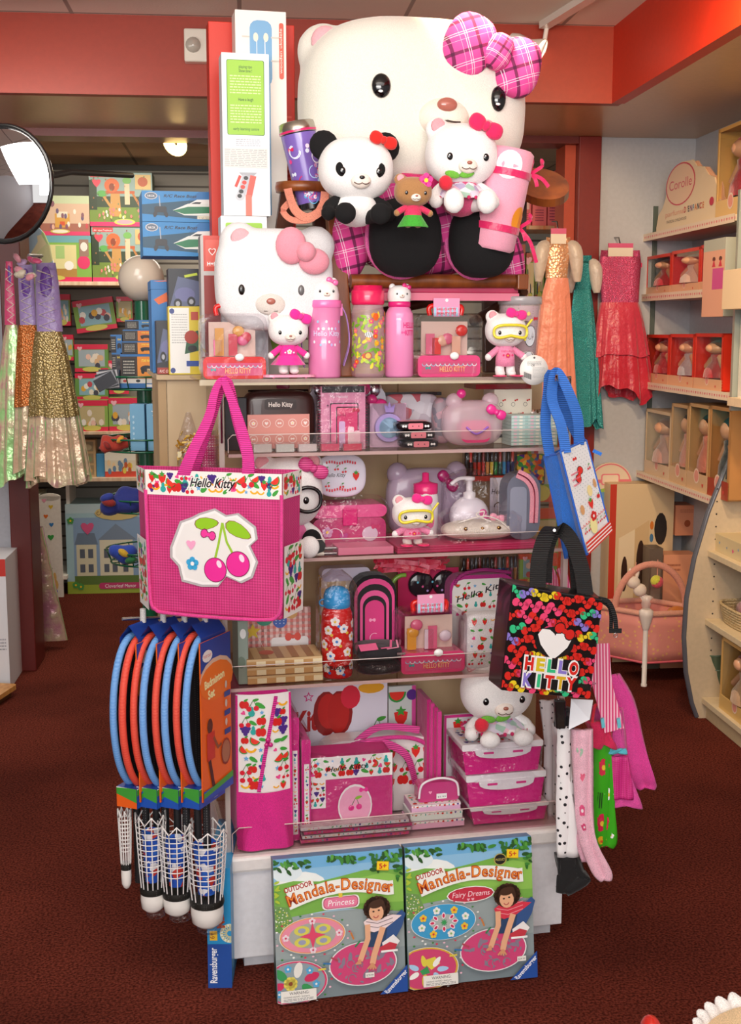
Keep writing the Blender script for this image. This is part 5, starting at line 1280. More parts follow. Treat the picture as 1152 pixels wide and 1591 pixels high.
# ------------------------------------------------------------------ giant plush
vG = .17; s = sc_px(DISP,640,170,vG); u, zc = DISP.at(640,168,vG); z0 = DISP.at(640,440,.1)[1] + .017
t = thing('giant_plush','giant cream white plush with a pink plaid bow seated in the wooden chair','plush toy',DISP.w(u,vG,z0),DISP.yaw)
hz = zc - z0; RX, RZ, RY = 172*s, 126*s, .15
def gx(px,py): uu, zz = DISP.at(px,py,vG); return uu - u, zz - z0
e1 = gx(508,88)
CF = M('e9e4d8','fur')
m = MB().ell((0,0,hz),(RX,RY,RZ),CF,n=40,p=2.9)
m.ell((e1[0]-.005,.01,e1[1]+.012),(.066,.05,.066),CF,None,n=20)
e2 = gx(775,95); m.ell((e2[0],.01,e2[1]),(.055,.05,.065),CF,(0,.45,0),n=20)
m.build('head',t,remesh=.009,smooth=8)
MB().ell((e1[0]-.008,-.036,e1[1]+.026),(.036,.012,.036),M('e6a8b0','fur'),None,n=18).build('inner_ear',t)
yf = head_surf((0,0,hz),(RX,RY,RZ),2.9)
for px, py, rx_, rz_ in ((571,151,14,17),(747,169,11.5,18)):
    x, z = gx(px,py); e = MB().ell((x,yf(x,z)-.002,z),(rx_*s,.012,rz_*s),M('0b0a0c','plastic',.08),n=20).build('eye',t)
    MB().ell((x-.004,yf(x,z)-.013,z-.014),(.006,.002,.003),M('ffffff','print'),n=8).build('eye_highlight',e)
x, z = gx(664,190); ym = yf(x,z); MB().ell((x,ym+.01,z-.012),(.062,.04,.045),M('efe6d6','fur'),n=24).build('muzzle',t)
z += .012; MB().ell((x,ym-.026,z),(15*s,.012,10*s),M('b0685a','plastic',.15),n=20).build('nose',t)
MB().tube([(x+q,ym+.008-.04*max(0,1-(q/.062) ** 2-.12) ** .5,z-.034+5*(abs(q)-.02) ** 2-.004) for q in [i*.004-.032 for i in range(17)]],.0022,M('4a3a34')).build('mouth',t)
bx, bz = gx(741,106); PL = M('ec4f9e','plaid',c2='4a1238',s=1.0,rot=.3)
R = Matrix.Translation((bx,-.13,bz)) @ Matrix.Rotation(.32,4,'Y')
m = MB(); m.T = R
m.ell((-.065,0,.004),(.06,.045,.07),PL,(0,.1,0),n=24,p=2.6); m.build('bow_loop',t)
m = MB(); m.T = R; m.ell((.063,0,-.002),(.053,.045,.068),PL,(0,-.1,0),n=24,p=2.6); m.build('bow_loop',t)
m = MB(); m.T = R; m.ell((0,-.03,.006),(.032,.034,.041),M('ec4f9e','plaid',c2='4a1238',s=1.4,rot=1.0),n=20,p=2.6); m.build('bow_knot',t)
for px, py, rx_, rz_ in ((607,378,53,56),(725,382,49,54)):
    x, z = gx(px,py); dv = -.2
    k = (2.85-.1)/3.1
    MB().tube([(x*.9,.02,z+.01),(x*.95,-.1,z)],[.06,.062],M('e04a96','plaid',c2='4a1238')).build('trouser_leg',t)
    MB().ell((x*.97,-.14,z+.004),(rx_*s*1.0,.062,rz_*s*1.02),BF,n=28,p=2.5).build('foot',t)
    MB().tube([(x*.97+rx_*s*.97*cos(q),-.1,z+.004+rz_*s*1.0*sin(q)) for q in [2*pi*i/32 for i in range(32)]],.006,M('ee6aae','fabric'),closed=True).build('foot_piping',t)
x, z = gx(660,345)
MB().ell((x,0,z),(.19,.11,.13),M('e8489a','plaid',c2='4a1238'),n=28,p=2.5).build('dungarees',t)
MB().tube(catmull([gx(610,288)[0:1]+(-.1,gx(610,288)[1]),(x-.05,-.12,z+.08),(x+.02,-.125,z+.08)],5),.02,M('d81f6c','fabric')).build('collar',t)
x, z = gx(545,365); MB().ell((x,-.02,z),(.055,.05,.12),M('e8489a','plaid',c2='4a1238'),(0,.2,0)).build('arm',t)
x, z = gx(785,400); MB().ell((x,-.02,z),(.04,.05,.09),M('e8489a','plaid',c2='4a1238'),(0,-.2,0)).build('arm',t)
# panda
t, rx, ry, rz_, hz, bh = plush('panda_plush','black and white panda plush with a red bow on the giant plush lap',-.03,553,263,(58,48),352,WF2,None,None,'sit',(.62,.82,M('d8241c','fur'),.36,-.35),earm=BF,limbs=BF,face_kw=dict(nose='1a1416',sp=.48))
for sg in (-1,1): MB().ell((sg*rx*.48,head_surf((0,0,hz),(rx,ry,rz_))(sg*rx*.48,hz-rz_*.12)+.004,hz-rz_*.1),(rx*.17,rx*.05,rx*.2),BF,(0,sg*.5,0)).build('eye_patch',t)
# white plush in floral dress
def dress_plush(name,label,v,hx,hy,hr,fy,bowc,group=None,zb=None):
    t, rx, ry, rz_, hz, bh = plush(name,label,v,hx,hy,hr,fy,WF2,group,M('d8507e','fabric'),'sit',bowc,face_kw=dict(),zb=zb)
    fl = M('d9cfe0','multi',c2='b8a8cc',s=60,more='e8b8cc,a8c8b8,efe8ee')
    MB().grid(lambda a,b: ((rx*.35+rx*.55*(1-b))*cos(2*pi*a)*(1+.08*sin(18*pi*a)*(1-b)),-.0+(rx*.3+rx*.45*(1-b))*sin(2*pi*a)*(1+.08*sin(18*pi*a)*(1-b)),bh*(.45+.55*b)),72,5,fl).build('dress',t)
    m = MB()
    for i in range(28): q = 2*pi*i/28; m.ell((rx*.93*cos(q),rx*.76*sin(q),bh*.45),(rx*.06,)*3,M('c8205e','fabric'),n=6)
    m.build('dress_trim',t)
    st = MB().ell((-rx*.6,-rx*.6,bh*.85),(rx*.2,rx*.15,rx*.2),M('d8243a','fur'),n=12).build('strawberry',t)
    MB().ell((-rx*.42,-rx*.62,bh*1.08),(rx*.22,rx*.05,rx*.1),M('6fb83a','fabric'),(0,.2,0),n=10).ell((-rx*.02,-rx*.62,bh*1.1),(rx*.22,rx*.05,rx*.1),M('6fb83a','fabric'),(0,-.2,0),n=10).build('strawberry_leaf',st)
    return t
dress_plush('white_plush','white plush with a raspberry bow and lilac floral dress on the giant plush lap',-.03,717,241,(55,46),336,(.52,.82,M('e0235f','fur'),.48,-.45),'white plush toys in floral dresses')
t, rx, ry, rz_, hz, bh = plush('brown_plush','small brown plush in a pink top and green grass skirt between the big black feet',-.13,642,298,(29,22),354,M('a87a4c','fur'),None,M('d8305e','fabric'),'stand',None,face_kw=dict())
m = MB()
for i in range(16): q = pi + pi*i/15; m.ribbon([(rx*.42*cos(q),rx*.4*sin(q),bh*.5),(rx*.8*cos(q),rx*.7*sin(q),bh*.02)],(-sin(q),cos(q),0),rx*.16,.002,M('3fa82e','fabric'))
m.build('grass_skirt',t)
A = Art(lambda a,b,l: (rx*.55+a,-ry*.75-l,hz+rz_*.7+b)); A.flower(0,0,rx*.38,'e8308e','f6d21e'); A.build('flower',t,solid=.004)
# blanket roll
a, b = d3(797,232,-.02), d3(764,388,-.0); R_ = 33*sc_px(DISP,780,300,0)
t = thing('rolled_blanket','pink fleece blanket roll tied with raspberry ribbons beside the giant plush','blanket',DISP.w(0,0,0),DISP.yaw)
FL = M('f2a6bc','fur')
MB().tube([a.lerp(b,k) for k in (0,.03,.5,.97,1)],[R_*.85,R_,R_*1.03,R_,R_*.85],FL,28).build('fleece_roll',t)
ax = (b-a).normalized(); side = ax.cross(Vector((0,-1,0))).normalized(); fw = side.cross(ax).normalized(); fw = fw if fw.y < 0 else -fw
def rollmap(s_): 
    def f(A_,B_,l): c = a.lerp(b,s_) - ax*B_; return c + (side*sin(A_/R_)+fw*cos(A_/R_))*(R_*1.03+l)
    return f
sgn = 1 if side.x > 0 else -1
A = Art(rollmap(.17)); A.oval(-R_*.3*sgn,0,.03,.032,'fbeef2',n=20); A.build('white_spot',t)
A = Art(rollmap(.68)); A.oval(R_*.75*sgn,0,.022,.032,'f0951e',n=20); A.build('orange_spot',t)
for k in (.24,.78):
    c = a.lerp(b,k); rb = MB().tube([c-ax*.008,c+ax*.008],R_*1.06,M('d8185e','satin'),28).build('ribbon',t)
    q = c + Vector((R_*1.02,-.01,0)); m = MB()
    for dx, dz in ((.02,.03),(-.004,.035),(.012,-.03),(.04,-.08 if k>.5 else-.03)):
        m.ribbon(catmull([q,q+Vector((dx+.006,-.01,dz*.6)),q+Vector((dx,-.012,dz)),q+Vector((dx*1.3,-.006,dz*.5))] if dz>0 else [q,q+Vector((dx*.6,-.01,dz*.4)),q+Vector((dx,-.012,dz))],5),(.3,.2,1) if dz>0 else (1,0,.4),.009,.001,M('d8185e','satin'))
    m.build('ribbon_bow',rb)
# purple tumbler
def tubepx(a,b,prof,m,n=28):
    """profile of (t, r) along a->b"""
    return MB().tube([a.lerp(b,k) for k,r in prof],[r for k,r in prof],m,n)
a, b = d3(460,190,.1), d3(486,325,.1); r_ = 27*sc_px(DISP,470,250,.1)
t = thing('travel_mug','purple patterned travel mug with a steel lid standing in the cup holder','mug',DISP.w(0,0,0),DISP.yaw)
tubepx(a,b,((.14,r_*1.0),(.9,r_*.8),(.93,r_*.78)),M('7d62b8','plastic')).build('mug_body',t)
tubepx(a,b,((0,r_*.9),(.01,r_*1.0),(.1,r_*1.06),(.13,r_*1.03)),M('b9b2a8','metal')).build('steel_lid',t)
tubepx(a,b,((.1,r_*1.07),(.125,r_*1.06)),M('d82a6a','plastic')).build('pink_ring',t)
tubepx(a,b,((.93,r_*.78),(1,r_*.76)),M('141214','plastic')).build('base_cap',t)
ax = (b-a).normalized(); side = Vector((1,0,0)); side = (side-ax*side.dot(ax)).normalized(); fw = ax.cross(side); fw = fw if fw.y < 0 else -fw; L = (b-a).length
A = Art(lambda x,y,l: a+ax*(L*.14+y)+(side*sin(x/r_)+fw*cos(x/r_))*((r_*(1.0-.2*y/(L*.76)))+l))
rnd = random.Random(2)
for i in range(34):
    x, y = rnd.uniform(-r_*1.3,r_*1.3), rnd.uniform(.01,L*.74)
    c = rnd.choice(['e8f0ff','e83a8a','b8d8f4','f4e0f4','d81f5a','5aa8d8']); A.l = .0006
    if i % 3 == 0: A.arc(x,y,.014,0,260,.0022,c,10)
    elif i % 3 == 1: A.oval(x,y,.005,.005,c)
    else: A.bow(x,y,.009,c)
A.build('printed_pattern',t)

# ------------------------------------------------------------------ tall boxes behind
def art_tall(A,w,h):
    A.rect(0,0,w,h,'e9eaee'); A.rrect(w*.1,h*.5,w*.9,h*.96,w*.04,'3a7a1e'); A.rrect(w*.115,h*.503,w*.885,h*.957,w*.035,'96c832')
    A.text('playing tips',w*.5,h*.91,w*.085,'2a5a1a',w=w*.28,bold=.01); A.text('Show time !',w*.5,h*.885,w*.085,'2a5a1a',w=w*.28,bold=.01)
    A.scribble(w*.17,h*.75,w*.83,h*.87,7,'cfe6a0',.4); A.text('Have a laugh',w*.5,h*.71,w*.09,'2a5a1a',w=w*.32,bold=.01); A.scribble(w*.17,h*.57,w*.83,h*.69,7,'cfe6a0',.4)
    A.text('early learning centre',w*.5,h*.53,w*.09,'2a6a2a',w=w*.55)
    A.scribble(w*.28,h*.43,w*.8,h*.48,4,'a8a8b0',.3); A.rect(w*.02,h*.3,w*.95,h*.42,'dfdcd6'); A.scribble(w*.04,h*.305,w*.93,h*.415,10,'a6a4a4',.35)
    A.poly([(w*.33,h*.27),(w*.72,h*.27),(w*.62,h*.24),(w*.44,h*.24)],'a8aab0'); A.line([(w*.5,h*.25),(w*.36,h*.12)],w*.17,'b9bcc4'); A.oval(w*.35,h*.12,w*.1,h*.025,'c6c8ce')
    A.line([(w*.64,h*.25),(w*.54,h*.12)],w*.13,'e0584a'); A.rect(w*.47,h*.0,w*.6,h*.13,'e0705e'); A.line([(w*.36,h*.25),(w*.26,h*.18)],w*.06,'d83a2c')
    for i, c in enumerate(('2a2a2c','d83a2c','d83a2c','2a2a2c','2a2a2c')): A.oval(w*(.48-.035*i),h*(.235-.028*i),w*.05,h*.013,c)
def art_guitar(A,w,h):
    A.rect(0,0,w,h,'eee6dc'); A.rrect(w*.28,h*.8,w*.72,h*.975,w*.15,'6fa3cc'); A.rect(w*.33,h*.45,w*.68,h*.85,'79aad0')
    for x in (.42,.58):
        A.line([(w*x,h*.5),(w*x,h*.93)],w*.012,'f4f4f0')
        for y in (.87,.93): A.oval(w*(x-.02+.04*(x>.5)),h*y,w*.05,h*.012,'e8dcc8')
    for y in (.868,.93): A.line([(w*.13,h*y),(w*.28,h*y)],w*.03,'c9c2b8'); A.line([(w*.7,h*y),(w*.86,h*y)],w*.03,'c9c2b8')
    A.rrect(w*.86,h*.82,w*.95,h*.97,w*.04,'e8533c'); A.text('wooden ukulele',w*.915,h*.895,w*.07,'f8ece0',rot=pi/2,w=h*.12)
    A.oval(w*.82,h*.28,w*.2,h*.1,'9ac83a'); A.oval(w*.84,h*.15,w*.24,h*.12,'9ac83a'); A.oval(w*.78,h*.25,w*.07,h*.03,'3a6a1e')
    A.arc(w*.88,h*.2,w*.05,60,200,w*.03,'3a86b8',6)
z1s = Z1 + .001
pxbox('toy_box','tall scarlet red box standing behind the white ukulele box','box',DISP,327,36,459,400,.32,.06,'d22a10',lambda A,w,h: (A.scribble(w*.16,h*.35,w*.2,h*.75,30,'e85a40'),A.scribble(w*.9,h*.35,w*.96,h*.75,30,'e85a40')),zb=z1s)
pxbox('ukulele_box','tall white box printed with a blue ukulele headstock behind the giant plush','box',DISP,368,17,446,400,.235,.07,'e9e2d8',art_guitar,zb=z1s)
z2 = fit(345,336,416,570,.16,z1s)[3]
def art_tall2(A,w,h):
    A.rect(0,0,w,h,'e9eaee'); A.rrect(w*.1,h*.5,w*.9,h*.96,w*.04,'96c832'); A.text('playing tips',w*.5,h*.91,w*.09,'2a5a1a',w=w*.3,bold=.01); A.text('Show time !',w*.5,h*.88,w*.09,'2a5a1a',w=w*.3,bold=.01)
pxbox('toy_box','lower white toy box with a green panel behind the big cushion','box',DISP,345,336,416,570,.16,.06,'e6e8ec',art_tall2,zb=z1s)
pxbox('toy_box','tall narrow white box with a green tips panel and a microphone picture','box',DISP,346,83,419,334,.16,.06,'e6e8ec',art_tall,zb=z1s+z2+.001)
def art_hh(A,w,h):
    A.rect(0,0,w,h,'b9b4b2'); A.rect(w*.15,h*.75,w,h,'c83a2c'); A.rect(w*.15,0,w,h*.72,'8a1c14'); A.rrect(w*.25,h*.78,w*.95,h*.97,w*.06,'d8584a'); A.heart(w*.6,h*.89,w*.22,'f4e8e4'); A.heart(w*.6,h*.89,w*.16,'c83a2c'); A.text('H+H',w*.58,h*.79,w*.26,'f6f0ee',bold=.03)
pxbox('toy_box','slim red and silver box with a heart emblem beside the big cushion','box',DISP,313,366,343,560,.2,.06,'a8a09c',art_hh,zb=z1s)

# ------------------------------------------------------------------ big face cushion
vC = .09; s = sc_px(DISP,425,430,vC); u, zc = DISP.at(426,436,vC)
t = thing('plush_cushion','flat white plush cushion with a pale pink bow behind the red case','cushion',DISP.w(u,vC,Z1+.0015),DISP.yaw)
hz = zc - Z1; RX, RZ, RY = 92*s, 78*s, .05
CW = M('e9e8e9','fur')
RZ = min(RZ,hz-.003)
m = MB().ell((0,0,hz),(RX,RY,RZ),CW,n=36,p=3.2)
for px, py, rt in ((372,378,-.5),(490,384,.5)): q = DISP.at(px,py,vC); m.ell((q[0]-u,0,q[1]-Z1),(.048,.035,.048),CW,None,n=16)
m.build('cushion_body',t,remesh=.006,smooth=5)
q = DISP.at(372,376,vC); MB().ell((q[0]-u,-.03,q[1]-Z1+.004),(.024,.008,.024),M('e8b0b8','fur'),n=14).build('inner_ear',t)
yf = head_surf((0,0,hz),(RX,RY,RZ),3.2)
for px, py, c in ((372,452,'15120f'),(463,453,'6a6868')):
    q = DISP.at(px,py,vC); x, z = q[0] - u, q[1] - Z1; MB().ell((x,yf(x,z),z),(5*s,.004,8*s),M(c,'plastic'),n=14).build('eye',t)
q = DISP.at(416,470,vC); x, z = q[0] - u, q[1] - Z1; MB().ell((x,yf(x,z)+.004,z-.006),(24*s,.012,17*s),M('dcd4cc','fur'),n=18).build('muzzle',t)
MB().ell((x,yf(x,z)-.008,z),(7*s,.004,5*s),M('b0685a','plastic'),n=14).build('nose',t)
MB().tube([(x+k,yf(x,z-.03)-.008,z-.022+9*(abs(k)-.012) ** 2) for k in [i*.002-.016 for i in range(17)]],.0011,M('5a4a44')).build('mouth',t)
PKF = M('ee98a8','fur')
for px, py, rx_, rz_ in ((447,385,24,28),(482,409,24,20)):
    q = DISP.at(px,py,vC); MB().ell((q[0]-u,-.055,q[1]-Z1),(rx_*s,.02,rz_*s),PKF,n=18).build('bow_loop',t)
q = DISP.at(468,395,vC); MB().ell((q[0]-u,-.072,q[1]-Z1),(15*s,.02,15*s),PKF,n=16).build('bow_knot',t)

# ------------------------------------------------------------------ top shelf front row
def case(name,label,x0,y0,x1,y1,v,zb,red,d=.075,band='d8527e',group=None,seed=1,tagc=None,fill=('e8a23a','e8508a','d8344a')):
    u, z, w_, h_ = fit(x0,y0,x1,y1,v,zb); t = dthing(name,label,'toy case',u,v,z,group)
    R_ = M(red,'plastic'); hb = h_*.3; ht = h_*.86; W2 = w_/2
    MB().rbox(-W2,W2,0,d,0,hb,.012,R_).build('case_base',t,bev=.002)
    MB().rbox(-W2*.98,W2*.98,.002,d-.002,hb+.0005,ht,.03,CLEAR).build('clear_lid',t,bev=.004)
    MB().tube(catmull([(-W2*.5,d/2,ht),(-W2*.5,d/2,h_*.98),(0,d/2,h_),(W2*.5,d/2,h_*.98),(W2*.5,d/2,ht)],5),w_*.04,M('dc1f1c','plastic')).build('handle',t)
    A = Art(front(-W2,0,0),base=.0008); A.rect(w_*.06,hb*.15,w_*.94,hb*.72,band)
    for i in range(12): A.l -= A.step*(i>0); A.arc(w_*(.1+.073*i),hb*.62,w_*.036,180,360,w_*.012,['8ac8e0','f4f4f4'][i%2],5)
    A.text('HELLO KITTY',w_*.55,hb*.24,hb*.36,'e83a2a',w=w_*.42,bold=.05); A.text('HELLO KITTY',w_*.55,hb*.25,hb*.34,'f4d8a0',w=w_*.415); A.bow(w_*.16,hb*.42,w_*.045,'3aa8a0'); A.build('band_print',t)
    MB().ell((W2*.15,-.004,hb*.98),(w_*.075,.006,w_*.06),M('f6f4f2','plastic'),n=14).build('latch',t)
    rnd = random.Random(seed)
    tin = MB().box(-W2*.75,W2*.75,d*.6,d*.65,hb,ht*.9,M('e8c8b8','print')).build('backing_card',t)
    for i in range(6):
        x = rnd.uniform(-.6,.6)*W2; c = M(fill[i%len(fill)],'plastic')
        (MB().ell((x,d*.4,hb+(ht-hb)*rnd.uniform(.3,.7)),(w_*.1,.006,w_*.09),c,n=12) if i%2 else MB().box(x-w_*.07,x+w_*.07,d*.35,d*.4,hb+.002,hb+(ht-hb)*rnd.uniform(.4,.75),c)).build('trinket',t)
    if tagc:
        A = MB().box(-W2*.42,W2*.42,d/2-w_*.05-.003,d/2-w_*.05,ht*.98,h_*1.1,M('f2a0c4','print')).build('hang_tag',t)
        B = Art(front(-W2*.42,ht*.98,d/2-w_*.05-.003)); tw, th = W2*.84, h_*1.1 - ht*.98
        for i in range(6): B.l -= B.step*(i>0); B.rect(tw*(.02+i/6),th*.02,tw*(.1+i/6),th*.5,'a8d8ec')
        B.oval(tw*.5,th*.88,tw*.06,tw*.06,'ffffff'); B.text('HELLO KITTY',tw*.5,th*.34,th*.16,'d83a3a',w=tw*.75,bold=.03); B.text('BEAUTY SET',tw*.5,th*.12,th*.16,'d83a3a',w=tw*.75,bold=.03); B.build('tag_print',A)
    MB().rbox(-W2*1.04,W2*1.04,-.006,d+.006,.0,ht*1.03,.02,M('f6f4f6','wrap',s=12,f0=.015),3).build('cellophane',t)
    return t
CG2 = 'clear lidded vanity cases in cellophane'
case('vanity_case','red based clear vanity case beside the big white cushion',315,474,413,577,.035,Z1+.001,'dd1c18',group=CG2)
case('vanity_case','pink based clear vanity case on the top shelf behind the pink bottle',650,474,747,577,.05,Z1+.001,'ee4a86',seed=4,group=CG2,tagc=1,fill=('e8342a','f0b89a','e86a8a'))
# small plush on a pink skateboard
u, z, w_, h_ = fit(409,571,493,580,.02,Z1+.001)
t = dthing('toy_skateboard','pink toy skateboard under the small plush in a hot pink dress','toy',u,.045,Z1+.001)
MB().rbox(-w_/2,w_/2,-.025,.025,.003,.009,.024,M('f4a0bc','plastic'),axis='z').build('deck',t)
for sx in (-.6,.6): MB().tube([(sx*w_/2,-.02,.003),(sx*w_/2,.02,.003)],.003,M('e87aa0','plastic')).build('wheel',t)
t, rx, ry, rz_, hz, bh = plush('small_plush','small white plush in a hot pink dress standing on the toy skateboard',.045,448,513,(31,24),571,WF2,None,M('ee2f9c','fabric'),'stand',(.55,.85,M('ee2f9c','fur'),.55,-.4),zb=Z1+.0105)
MB().grid(lambda a,b: ((rx*.5+rx*.35*(1-b))*cos(2*pi*a)*(1+.07*sin(14*pi*a)*(1-b)),(rx*.42+rx*.3*(1-b))*sin(2*pi*a),bh*(.3+.3*b)),56,4,M('ee2f9c','satin')).build('dress_skirt',t)
A = Art(lambda a,b,l: (a,-rx*.37-l,bh*.72+b)); A.flower(0,0,rx*.13,'f8e8f0'); A.oval(-.01,-.002,.002,.002,'f8e8f0'); A.oval(.01,-.002,.002,.002,'f8e8f0'); A.build('dress_print',t)
# pink bottle with strap
def bottle(name,label,x0,y0,x1,y1,v,zb,prof,mats,group=None):
    u, z, w_, h_ = fit(x0,y0,x1,y1,v,zb); t = dthing(name,label,'bottle',u,v+w_/2,z,group); r = w_/2
    for nm, pr, m in prof: MB().lathe([(q[0]*r,q[1]*h_) for q in pr],m,32).build(nm,t)
    return t, r, h_
PT = M('f08cc0','milky',alpha=.82); 
t, r, H_ = bottle('drink_bottle','translucent pink drink bottle with a white figure lid and lilac strap',483,430,535,576,.03,Z1+.001,[
    ('bottle_body',[(.0,0),(.93,0),(.97,.02),(.97,.70),(.9,.71)],PT),('cap_ring',[(1.0,.70),(1.03,.715),(1.03,.765),(.98,.775),(.3,.775)],M('f078b8','plastic')),
    ('lid_figure',[(.88,.775),(.9,.83),(.82,.9),(.6,.955),(.25,.975),(0,.98)],M('f4f0ee','plastic'))],None)
for sg in (-1,1): MB().ell((sg*r*.55,0,H_*.955),(r*.26,r*.2,r*.26),M('f4f0ee','plastic'),n=12).build('lid_ear',t)
face(t,0,H_*.86,lambda x,z:-r*(.86-.9*max(0,(z/H_-.83))),r*.8)
bow3(t,(r*.4,-r*.5,H_*.96),r*.36,M('e86aa8','plastic'),-.4)
MB().lathe([(r*.8,.003),(r*.82,H_*.6),(0,H_*.61)],M('f8b8dc','milky',alpha=.6),24).build('inner_liner',t)
A = Art(cyl_map(0,0,r*.98,0)); A.text('Hello Kitty',0,H_*.42,.017,'dcd4f2',w=r*1.75,bold=.02)
rnd = random.Random(3)
for i in range(16): A.l = .0008; A.oval(rnd.uniform(-r,r),H_*rnd.choice([.33,.36,.52,.56,.49]),.0028,.0036,rnd.choice(['c8b8f0','f4e8f8','a8c8e8','e8f0f8']),n=8)
A.build('bottle_print',t)
MB().ribbon(catmull([(r*1.05,0,H_*.72),(r*1.35,0,H_*.6),(r*1.5,0,H_*.35),(r*1.2,.01,H_*.12)],6),(0,1,.4),.012,.002,M('b07ac8','fabric')).ribbon(catmull([(-r*1.05,0,H_*.72),(-r*1.3,0.02,H_*.4),(-r*1.1,.03,H_*.1)],6),(0,1,.4),.012,.002,M('b07ac8','fabric')).build('strap',t)
for sg in (-1,1): MB().box(sg*r*1.0-.003,sg*r*1.0+.003,-.006,.006,H_*.62,H_*.74,M('f078b8','plastic')).build('strap_clip',t)
# jungle jar
t, r, H_ = bottle('jungle_jar','clear drink jar with a raspberry lid and a jungle animal print',552,443,603,577,.03,Z1+.001,[
    ('jar_body',[(.0,.005),(.9,0),(1.0,.03),(1.0,.72),(.93,.76),(.9,.79)],M('f0b8c8','milky',alpha=.35)),
    ('inner_sleeve',[(.9,.04),(.9,.74)],M('8fb82a','milky',alpha=.25)),
    ('lid',[(.9,.79),(.96,.795),(1.0,.82),(1.0,.94),(.96,.95),(.9,.955),(.88,1.0),(.3,1.0),(0,.995)],M('e8245c','plastic'))],None)
A = Art(cyl_map(0,0,r*1.0,0)); rnd = random.Random(12)
for i in range(70): A.l = .0006; A.leaf(rnd.uniform(-1.4,1.4)*r,H_*rnd.uniform(.08,.7),.008,rnd.choice(['8fc02a','a8cc3a','6fa820','c8d84a','f0d83a']),rnd.uniform(0,3))
for i in range(20):
    x, y = rnd.uniform(-1.3,1.3)*r, H_*rnd.uniform(.1,.7); A.l = .0012
    A.flower(x,y,.0065,rnd.choice(['e8407a','ee6a8a','f0a020','e8502a']),'f6d21e')
A.l = .002; A.oval(-.008,H_*.24,.009,.009,'a8501c'); A.oval(-.008,H_*.24,.006,.006,'f0b43a'); A.oval(.01,H_*.66,.007,.009,'e8601c'); A.oval(-.006,H_*.47,.009,.007,'f4f4f0')
for k in range(4): A.l -= A.step; A.line([(-.013+.004*k,H_*.44),(-.011+.004*k,H_*.5)],.0014,'18161a')
A.build('jungle_print',t)
# pink aluminium bottle
t, r, H_ = bottle('steel_bottle','glossy baby pink metal bottle with a white figure cap',604,440,648,577,.03,Z1+.001,[
    ('bottle_body',[(0,0),(.9,0),(1.0,.02),(1.0,.6),(.95,.68),(.78,.735),(.72,.745),(.72,.76)],M('ee8fc0','plastic',.12)),
    ('screw_collar',[(.72,.75),(.78,.755),(.78,.80),(.7,.81)],M('e0257a','plastic')),('figure_cap',[(.76,.81),(.82,.85),(.82,.9),(.7,.955),(.4,.98),(0,.985)],M('f4f0ee','plastic'))],None)
for sg in (-1,1): MB().ell((sg*r*.5,0,H_*.965),(r*.24,r*.18,r*.24),M('f4f0ee','plastic'),n=12).build('cap_ear',t)
face(t,0,H_*.89,lambda x,z:-r*.82,r*.7)
A = Art(cyl_map(0,0,r,0)); A.text('HELLO',r*.55,H_*.53,.018,'e0257a',w=.036,bold=.02); A.text('KITTY',r*.6,H_*.45,.018,'e0257a',w=.03,bold=.02); A.bow(r*.05,H_*.48,.006,'e8589a'); A.build('lettering',t)
bow3(t,(r*.4,-r*.5,H_*.97),r*.32,M('e0257a','plastic'),-.4)
# clear tumbler
t, r, H_ = bottle('tumbler','clear lidded tumbler with a red straw and white swan-like print',786,460,852,577,.07,Z1+.001,[
    ('outer_wall',[(.0,.003),(.72,0),(.76,.01),(.96,.9)],M('e8dce0','milky',.05,alpha=.3)),
    ('inner_cup',[(0,.02),(.68,.02),(.88,.88)],M('c8a0a4','dots',c2='5a2a34',s=160,a=.18)),('lid',[(.97,.9),(1.0,.905),(1.0,.985),(.96,1.0),(0,1.0)],M('b8b4b6','milky',.08,alpha=.75))],None)
MB().tube([(0,0,H_*.1),(-.002,0,H_*1.38)],.004,M('c81c24','plastic')).build('straw',t)
A = Art(lambda a,b,l: ((r*(.74+.22*b/H_)+l+.0005)*sin(a/r),-(r*(.74+.22*b/H_)+l+.0005)*cos(a/r),b))
A.oval(.014,H_*.5,.019,.026,'222222',n=20); A.oval(.014,H_*.5,.0175,.0245,'e8ecf2',n=20); A.oval(.012,H_*.2,.017,.022,'222222',n=18); A.oval(.012,H_*.2,.0155,.0205,'e8ecf2',n=18); A.arc(.012,H_*.48,.004,180,360,.0012,'222222'); A.arc(.022,H_*.5,.003,180,360,.0012,'222222')
A.bow(.03,H_*.72,.009,'d8243a'); A.oval(-.016,H_*.7,.013,.017,'d89aa6'); A.text('Kitty',-.005,H_*.66,.012,'2a2a2a',shear=.3); A.oval(.005,H_*.78,.005,.005,'e8d878'); A.build('tumbler_print',t)
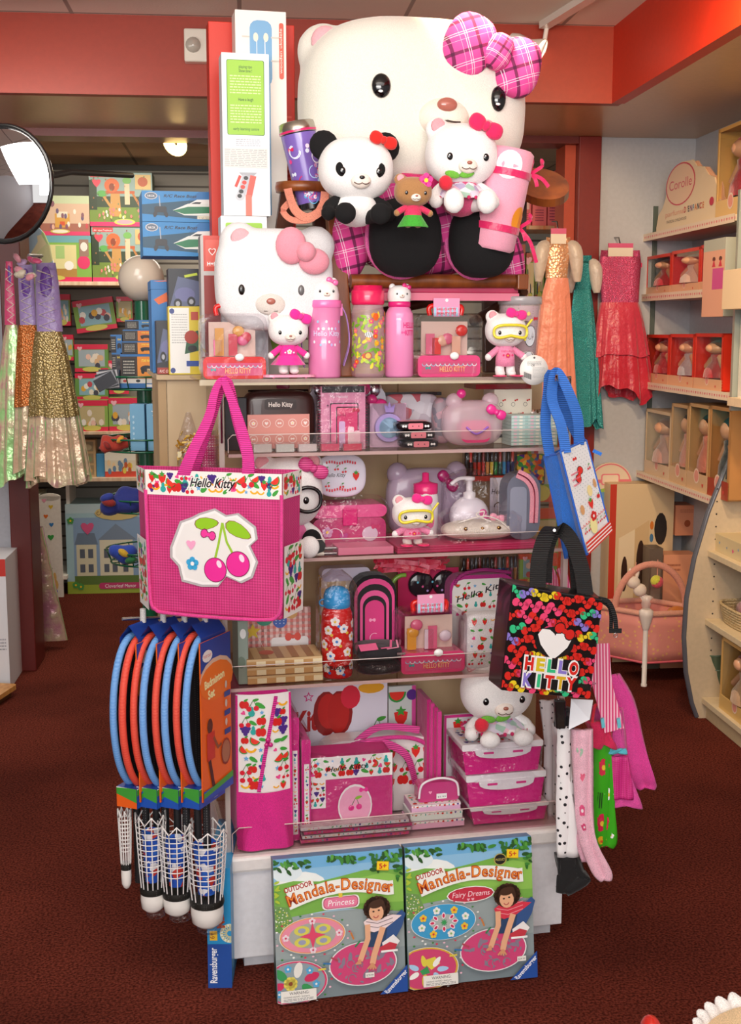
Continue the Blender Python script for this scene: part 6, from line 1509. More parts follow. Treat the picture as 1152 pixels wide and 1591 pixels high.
# goggles plush
def goggle_plush(label,v,hx,hy,hr,fy,zb,group):
    t, rx, ry, rz_, hz, bh = plush('goggled_plush',label,v,hx,hy,hr,fy,WF2,group,M('f090b4','fabric'),'stand',(.35,.95,M('ee2f8c','fur'),.5,-.2),zb=zb)
    yf = head_surf((0,0,hz),(rx,ry,rz_)); zc = hz - rz_*.12
    pts = [(rx*.82*math.copysign(abs(cos(q)) ** .6,cos(q)),yf(rx*.6*cos(q),zc)-.006,zc+rz_*(.42*math.copysign(abs(sin(q)) ** .7,sin(q))+(.22*(1-abs(cos(q))) ** 2 if sin(q)<0 else 0))) for q in [2*pi*i/36 for i in range(36)]]
    g = MB().tube(pts,rx*.07,M('ecdc3a','plastic'),8,closed=True).build('goggle_frame',t)
    MB().tube([(rx*.9,-ry*.35,zc-rz_*.5),(rx*.95,-ry*.35,zc+rz_*.3),(rx*1.25,-ry*.3,zc+rz_*.75)],rx*.06,M('ecdc3a','plastic')).build('snorkel',t)
    for sg in (-1,1):
        MB().ell((sg*rx*.42,-rx*.5,.003),(rx*.34,rx*.5,.0028),M('ee2a6a','plastic'),n=14).build('flipper',t)
    A = Art(lambda a,b,l: (a,-rx*.4-l,bh*.66+b)); A.text('Hello Kitty',0,.008,.006,'e0306e',w=rx*.7); A.flower(0,-.001,.006,'d82a62'); A.oval(-.011,0,.0025,.0025,'e0306e'); A.oval(.011,0,.0025,.0025,'e0306e'); A.build('chest_print',t)
    return t
GP = 'white plush toys in diving goggles'
goggle_plush('white plush in yellow diving goggles beside the clear tumbler',.03,786,513,(31,25),571,Z1+.001,GP)
# round price tag hanging at the shelf end
q = DISP.P(830,575,.012)
t = thing('round_tag','round white barcode tag hanging below the clear tumbler','tag',q,DISP.yaw)
r = 22*sc_px(DISP,830,575,.01); MB().lathe([(0,-.0008),(r,-.0008),(r,.0008),(0,.0008)],M('f4f2ec','print'),36,axis='y').build('tag_disc',t)
A = Art(lambda a,b,l: (a,-.0008-l,b)); A.oval(0,r*.82,r*.07,r*.07,'5a5a5a')
for i in range(12): A.l -= A.step*(i>0); x = -r*.72 + i*r*.045; A.poly([(x,-r*.1-i*.0006),(x+r*.03,-r*.1-i*.0006),(x+r*.03,-r*.45-i*.0006),(x,-r*.45-i*.0006)],'2a2a2a' if i%3 else '8a8a8a')
A.scribble(-r*.1,-r*.55,r*.75,r*.2,8,'a8a8a8',.3); A.scribble(-r*.5,r*.3,r*.5,r*.6,3,'8a8a8a',.3); A.text('CE',-r*.1,r*.25,r*.2,'3a3a3a'); A.build('tag_print',t)
MB().tube(catmull([(0,0,r*.85),(-.005,.01,r*1.2),(-.03,.03,r*1.1)],5),.0006,M('e8e4dc')).build('string',t)

# ------------------------------------------------------------------ goods on the clear shelves
e = .001
def wrapbag(t,x0,x1,y0,y1,z0,z1,s=28,top=.0,name='cellophane'):
    """crinkled clear bag around a thing"""
    rnd = random.Random(int((x1-x0)*1e4)); cx, cy = (x0+x1)/2, (y0+y1)/2
    def fn(a,b):
        q = 2*pi*a; pp = 4.5 if b < .85 else 3; k = 1 - (max(0,b-.82)/.18) ** 2*.75*(1 if top else .2)
        c, s_ = cos(q), sin(q); r = (abs(c) ** pp+abs(s_) ** pp) ** (-1/pp)
        n_ = 1 + .03*noise.noise(Vector((c*3,s_*3+x0*50,b*5)))
        return (cx+(x1-x0)/2*c*r*k*n_,cy+(y1-y0)/2*s_*r*(k if top else 1)*n_,z0+(z1+top-z0)*b)
    return MB().grid(fn,40,14,M('f6f4f6','wrap',s=s)).build(name,t)
def soft(name,label,cat,x0,y0,x1,y1,v,d,zb,mat,group=None,p=4,r=None):   # padded pouch
    u, z, w_, h_ = fit(x0,y0,x1,y1,v,zb); t = dthing(name,label,cat,u,v+d/2,z,group)
    MB().ell((0,0,h_/2),(w_/2,d/2,h_/2*.998),mat,n=32,p=p).build('pouch_body',t)
    return t, w_, h_
def fmap_soft(w_,d,h_,p=4):
    def f(a,b,l):
        x, zz = a - w_/2, b - h_/2; q = max(0,1-abs(x/(w_/2)) ** p-abs(zz/(h_/2)) ** p); return (x,-d/2*q ** (1/p)-l,b)
    return f
# ---- shelf two
z = Z2 + e
t, w_, h_ = soft('cosmetic_pouch','dark brown leather look pouch with a pink printed panel on the second shelf','pouch',380,607,492,692,.11,.07,z,M('3a1c18','plastic',.35),p=5)
A = Art(fmap_soft(w_,.07,h_,5),base=.001)
A.rrect(w_*.28,h_*.68,w_*.72,h_*.86,.006,'2c1412'); A.text('Hello Kitty',w_*.5,h_*.73,.015,'e8dcd4',w=w_*.34,bold=.02); A.build('pouch_lettering',t)
A = Art(lambda a,b,l: (a-w_/2,-.0365-l,b),base=.0005); A.rect(w_*.04,h_*.02,w_*.9,h_*.6,'d88f84')
rnd = random.Random(4)
for i in range(5):
    for j in range(2):
        cx, cz = w_*(.12+.18*i), h_*(.18+.27*j); A.l = .0016
        A.arc(cx,cz,.0095,0,360,.0011,'f2e4de',14); [A.bow,A.flower,A.heart][(i+j)%3](cx,cz,.005,'f2e4de')
A.build('printed_panel',t)
MB().tube([(-w_*.42,0,h_*.99),(w_*.42,0,h_*.99)],.0025,M('1a0e0c','metal',.4)).build('zipper',t)
pxbox('sunglasses_case','dark blister packed case half hidden behind the pink bag strap','box',DISP,350,618,384,700,.1,.03,'17131a',None,zb=z)
# spiral notebook
def art_note(A,w,h):
    A.rect(0,0,w,h,'dc8fae'); A.rect(w*.02,h*.9,w*.98,h,'1b171c'); A.rect(w*.14,h*.06,w*.86,h*.78,'cf7fa2'); A.rrect(w*.2,h*.02,w*.84,h*.74,.004,'3a2a38'); A.rrect(w*.22,h*.03,w*.82,h*.72,.004,'e87aa4')
    A.rrect(w*.34,h*.03,w*.84,h*.68,.003,'2a2028'); A.rect(w*.36,h*.03,w*.82,h*.66,'d83a72')
    for i, (x,y) in enumerate(((.4,.45),(.6,.36),(.74,.3))): A.rrect(w*x,h*.03,w*(x+.14),h*y,.004,['d8b8e0','f2d0d8','f4c8d4'][i])
    A.text('Hello Kitty',w*.46,h*.53,h*.06,'8a1f4a',w=w*.2); A.text('My Melody',w*.4,h*.82,h*.06,'f6e8f0',w=w*.4); A.bow(w*.78,h*.62,w*.09,'b81a44'); A.star(w*.15,h*.7,w*.03,'3a2a38'); A.star(w*.15,h*.1,w*.03,'3a2a38')
t = pxbox('spiral_notebook','pink spiral notebook in clear film standing on the second shelf','notebook',DISP,499,600,568,690,.07,.016,'e8b4cc',art_note,zb=z)
u_, z_, w_, h_ = fit(499,600,568,690,.07,z)
m = MB()
for sx in (-1,1):
    for i in range(22): m.tube([(sx*(w_/2+.002)+.004*cos(q),.008+.011*sin(q),h_*(.03+.94*i/21)) for q in [2*pi*k/8 for k in range(8)]],.0009,M('a83a6a','metal',.4),5,closed=True)
m.build('spiral_binding',t)['kind'] = 'stuff'
wrapbag(t,-w_/2-.01,w_/2+.012,-.004,.024,.0,h_*1.03)
# silver case with ears
u, z_, w_, h_ = fit(480,593,600,690,.16,z)
t = dthing('silver_case','silver clear blister case with a pearly pink ball bow behind the notebook','case',u,.16,z)
MB().rbox(-w_/2,w_/2,0,.05,0,h_*.93,.03,M('a9a4ac','metal',.25)).build('case_body',t,bev=.008)
for sg in (-1,1): MB().ell((sg*w_*.36,.02,h_*.86),(w_*.12,.025,h_*.17),M('c4c0c8','metal',.2),(0,sg*.3,0),n=16).build('puffy_corner',t)
for dx, dz, r_ in ((.2,.9,.017),(.3,.72,.014),(.42,.62,.018)): MB().ell((w_*dx,-.012,h_*dz),(r_,.013,r_),M('d8357f','plastic',.1),n=16).build('pearl_ball',t)
# lilac crown mirror
u, z_, w_, h_ = fit(577,627,633,690,.1,z)
t = dthing('princess_mirror','lilac toy mirror with a crown in a clear blister on the second shelf','toy',u,.1,z)
MB().box(-w_/2,w_/2,.012,.014,0,h_,M('e6b8d4','print')).build('backing_card',t)
MB().lathe([(w_*.38,0),(w_*.4,.006),(w_*.36,.01),(0,.01)],M('b49ad8','plastic'),28,(0,0,h_*.45),'y').build('mirror_frame',t)
MB().lathe([(w_*.28,-.001),(0,-.001)],M('a8c8e8','plastic',.1),24,(0,0,h_*.45),'y').build('mirror_glass',t)
A = Art(front(-w_/2,0,0),base=.001); A.poly([(w_*.4,h_*.8),(w_*.36,h_*.98),(w_*.45,h_*.9),(w_*.5,h_*1.05),(w_*.56,h_*.9),(w_*.66,h_*.98),(w_*.62,h_*.8)],'a88ad0'); A.build('crown',t)
MB().rbox(-w_/2,w_/2,-.014,.012,0,h_,.01,CLEAR).build('blister',t)
t, w_, h_ = soft('floral_pouch','grey floral pouch with a black zip standing behind the bangles','pouch',596,612,684,680,.2,.05,z,M('c9bcc8','multi',c2='dcd4dc',s=35,more='c8606c,b8b0c0,e4dee6'),p=6)
MB().box(-w_*.48,w_*.55,-.012,.012,h_*.96,h_*1.03,M('1c1418','plastic')).build('zip_band',t)
t, w_, h_ = soft('round_pouch','grey pink patterned pouch wrapped in film beside the clear rounded case','pouch',676,618,706,690,.15,.05,z,M('b0a0aa','multi',c2='c8a0ac',s=50,more='8f8896,d8a8b4'),p=3)
# bangles
BG = 'black and pink printed pouches in a stack'
for i in range(3):
    u, z_, w_, h_ = fit(618+i*4,652,676+i*5,694,.05,z); zz = z + (2-i)*h_*.31
    t = dthing('card_pouch',['black and pink card pouch topmost in the small stack','black and pink card pouch in the middle of the small stack','black and pink card pouch lowest in the small stack'][i],'pouch',u,.09,zz,BG)
    MB().ell((0,0,h_*.15),(w_/2,.035,h_*.148),M('1a161b','plastic'),n=20,p=4).build('pouch_body',t)
    A = Art(lambda a,b,l,w_=w_,h_=h_: (a,-.0345-l,h_*.15+b)); A.rrect(-w_*.2,-h_*.1,w_*.2,h_*.1,.003,'e8808f'); A.oval(-w_*.08,0,.0015,.0015,'1a161b'); A.oval(w_*.08,0,.0015,.0015,'1a161b'); A.bow(-w_*.3,0,.006,'f4f0f2'); A.bow(w_*.3,0,.006,'f4f0f2'); A.build('pouch_print',t)
    if i == 0:
        A = Art(top_face(-w_/2,-.03,h_*.297)); A.rrect(w_*.1,.005,w_*.9,.055,.008,'e8909e'); A.build('top_print',t)
# clear kitten-eared case -> clear rounded case with bow
u, z_, w_, h_ = fit(692,612,786,690,.07,z)
t = dthing('clear_bowl_case','clear rounded plastic case with a pink purse inside and a hot pink bow','case',u,.07,z)
MB().ell((0,.03,h_*.44),(w_*.5,.035,h_*.44),M('f2d4e0','milky',.06,alpha=.4),n=32,p=3).build('clear_shell',t)
MB().ell((-w_*.3,.03,h_*.85),(w_*.14,.02,h_*.16),M('f2d4e0','milky',.06,alpha=.5),n=16).build('round_ear',t)
MB().ell((w_*.3,.03,h_*.85),(w_*.14,.02,h_*.16),M('f2d4e0','milky',.06,alpha=.5),n=16).build('round_ear',t)
MB().rbox(-w_*.24,w_*.26,.0,.04,h_*.08,h_*.5,.018,M('dc2a72','plastic')).build('inner_purse',t,bev=.004)
MB().tube(catmull([(-w_*.16,-.006,h_*.38),(0,-.01,h_*.25),(w_*.2,-.006,h_*.38)],6),.0025,M('9a6ad0','plastic')).build('purse_handle',t)
bow3(t,(w_*.3,-.02,h_*.66),.026,M('f03a96','plastic'),-.5)
MB().ell((-w_*.2,.02,h_*1.0),(.012,)*3,M('ea3a90','plastic'),n=12).build('pompom',t)
# cream/red box
u, z_, w_, h_ = fit(772,600,826,650,.16,z+.03)
def art_cream(A,w,h):
    A.rect(0,0,w,h,'efe8d6'); 
    for i in range(6): A.bow(w*(.1+.16*i),h*(.55+.25*(i%2)),w*.05,'c8241c',.3); A.arc(w*(.18+.16*i),h*(.72-.2*(i%2)),w*.05,0,360,w*.008,'2a2a2a',10)
    A.text('HELLO KITTY',w*.5,h*.25,h*.17,'1a1a1a',w=w*.86,bold=.02); A.rect(w*.05,h*.1,w*.95,h*.16,'2a2a2a')
z2b = fit(770,648,866,690,.1,z)[3] + z
for i in range(9):
    u, z_, w_, h_ = fit(795,645,866,690,.08,z); hh = h_/9
    boxt('mini_card_box',['topmost','second','third','fourth','fifth','sixth','seventh','eighth','lowest'][8-i]+' pale mint flat box in the stack at the shelf end','box',DISP,u,.08,z+i*hh+.0002,w_,.07,hh-.0006,'c3dcd6',lambda A,w,h: [A.rect(w*(.05+.12*k),h*.2,w*(.12+.12*k),h*.8,['e8c4d0','f2efe0','a8cfc8'][k%3]) for k in range(8)],group='flat mint boxes stacked at the shelf end',bev=0)
t = pxbox('gift_box','cream box with red bows and a red lid standing behind the mint boxes','box',DISP,768,605,826,690,.165,.09,'efe8d6',art_cream,zb=z)
u, z_, w_, h_ = fit(740,596,826,690,.165,z)
t = dthing('red_lid_box','dark red glossy flat box lying on top of the cream bow box','box',u,.17,z+fit(768,605,826,690,.165,z)[3]+.001)
MB().box(-w_/2,w_/2,0,.1,0,.012,M('8a1418','plastic')).build('carton',t)
for i in range(2):
    u, z_, w_, h_ = fit(830+i*16,612,845+i*16,645,.16,z); 
    t = dthing('clear_jar','small clear lidded jar '+['beside the cream bow box','at the end of the second shelf'][i],'jar',u,.21,z,'clear jars at the shelf end')
    MB().lathe([(.012,0),(.014,.01),(.014,.06),(.012,.07)],M('e8e0d8','clear'),16).build('jar_body',t); MB().lathe([(.013,.07),(.013,.08),(0,.08)],M('cfc8c4','metal'),16).build('lid',t)
for i in range(5):
    u, z_, w_, h_ = fit(392+i*35,685,425+i*35,702,.035,z); c = ['e6e2de','dfe4e0','eae2e4','e84a78','e2305c'][i]
    t = dthing('sharpener_pack',['clear and white small stationery pack below the bag strap','clear small stationery pack below the brown pouch','clear pack with white flowers below the brown pouch','clear pack with pink sticks below the notebook','clear pack with raspberry sticks at the notebook corner'][i],'stationery',u,.035,z,'clear stationery packs along the second shelf edge')
    MB().box(-w_*.42,w_*.42,0,.016,.001,h_*.7,M(c,'plastic')).build('stick',t); MB().rbox(-w_*.48,w_*.48,-.002,.02,0,h_*.85,.003,WRAP).build('clear_pack',t)
tag(MB().rbox(-.017,.017,0,.006,0,.028,.004,M('b01a50','plastic')).build('pink_clip',None,loc=DISP.w(*[DISP.at(440,604,VCR-.008)[0],VCR-.008,DISP.at(440,604,VCR-.008)[1]]),rz=DISP.yaw),'glossy raspberry clip on the maple panel above the brown pouch','clip')

# ---- shelf three
z = Z3 + e
t, rx, ry, rz_, hz, bh = plush('spectacled_plush','white plush with black spectacles and a striped pink bow behind the mesh bag',.1,446,765,(56,55),838,M('efedec','fur'),None,M('e86aa4','satin'),'sit',(.65,.72,M('b8246a','stripes',c2='e05a9a',s=60,d='Z'),.42,-.5),zb=z,limbs=M('f2f0ee','fur'),face_kw=dict(sp=.42))
yf = head_surf((0,0,hz),(rx,ry,rz_))
for sg in (-1,1):
    cx = sg*rx*.45; cz = hz - rz_*.12
    g = MB().tube([(cx+rx*.36*cos(q),yf(cx,cz)-.008,cz+rz_*.34*math.copysign(abs(sin(q)) ** .8,sin(q))) for q in [2*pi*i/24 for i in range(24)]],rx*.055,M('141214','plastic'),8,closed=True).build('spectacle_frame',t)
MB().tube([(-rx*.1,yf(0,hz)-.008,hz-rz_*.08),(rx*.1,yf(0,hz)-.008,hz-rz_*.08)],rx*.04,M('141214','plastic')).build('bridge',t)
u, zq = DISP.at(488,815,.02); tb = dthing('plush_shoe','black plush shoe of the spectacled toy under the frilled pink skirt','shoe',u,.05,z); MB().ell((0,0,.022),(.035,.03,.021),M('0d0b0d','fur')).ell((0,.0,.035),(.025,.022,.03),M('0d0b0d','fur')).build('shoe_body',tb,remesh=.004)
# wrapped lunch box + oval lid
u, z_, w_, h_ = fit(486,772,600,835,.12,z+.022)
t = dthing('lunch_box','transparent pink lunch box with a hot pink clasp wrapped in film on the third shelf','lunch box',u,.12,z)
MB().rbox(-w_/2,w_/2,0,.1,0,h_*.72,.02,M('d84a84','milky',.1,alpha=.8)).build('box_body',t,bev=.004)
MB().rbox(-w_/2*1.02,w_/2*1.02,-.003,.103,h_*.73,h_*1.02,.018,M('e85a96','plastic')).build('box_lid',t,bev=.006)
MB().box(-w_*.1,w_*.1,-.009,-.003,h_*.55,h_*.95,M('dc1f78','plastic')).build('clasp',t,bev=.002)
A = Art(front(-w_/2,0,-.0005)); A.oval(w_*.78,h_*.34,.02,.018,'d8c4d4',n=20); A.bow(w_*.86,h_*.5,.012,'c83a6c'); A.flower(w_*.2,h_*.4,.014,'e0a8d0'); A.heart(w_*.42,h_*.3,.012,'b8468c'); A.arc(w_*.3,h_*.3,.02,0,180,.002,'f4d0e0'); A.build('box_print',t)
wrapbag(t,-w_/2-.012,w_/2+.014,-.014,.11,0,h_*1.14,22)
tz = z + h_*1.15
u, z_, w_, h_ = fit(492,706,572,765,.14,tz)
t = dthing('oval_lid','white oval lunch box lid with cherries propped above the pink lunch box','lunch box lid',u,.15,tz)
MB().ell((0,.012,h_/2),(w_/2,.012,h_/2*.99),M('e4e2f0','plastic'),n=36,p=2.8).build('lid_body',t)
A = Art(lambda a,b,l: (a,.0-l+.004*(a/(w_/2)) ** 2,h_/2+b),base=.0012)
A.text('Hello Kitty',-w_*.12,-.002,.014,'2a2430',w=w_*.4,shear=.3); 
for i in range(12): A.l -= A.step*(i>0); A.rect(-w_*.3+i*w_*.05,h_*.28+.002*sin(i),-w_*.27+i*w_*.05,h_*.34+.002*sin(i),'d8344c'); A.rect(-w_*.3+i*w_*.05,-h_*.34-.002*sin(i),-w_*.27+i*w_*.05,-h_*.28-.002*sin(i),'d8344c')
for x, y in ((-.3,.15),(-.1,.18),(.05,.12),(-.28,-.2),(.0,-.22)): A.l -= A.step*3; A.cherry(w_*x,h_*y,.007)
A.fruit(1,w_*.28,0,.014); A.build('lid_print',t)
# pencil sets
for i in range(2):
    u, z_, w_, h_ = fit(474,845,524,866,.03,z)
    t = dthing('pencil_set',['upper','lower'][1-i]+' white pencil set peeking out under the mesh bag','pencils',u,.03+i*.004,z+i*.012,'white pencil sets on the third shelf')
    MB().tube([(-w_/2,.006,.006),(w_*.1,.006,.006)],.005,M('eae4dc','plastic'),8).tube([(w_*.1,.006,.006),(w_/2,.006,.006)],.004,M('b8b4bc','metal'),8).build('pencil_barrel',t)
t = pxbox('eraser_pack','pale pink flat stationery pack at the edge of the third shelf','stationery',DISP,526,850,612,868,.035,.08,'ee86ac',None,zb=z)
# pink eared translucent case behind
u, z_, w_, h_ = fit(600,716,726,838,.24,z)
t = dthing('frosted_case','frosted lilac pink clear case with round corners behind the goggled plush','case',u,.24,z)
MB().ell((0,0,h_*.46),(w_/2,.04,h_*.455),M('c8b4cc','milky',.1,alpha=.65),n=32,p=3.4).ell((-w_*.36,0,h_*.84),(w_*.13,.03,h_*.15),M('c8b4cc','milky',.1,alpha=.65),n=16).ell((w_*.36,0,h_*.84),(w_*.13,.03,h_*.15),M('c8b4cc','milky',.1,alpha=.65),n=16).build('case_body',t)
bow3(t,(w_*.2,-.045,h_*.76),.032,M('b0206a','milky',alpha=.85),-.8)
# drink flask with pink cap
u, z_, w_, h_ = fit(645,735,684,842,.14,z)
t = dthing('cup_bottle','white cup bottle with a bright pink spout cap behind the goggled plush','bottle',u,.16,z)
r = w_/2
MB().lathe([(0,.002),(r*.9,0),(r,.01),(r,h_*.66),(r*.9,h_*.72)],M('efe6ea','plastic'),26).build('bottle_body',t)
MB().lathe([(r*.92,h_*.7),(r*.95,h_*.72),(r*.95,h_*.84),(r*.5,h_*.86),(r*.28,h_*.88),(r*.26,h_*.99),(0,h_)],M('e8307a','plastic'),24).build('spout_cap',t)
A = Art(cyl_map(0,0,r,0)); A.oval(.006,h_*.35,.01,.02,'e878a4'); A.flower(-.006,h_*.3,.006,'e0306e'); A.build('bottle_print',t)
goggle_plush('white plush in yellow diving goggles in the middle of the third shelf',.05,641,797,(31,24),846,z+.018,GP)
# raspberry strips stack
for i in range(6):
    u, z_, w_, h_ = fit(618,846,838,866,.03,z); hh = .0028
    boxt('felt_sheet',['lowest','second lowest','third lowest','third highest','second highest','topmost'][i]+' raspberry pink folder in the long flat stack','folder',DISP,u,.03+.0006*(i%2),z+i*hh,w_,.2,hh-.0004,['c8205c','e0487c'][i%2],None,group='raspberry folders lying flat on the third shelf',bev=0)
zs = z + 6*.0028 + .0005
# soap dispenser wrapped
u, z_, w_, h_ = fit(696,732,770,812,.14,zs)
t = dthing('soap_dispenser','white pump dispenser wrapped in clear film with a pink bow','dispenser',u,.16,zs)
MB().ell((0,0,h_*.3),(w_*.42,.035,h_*.3),M('efe9f0','plastic'),n=28).build('dispenser_body',t)
MB().lathe([(.016,h_*.52),(.016,h_*.66),(.008,h_*.68),(.008,h_*.84),(.014,h_*.85),(.014,h_*.9),(0,h_*.91)],M('f4f0f2','plastic'),18).tube(catmull([(0,0,h_*.88),(-w_*.25,-.01,h_*.88),(-w_*.42,-.012,h_*.8)],5),.005,M('f4f0f2','plastic')).build('pump',t)
bow3(t,(w_*.28,-.03,h_*.3),.022,M('ee6aa8','plastic'),-.9)
wrapbag(t,-w_*.55,w_*.55,-.045,.045,0,h_*.96,20,top=.01)
# cream pouch
u, z_, w_, h_ = fit(692,800,808,842,.06,zs)
t = dthing('cream_pouch','flat cream drawstring pouch in film with brown button eyes','pouch',u,.095,zs)
MB().ell((0,0,h_*.38),(w_/2,.05,h_*.36),M('eadfce','fabric'),n=32,p=2.4).build('pouch_body',t)
for x, r_, c in ((-.24,.006,'a8844a'),(.2,.006,'a8844a'),(-.02,.005,'e0b070')): MB().ell((w_*x,-.046,h_*.52),(r_,.004,r_*.8),M(c,'metal',.3),n=12).build('button',t)
MB().tube(catmull([(-w_*.3,-.02,h_*.7),(0,-.035,h_*.95),(w_*.2,-.04,h_*.8),(w_*.34,-.045,h_*.45)],6),.0016,M('f4ece0')).tube(catmull([(0,-.035,h_*.9),(w_*.04,-.02,h_*1.1),(-w_*.08,-.03,h_*1.0),(w_*.1,-.04,h_*.75)],6),.0016,M('f4ece0')).build('drawstring',t)
bow3(t,(w_*.24,-.01,h_*.82),.02,M('f0a0b4','satin'),-.2)
wrapbag(t,-w_*.52,w_*.54,-.054,.05,0,h_*1.15,22)
# grey pencil case
u, z_, w_, h_ = fit(790,736,842,842,.05,zs)
t = dthing('pencil_case','clear grey pencil case with a wide pink zip standing on end','pencil case',u,.09,zs)
MB().rbox(-w_/2,w_*.5,-.03,.03,0,h_,w_*.45,M('7d8090','milky',.15,alpha=.75)).build('case_body',t,bev=.004)
MB().ribbon(catmull([(w_*.3,-.031,h_*.25),(w_*.3,-.032,h_*.7),(w_*.12,-.032,h_*.9),(-w_*.2,-.03,h_*1.0)],6),(1,0,.2),.022,.003,M('e89aa8','fabric')).build('wide_zip',t)
MB().tube(catmull([(w_*.3,-.034,h_*.25),(w_*.3,-.035,h_*.7),(w_*.12,-.035,h_*.9),(-w_*.2,-.033,h_*1.0)],6),.0018,M('d86a80','metal')).build('zip_teeth',t)
MB().rbox(-w_*.42,w_*.08,-.033,-.03,h_*.1,h_*.8,.012,M('b0b2c4','milky',alpha=.6)).build('front_window',t)
# card with text
u, z_, w_, h_ = fit(762,742,806,800,.25,zs)
boxt('greeting_card','white card with black script lettering behind the pencil case','card',DISP,u,.25,zs,w_,.004,fit(762,742,806,838,.25,zs)[3],'e6e2ea',lambda A,w,h: (A.text('Hello Kitty',w*.5,h*.68,h*.15,'26222a',w=w*.95,shear=.2),A.arc(w*.3,h*.42,h*.09,0,180,h*.02,'5a4030')),bev=0)
# crayon packs
def crayons(label,x0,y0,x1,y1,v,n,zb=None):
    u, z_, w_, h_ = fit(x0,y0,x1,y1,v,zb); t = dthing('crayon_pack',label,'crayons',u,v,z_,'twist crayon packs on the back panel')
    cs = ['2a1a18','3a1c22','b0301e','d8381c','c82a1c','e89a4a','e8c83a','2f8a3a','1f5a44','2a9ad0','1c3f8a','2a2a5a','8a2a5a','b87a3a']
    caps = ['1a1618','2a1a1c','8a2018','e0442a','b8281e','2a2a30','3a3a44','8a8a90','1f1f28','4a4a52']
    for i in range(n):
        x = -w_/2 + w_*(i+.5)/n; r_ = w_/n*.42
        c = MB().tube([(x,0,h_*.02),(x,0,h_*.5)],[r_*.9,r_],M(cs[i%14],'plastic'),8).build('crayon',t)
        MB().tube([(x,0,h_*.5),(x,0,h_*.88),(x,0,h_*.95)],[r_*.8,r_*.8,r_*.3],M(caps[(i*3)%10],'plastic'),8).build('crayon_barrel',c)
    MB().box(-w_/2-.003,w_/2+.003,.008,.01,-h_*.2,h_*1.02,M('d8d0cc','clear')).box(-w_/2-.003,w_/2+.003,-.006,.008,-h_*.22,-.002,M('c8402a','print')).rbox(-w_/2-.004,w_/2+.004,-.01,.008,0,h_,.004,WRAP).build('clear_wallet',t)
    return t
crayons('pack of twist crayons hung on the panel above the third shelf goods',722,697,800,738,.3,12)
crayons('pack of twist crayons hung on the panel above the fruit pencil bag',718,864,804,902,.3,14)
u, z_, w_, h_ = fit(804,706,846,752,.31,None)
o = boxt('bead_pack','clear pack of rainbow beads hung beside the crayons','craft pack',DISP,u,.31,z_,w_,.02,h_,'c8b8b0',None,mat=M('d84a2a','multi',c2='2f6ab0',s=90,more='e8c83a,3a9a4a,5a2a8a,e88a2a'))
for i, (x0,y0,x1,y1,c) in enumerate(((820,640,866,780,'d87a4a'),(824,790,868,880,'c89a6a'),(806,860,866,905,'c06a5a'))):
    u, z_, w_, h_ = fit(x0,y0,x1,y1,.335,None)
    boxt('hanging_pack',['tall orange craft pack at the panel end behind the mint boxes','tan craft pack at the panel end behind the blue bag','coral craft pack at the panel end above the striped straps'][i],'craft pack',DISP,u,.335,z_,w_,.012,h_,c,art_pack(50+i,'d8583a'))

# ---- shelf four
z = Z4 + e
t = pxbox('notebook','grey green notebook standing at the end of the fourth shelf','notebook',DISP,370,965,386,1052,.05,.12,'8f9e92',lambda A,w,h: (A.oval(w*.5,h*.8,w*.3,w*.5,'e6e8e4'),A.oval(w*.3,h*.35,w*.4,w*.6,'6f8070')),zb=z)
def art_gingham(A,w,h):
    A.rect(0,0,w,h,'eecfca')
    n = 22; sx = w/n
    for i in range(n):
        A.l = .0006
        if i % 2: A.rect(i*sx,0,(i+1)*sx,h,'e4aaa4')
    for j in range(int(h/sx)):
        A.l = .0008
        if j % 2:
            for i in range(n): A.l = .0008; A.rect(i*sx,j*sx,(i+1)*sx,(j+1)*sx,'d97d78' if i%2 else 'e4aaa4')
    A.l = .0012
    A.oval(w*.52,h*.78,w*.11,w*.11,'4a6ec0',n=18); A.oval(w*.28,h*.82,w*.13,w*.1,'3f9a80',n=16); A.oval(w*.1,h*.92,w*.09,w*.09,'e88a2a'); A.oval(w*.7,h*.92,w*.1,w*.1,'d8a86a'); A.star(w*.1,h*.62,w*.13,'e8c83a')
    for k in range(9): A.oval(w*(.46+.06*(k%3)),h*(.74+.05*(k//3)),w*.008,w*.008,'e8f0f8')
    for x in (.15,.28,.52): A.line([(w*x,h*.6),(w*.35,h*.1)],w*.006,'f0ece6')
    A.rrect(w*.38,h*.0,w*.96,h*.5,w*.05,'f2efee'); A.bow(w*.72,h*.5,w*.13,'e0584c',0,None)
t = pxbox('picture_folder','red gingham folder with balloons and a star leaning on the fourth shelf','folder',DISP,383,945,483,1040,.2,.01,'eecfca',art_gingham,zb=z)
for i in range(3):
    u, z_, w_, h_ = fit(385,1018,502,1060,.045,z); hh = h_*.29
    def art_ck(A,w,h):
        for k in range(8): A.rect(w*k/8,0,w*(k+1)/8,h*.72,['c89a62','eedfb8'][k%2])
        A.rect(0,h*.72,w,h,'d8b888'); A.rect(0,h*.0,w,h*.08,'8a5a30')
    boxt('checked_pad',['lowest','middle','topmost'][i]+' brown and cream checked memo pad in the stack of three','memo pad',DISP,u-.001*i,.045,z+i*(hh+.0012),w_,.11,hh,'cfae7a',art_ck,group='checked memo pads stacked on the fourth shelf',topart=(lambda A,w,h: (A.rect(0,0,w,h,'e0c08a'),[A.rect(w*k/10,0,w*(k+1)/10,h,'b5875a') for k in range(0,10,2)],A.oval(w*.3,h*.5,w*.1,h*.2,'d8644a'))) if i==2 else None)
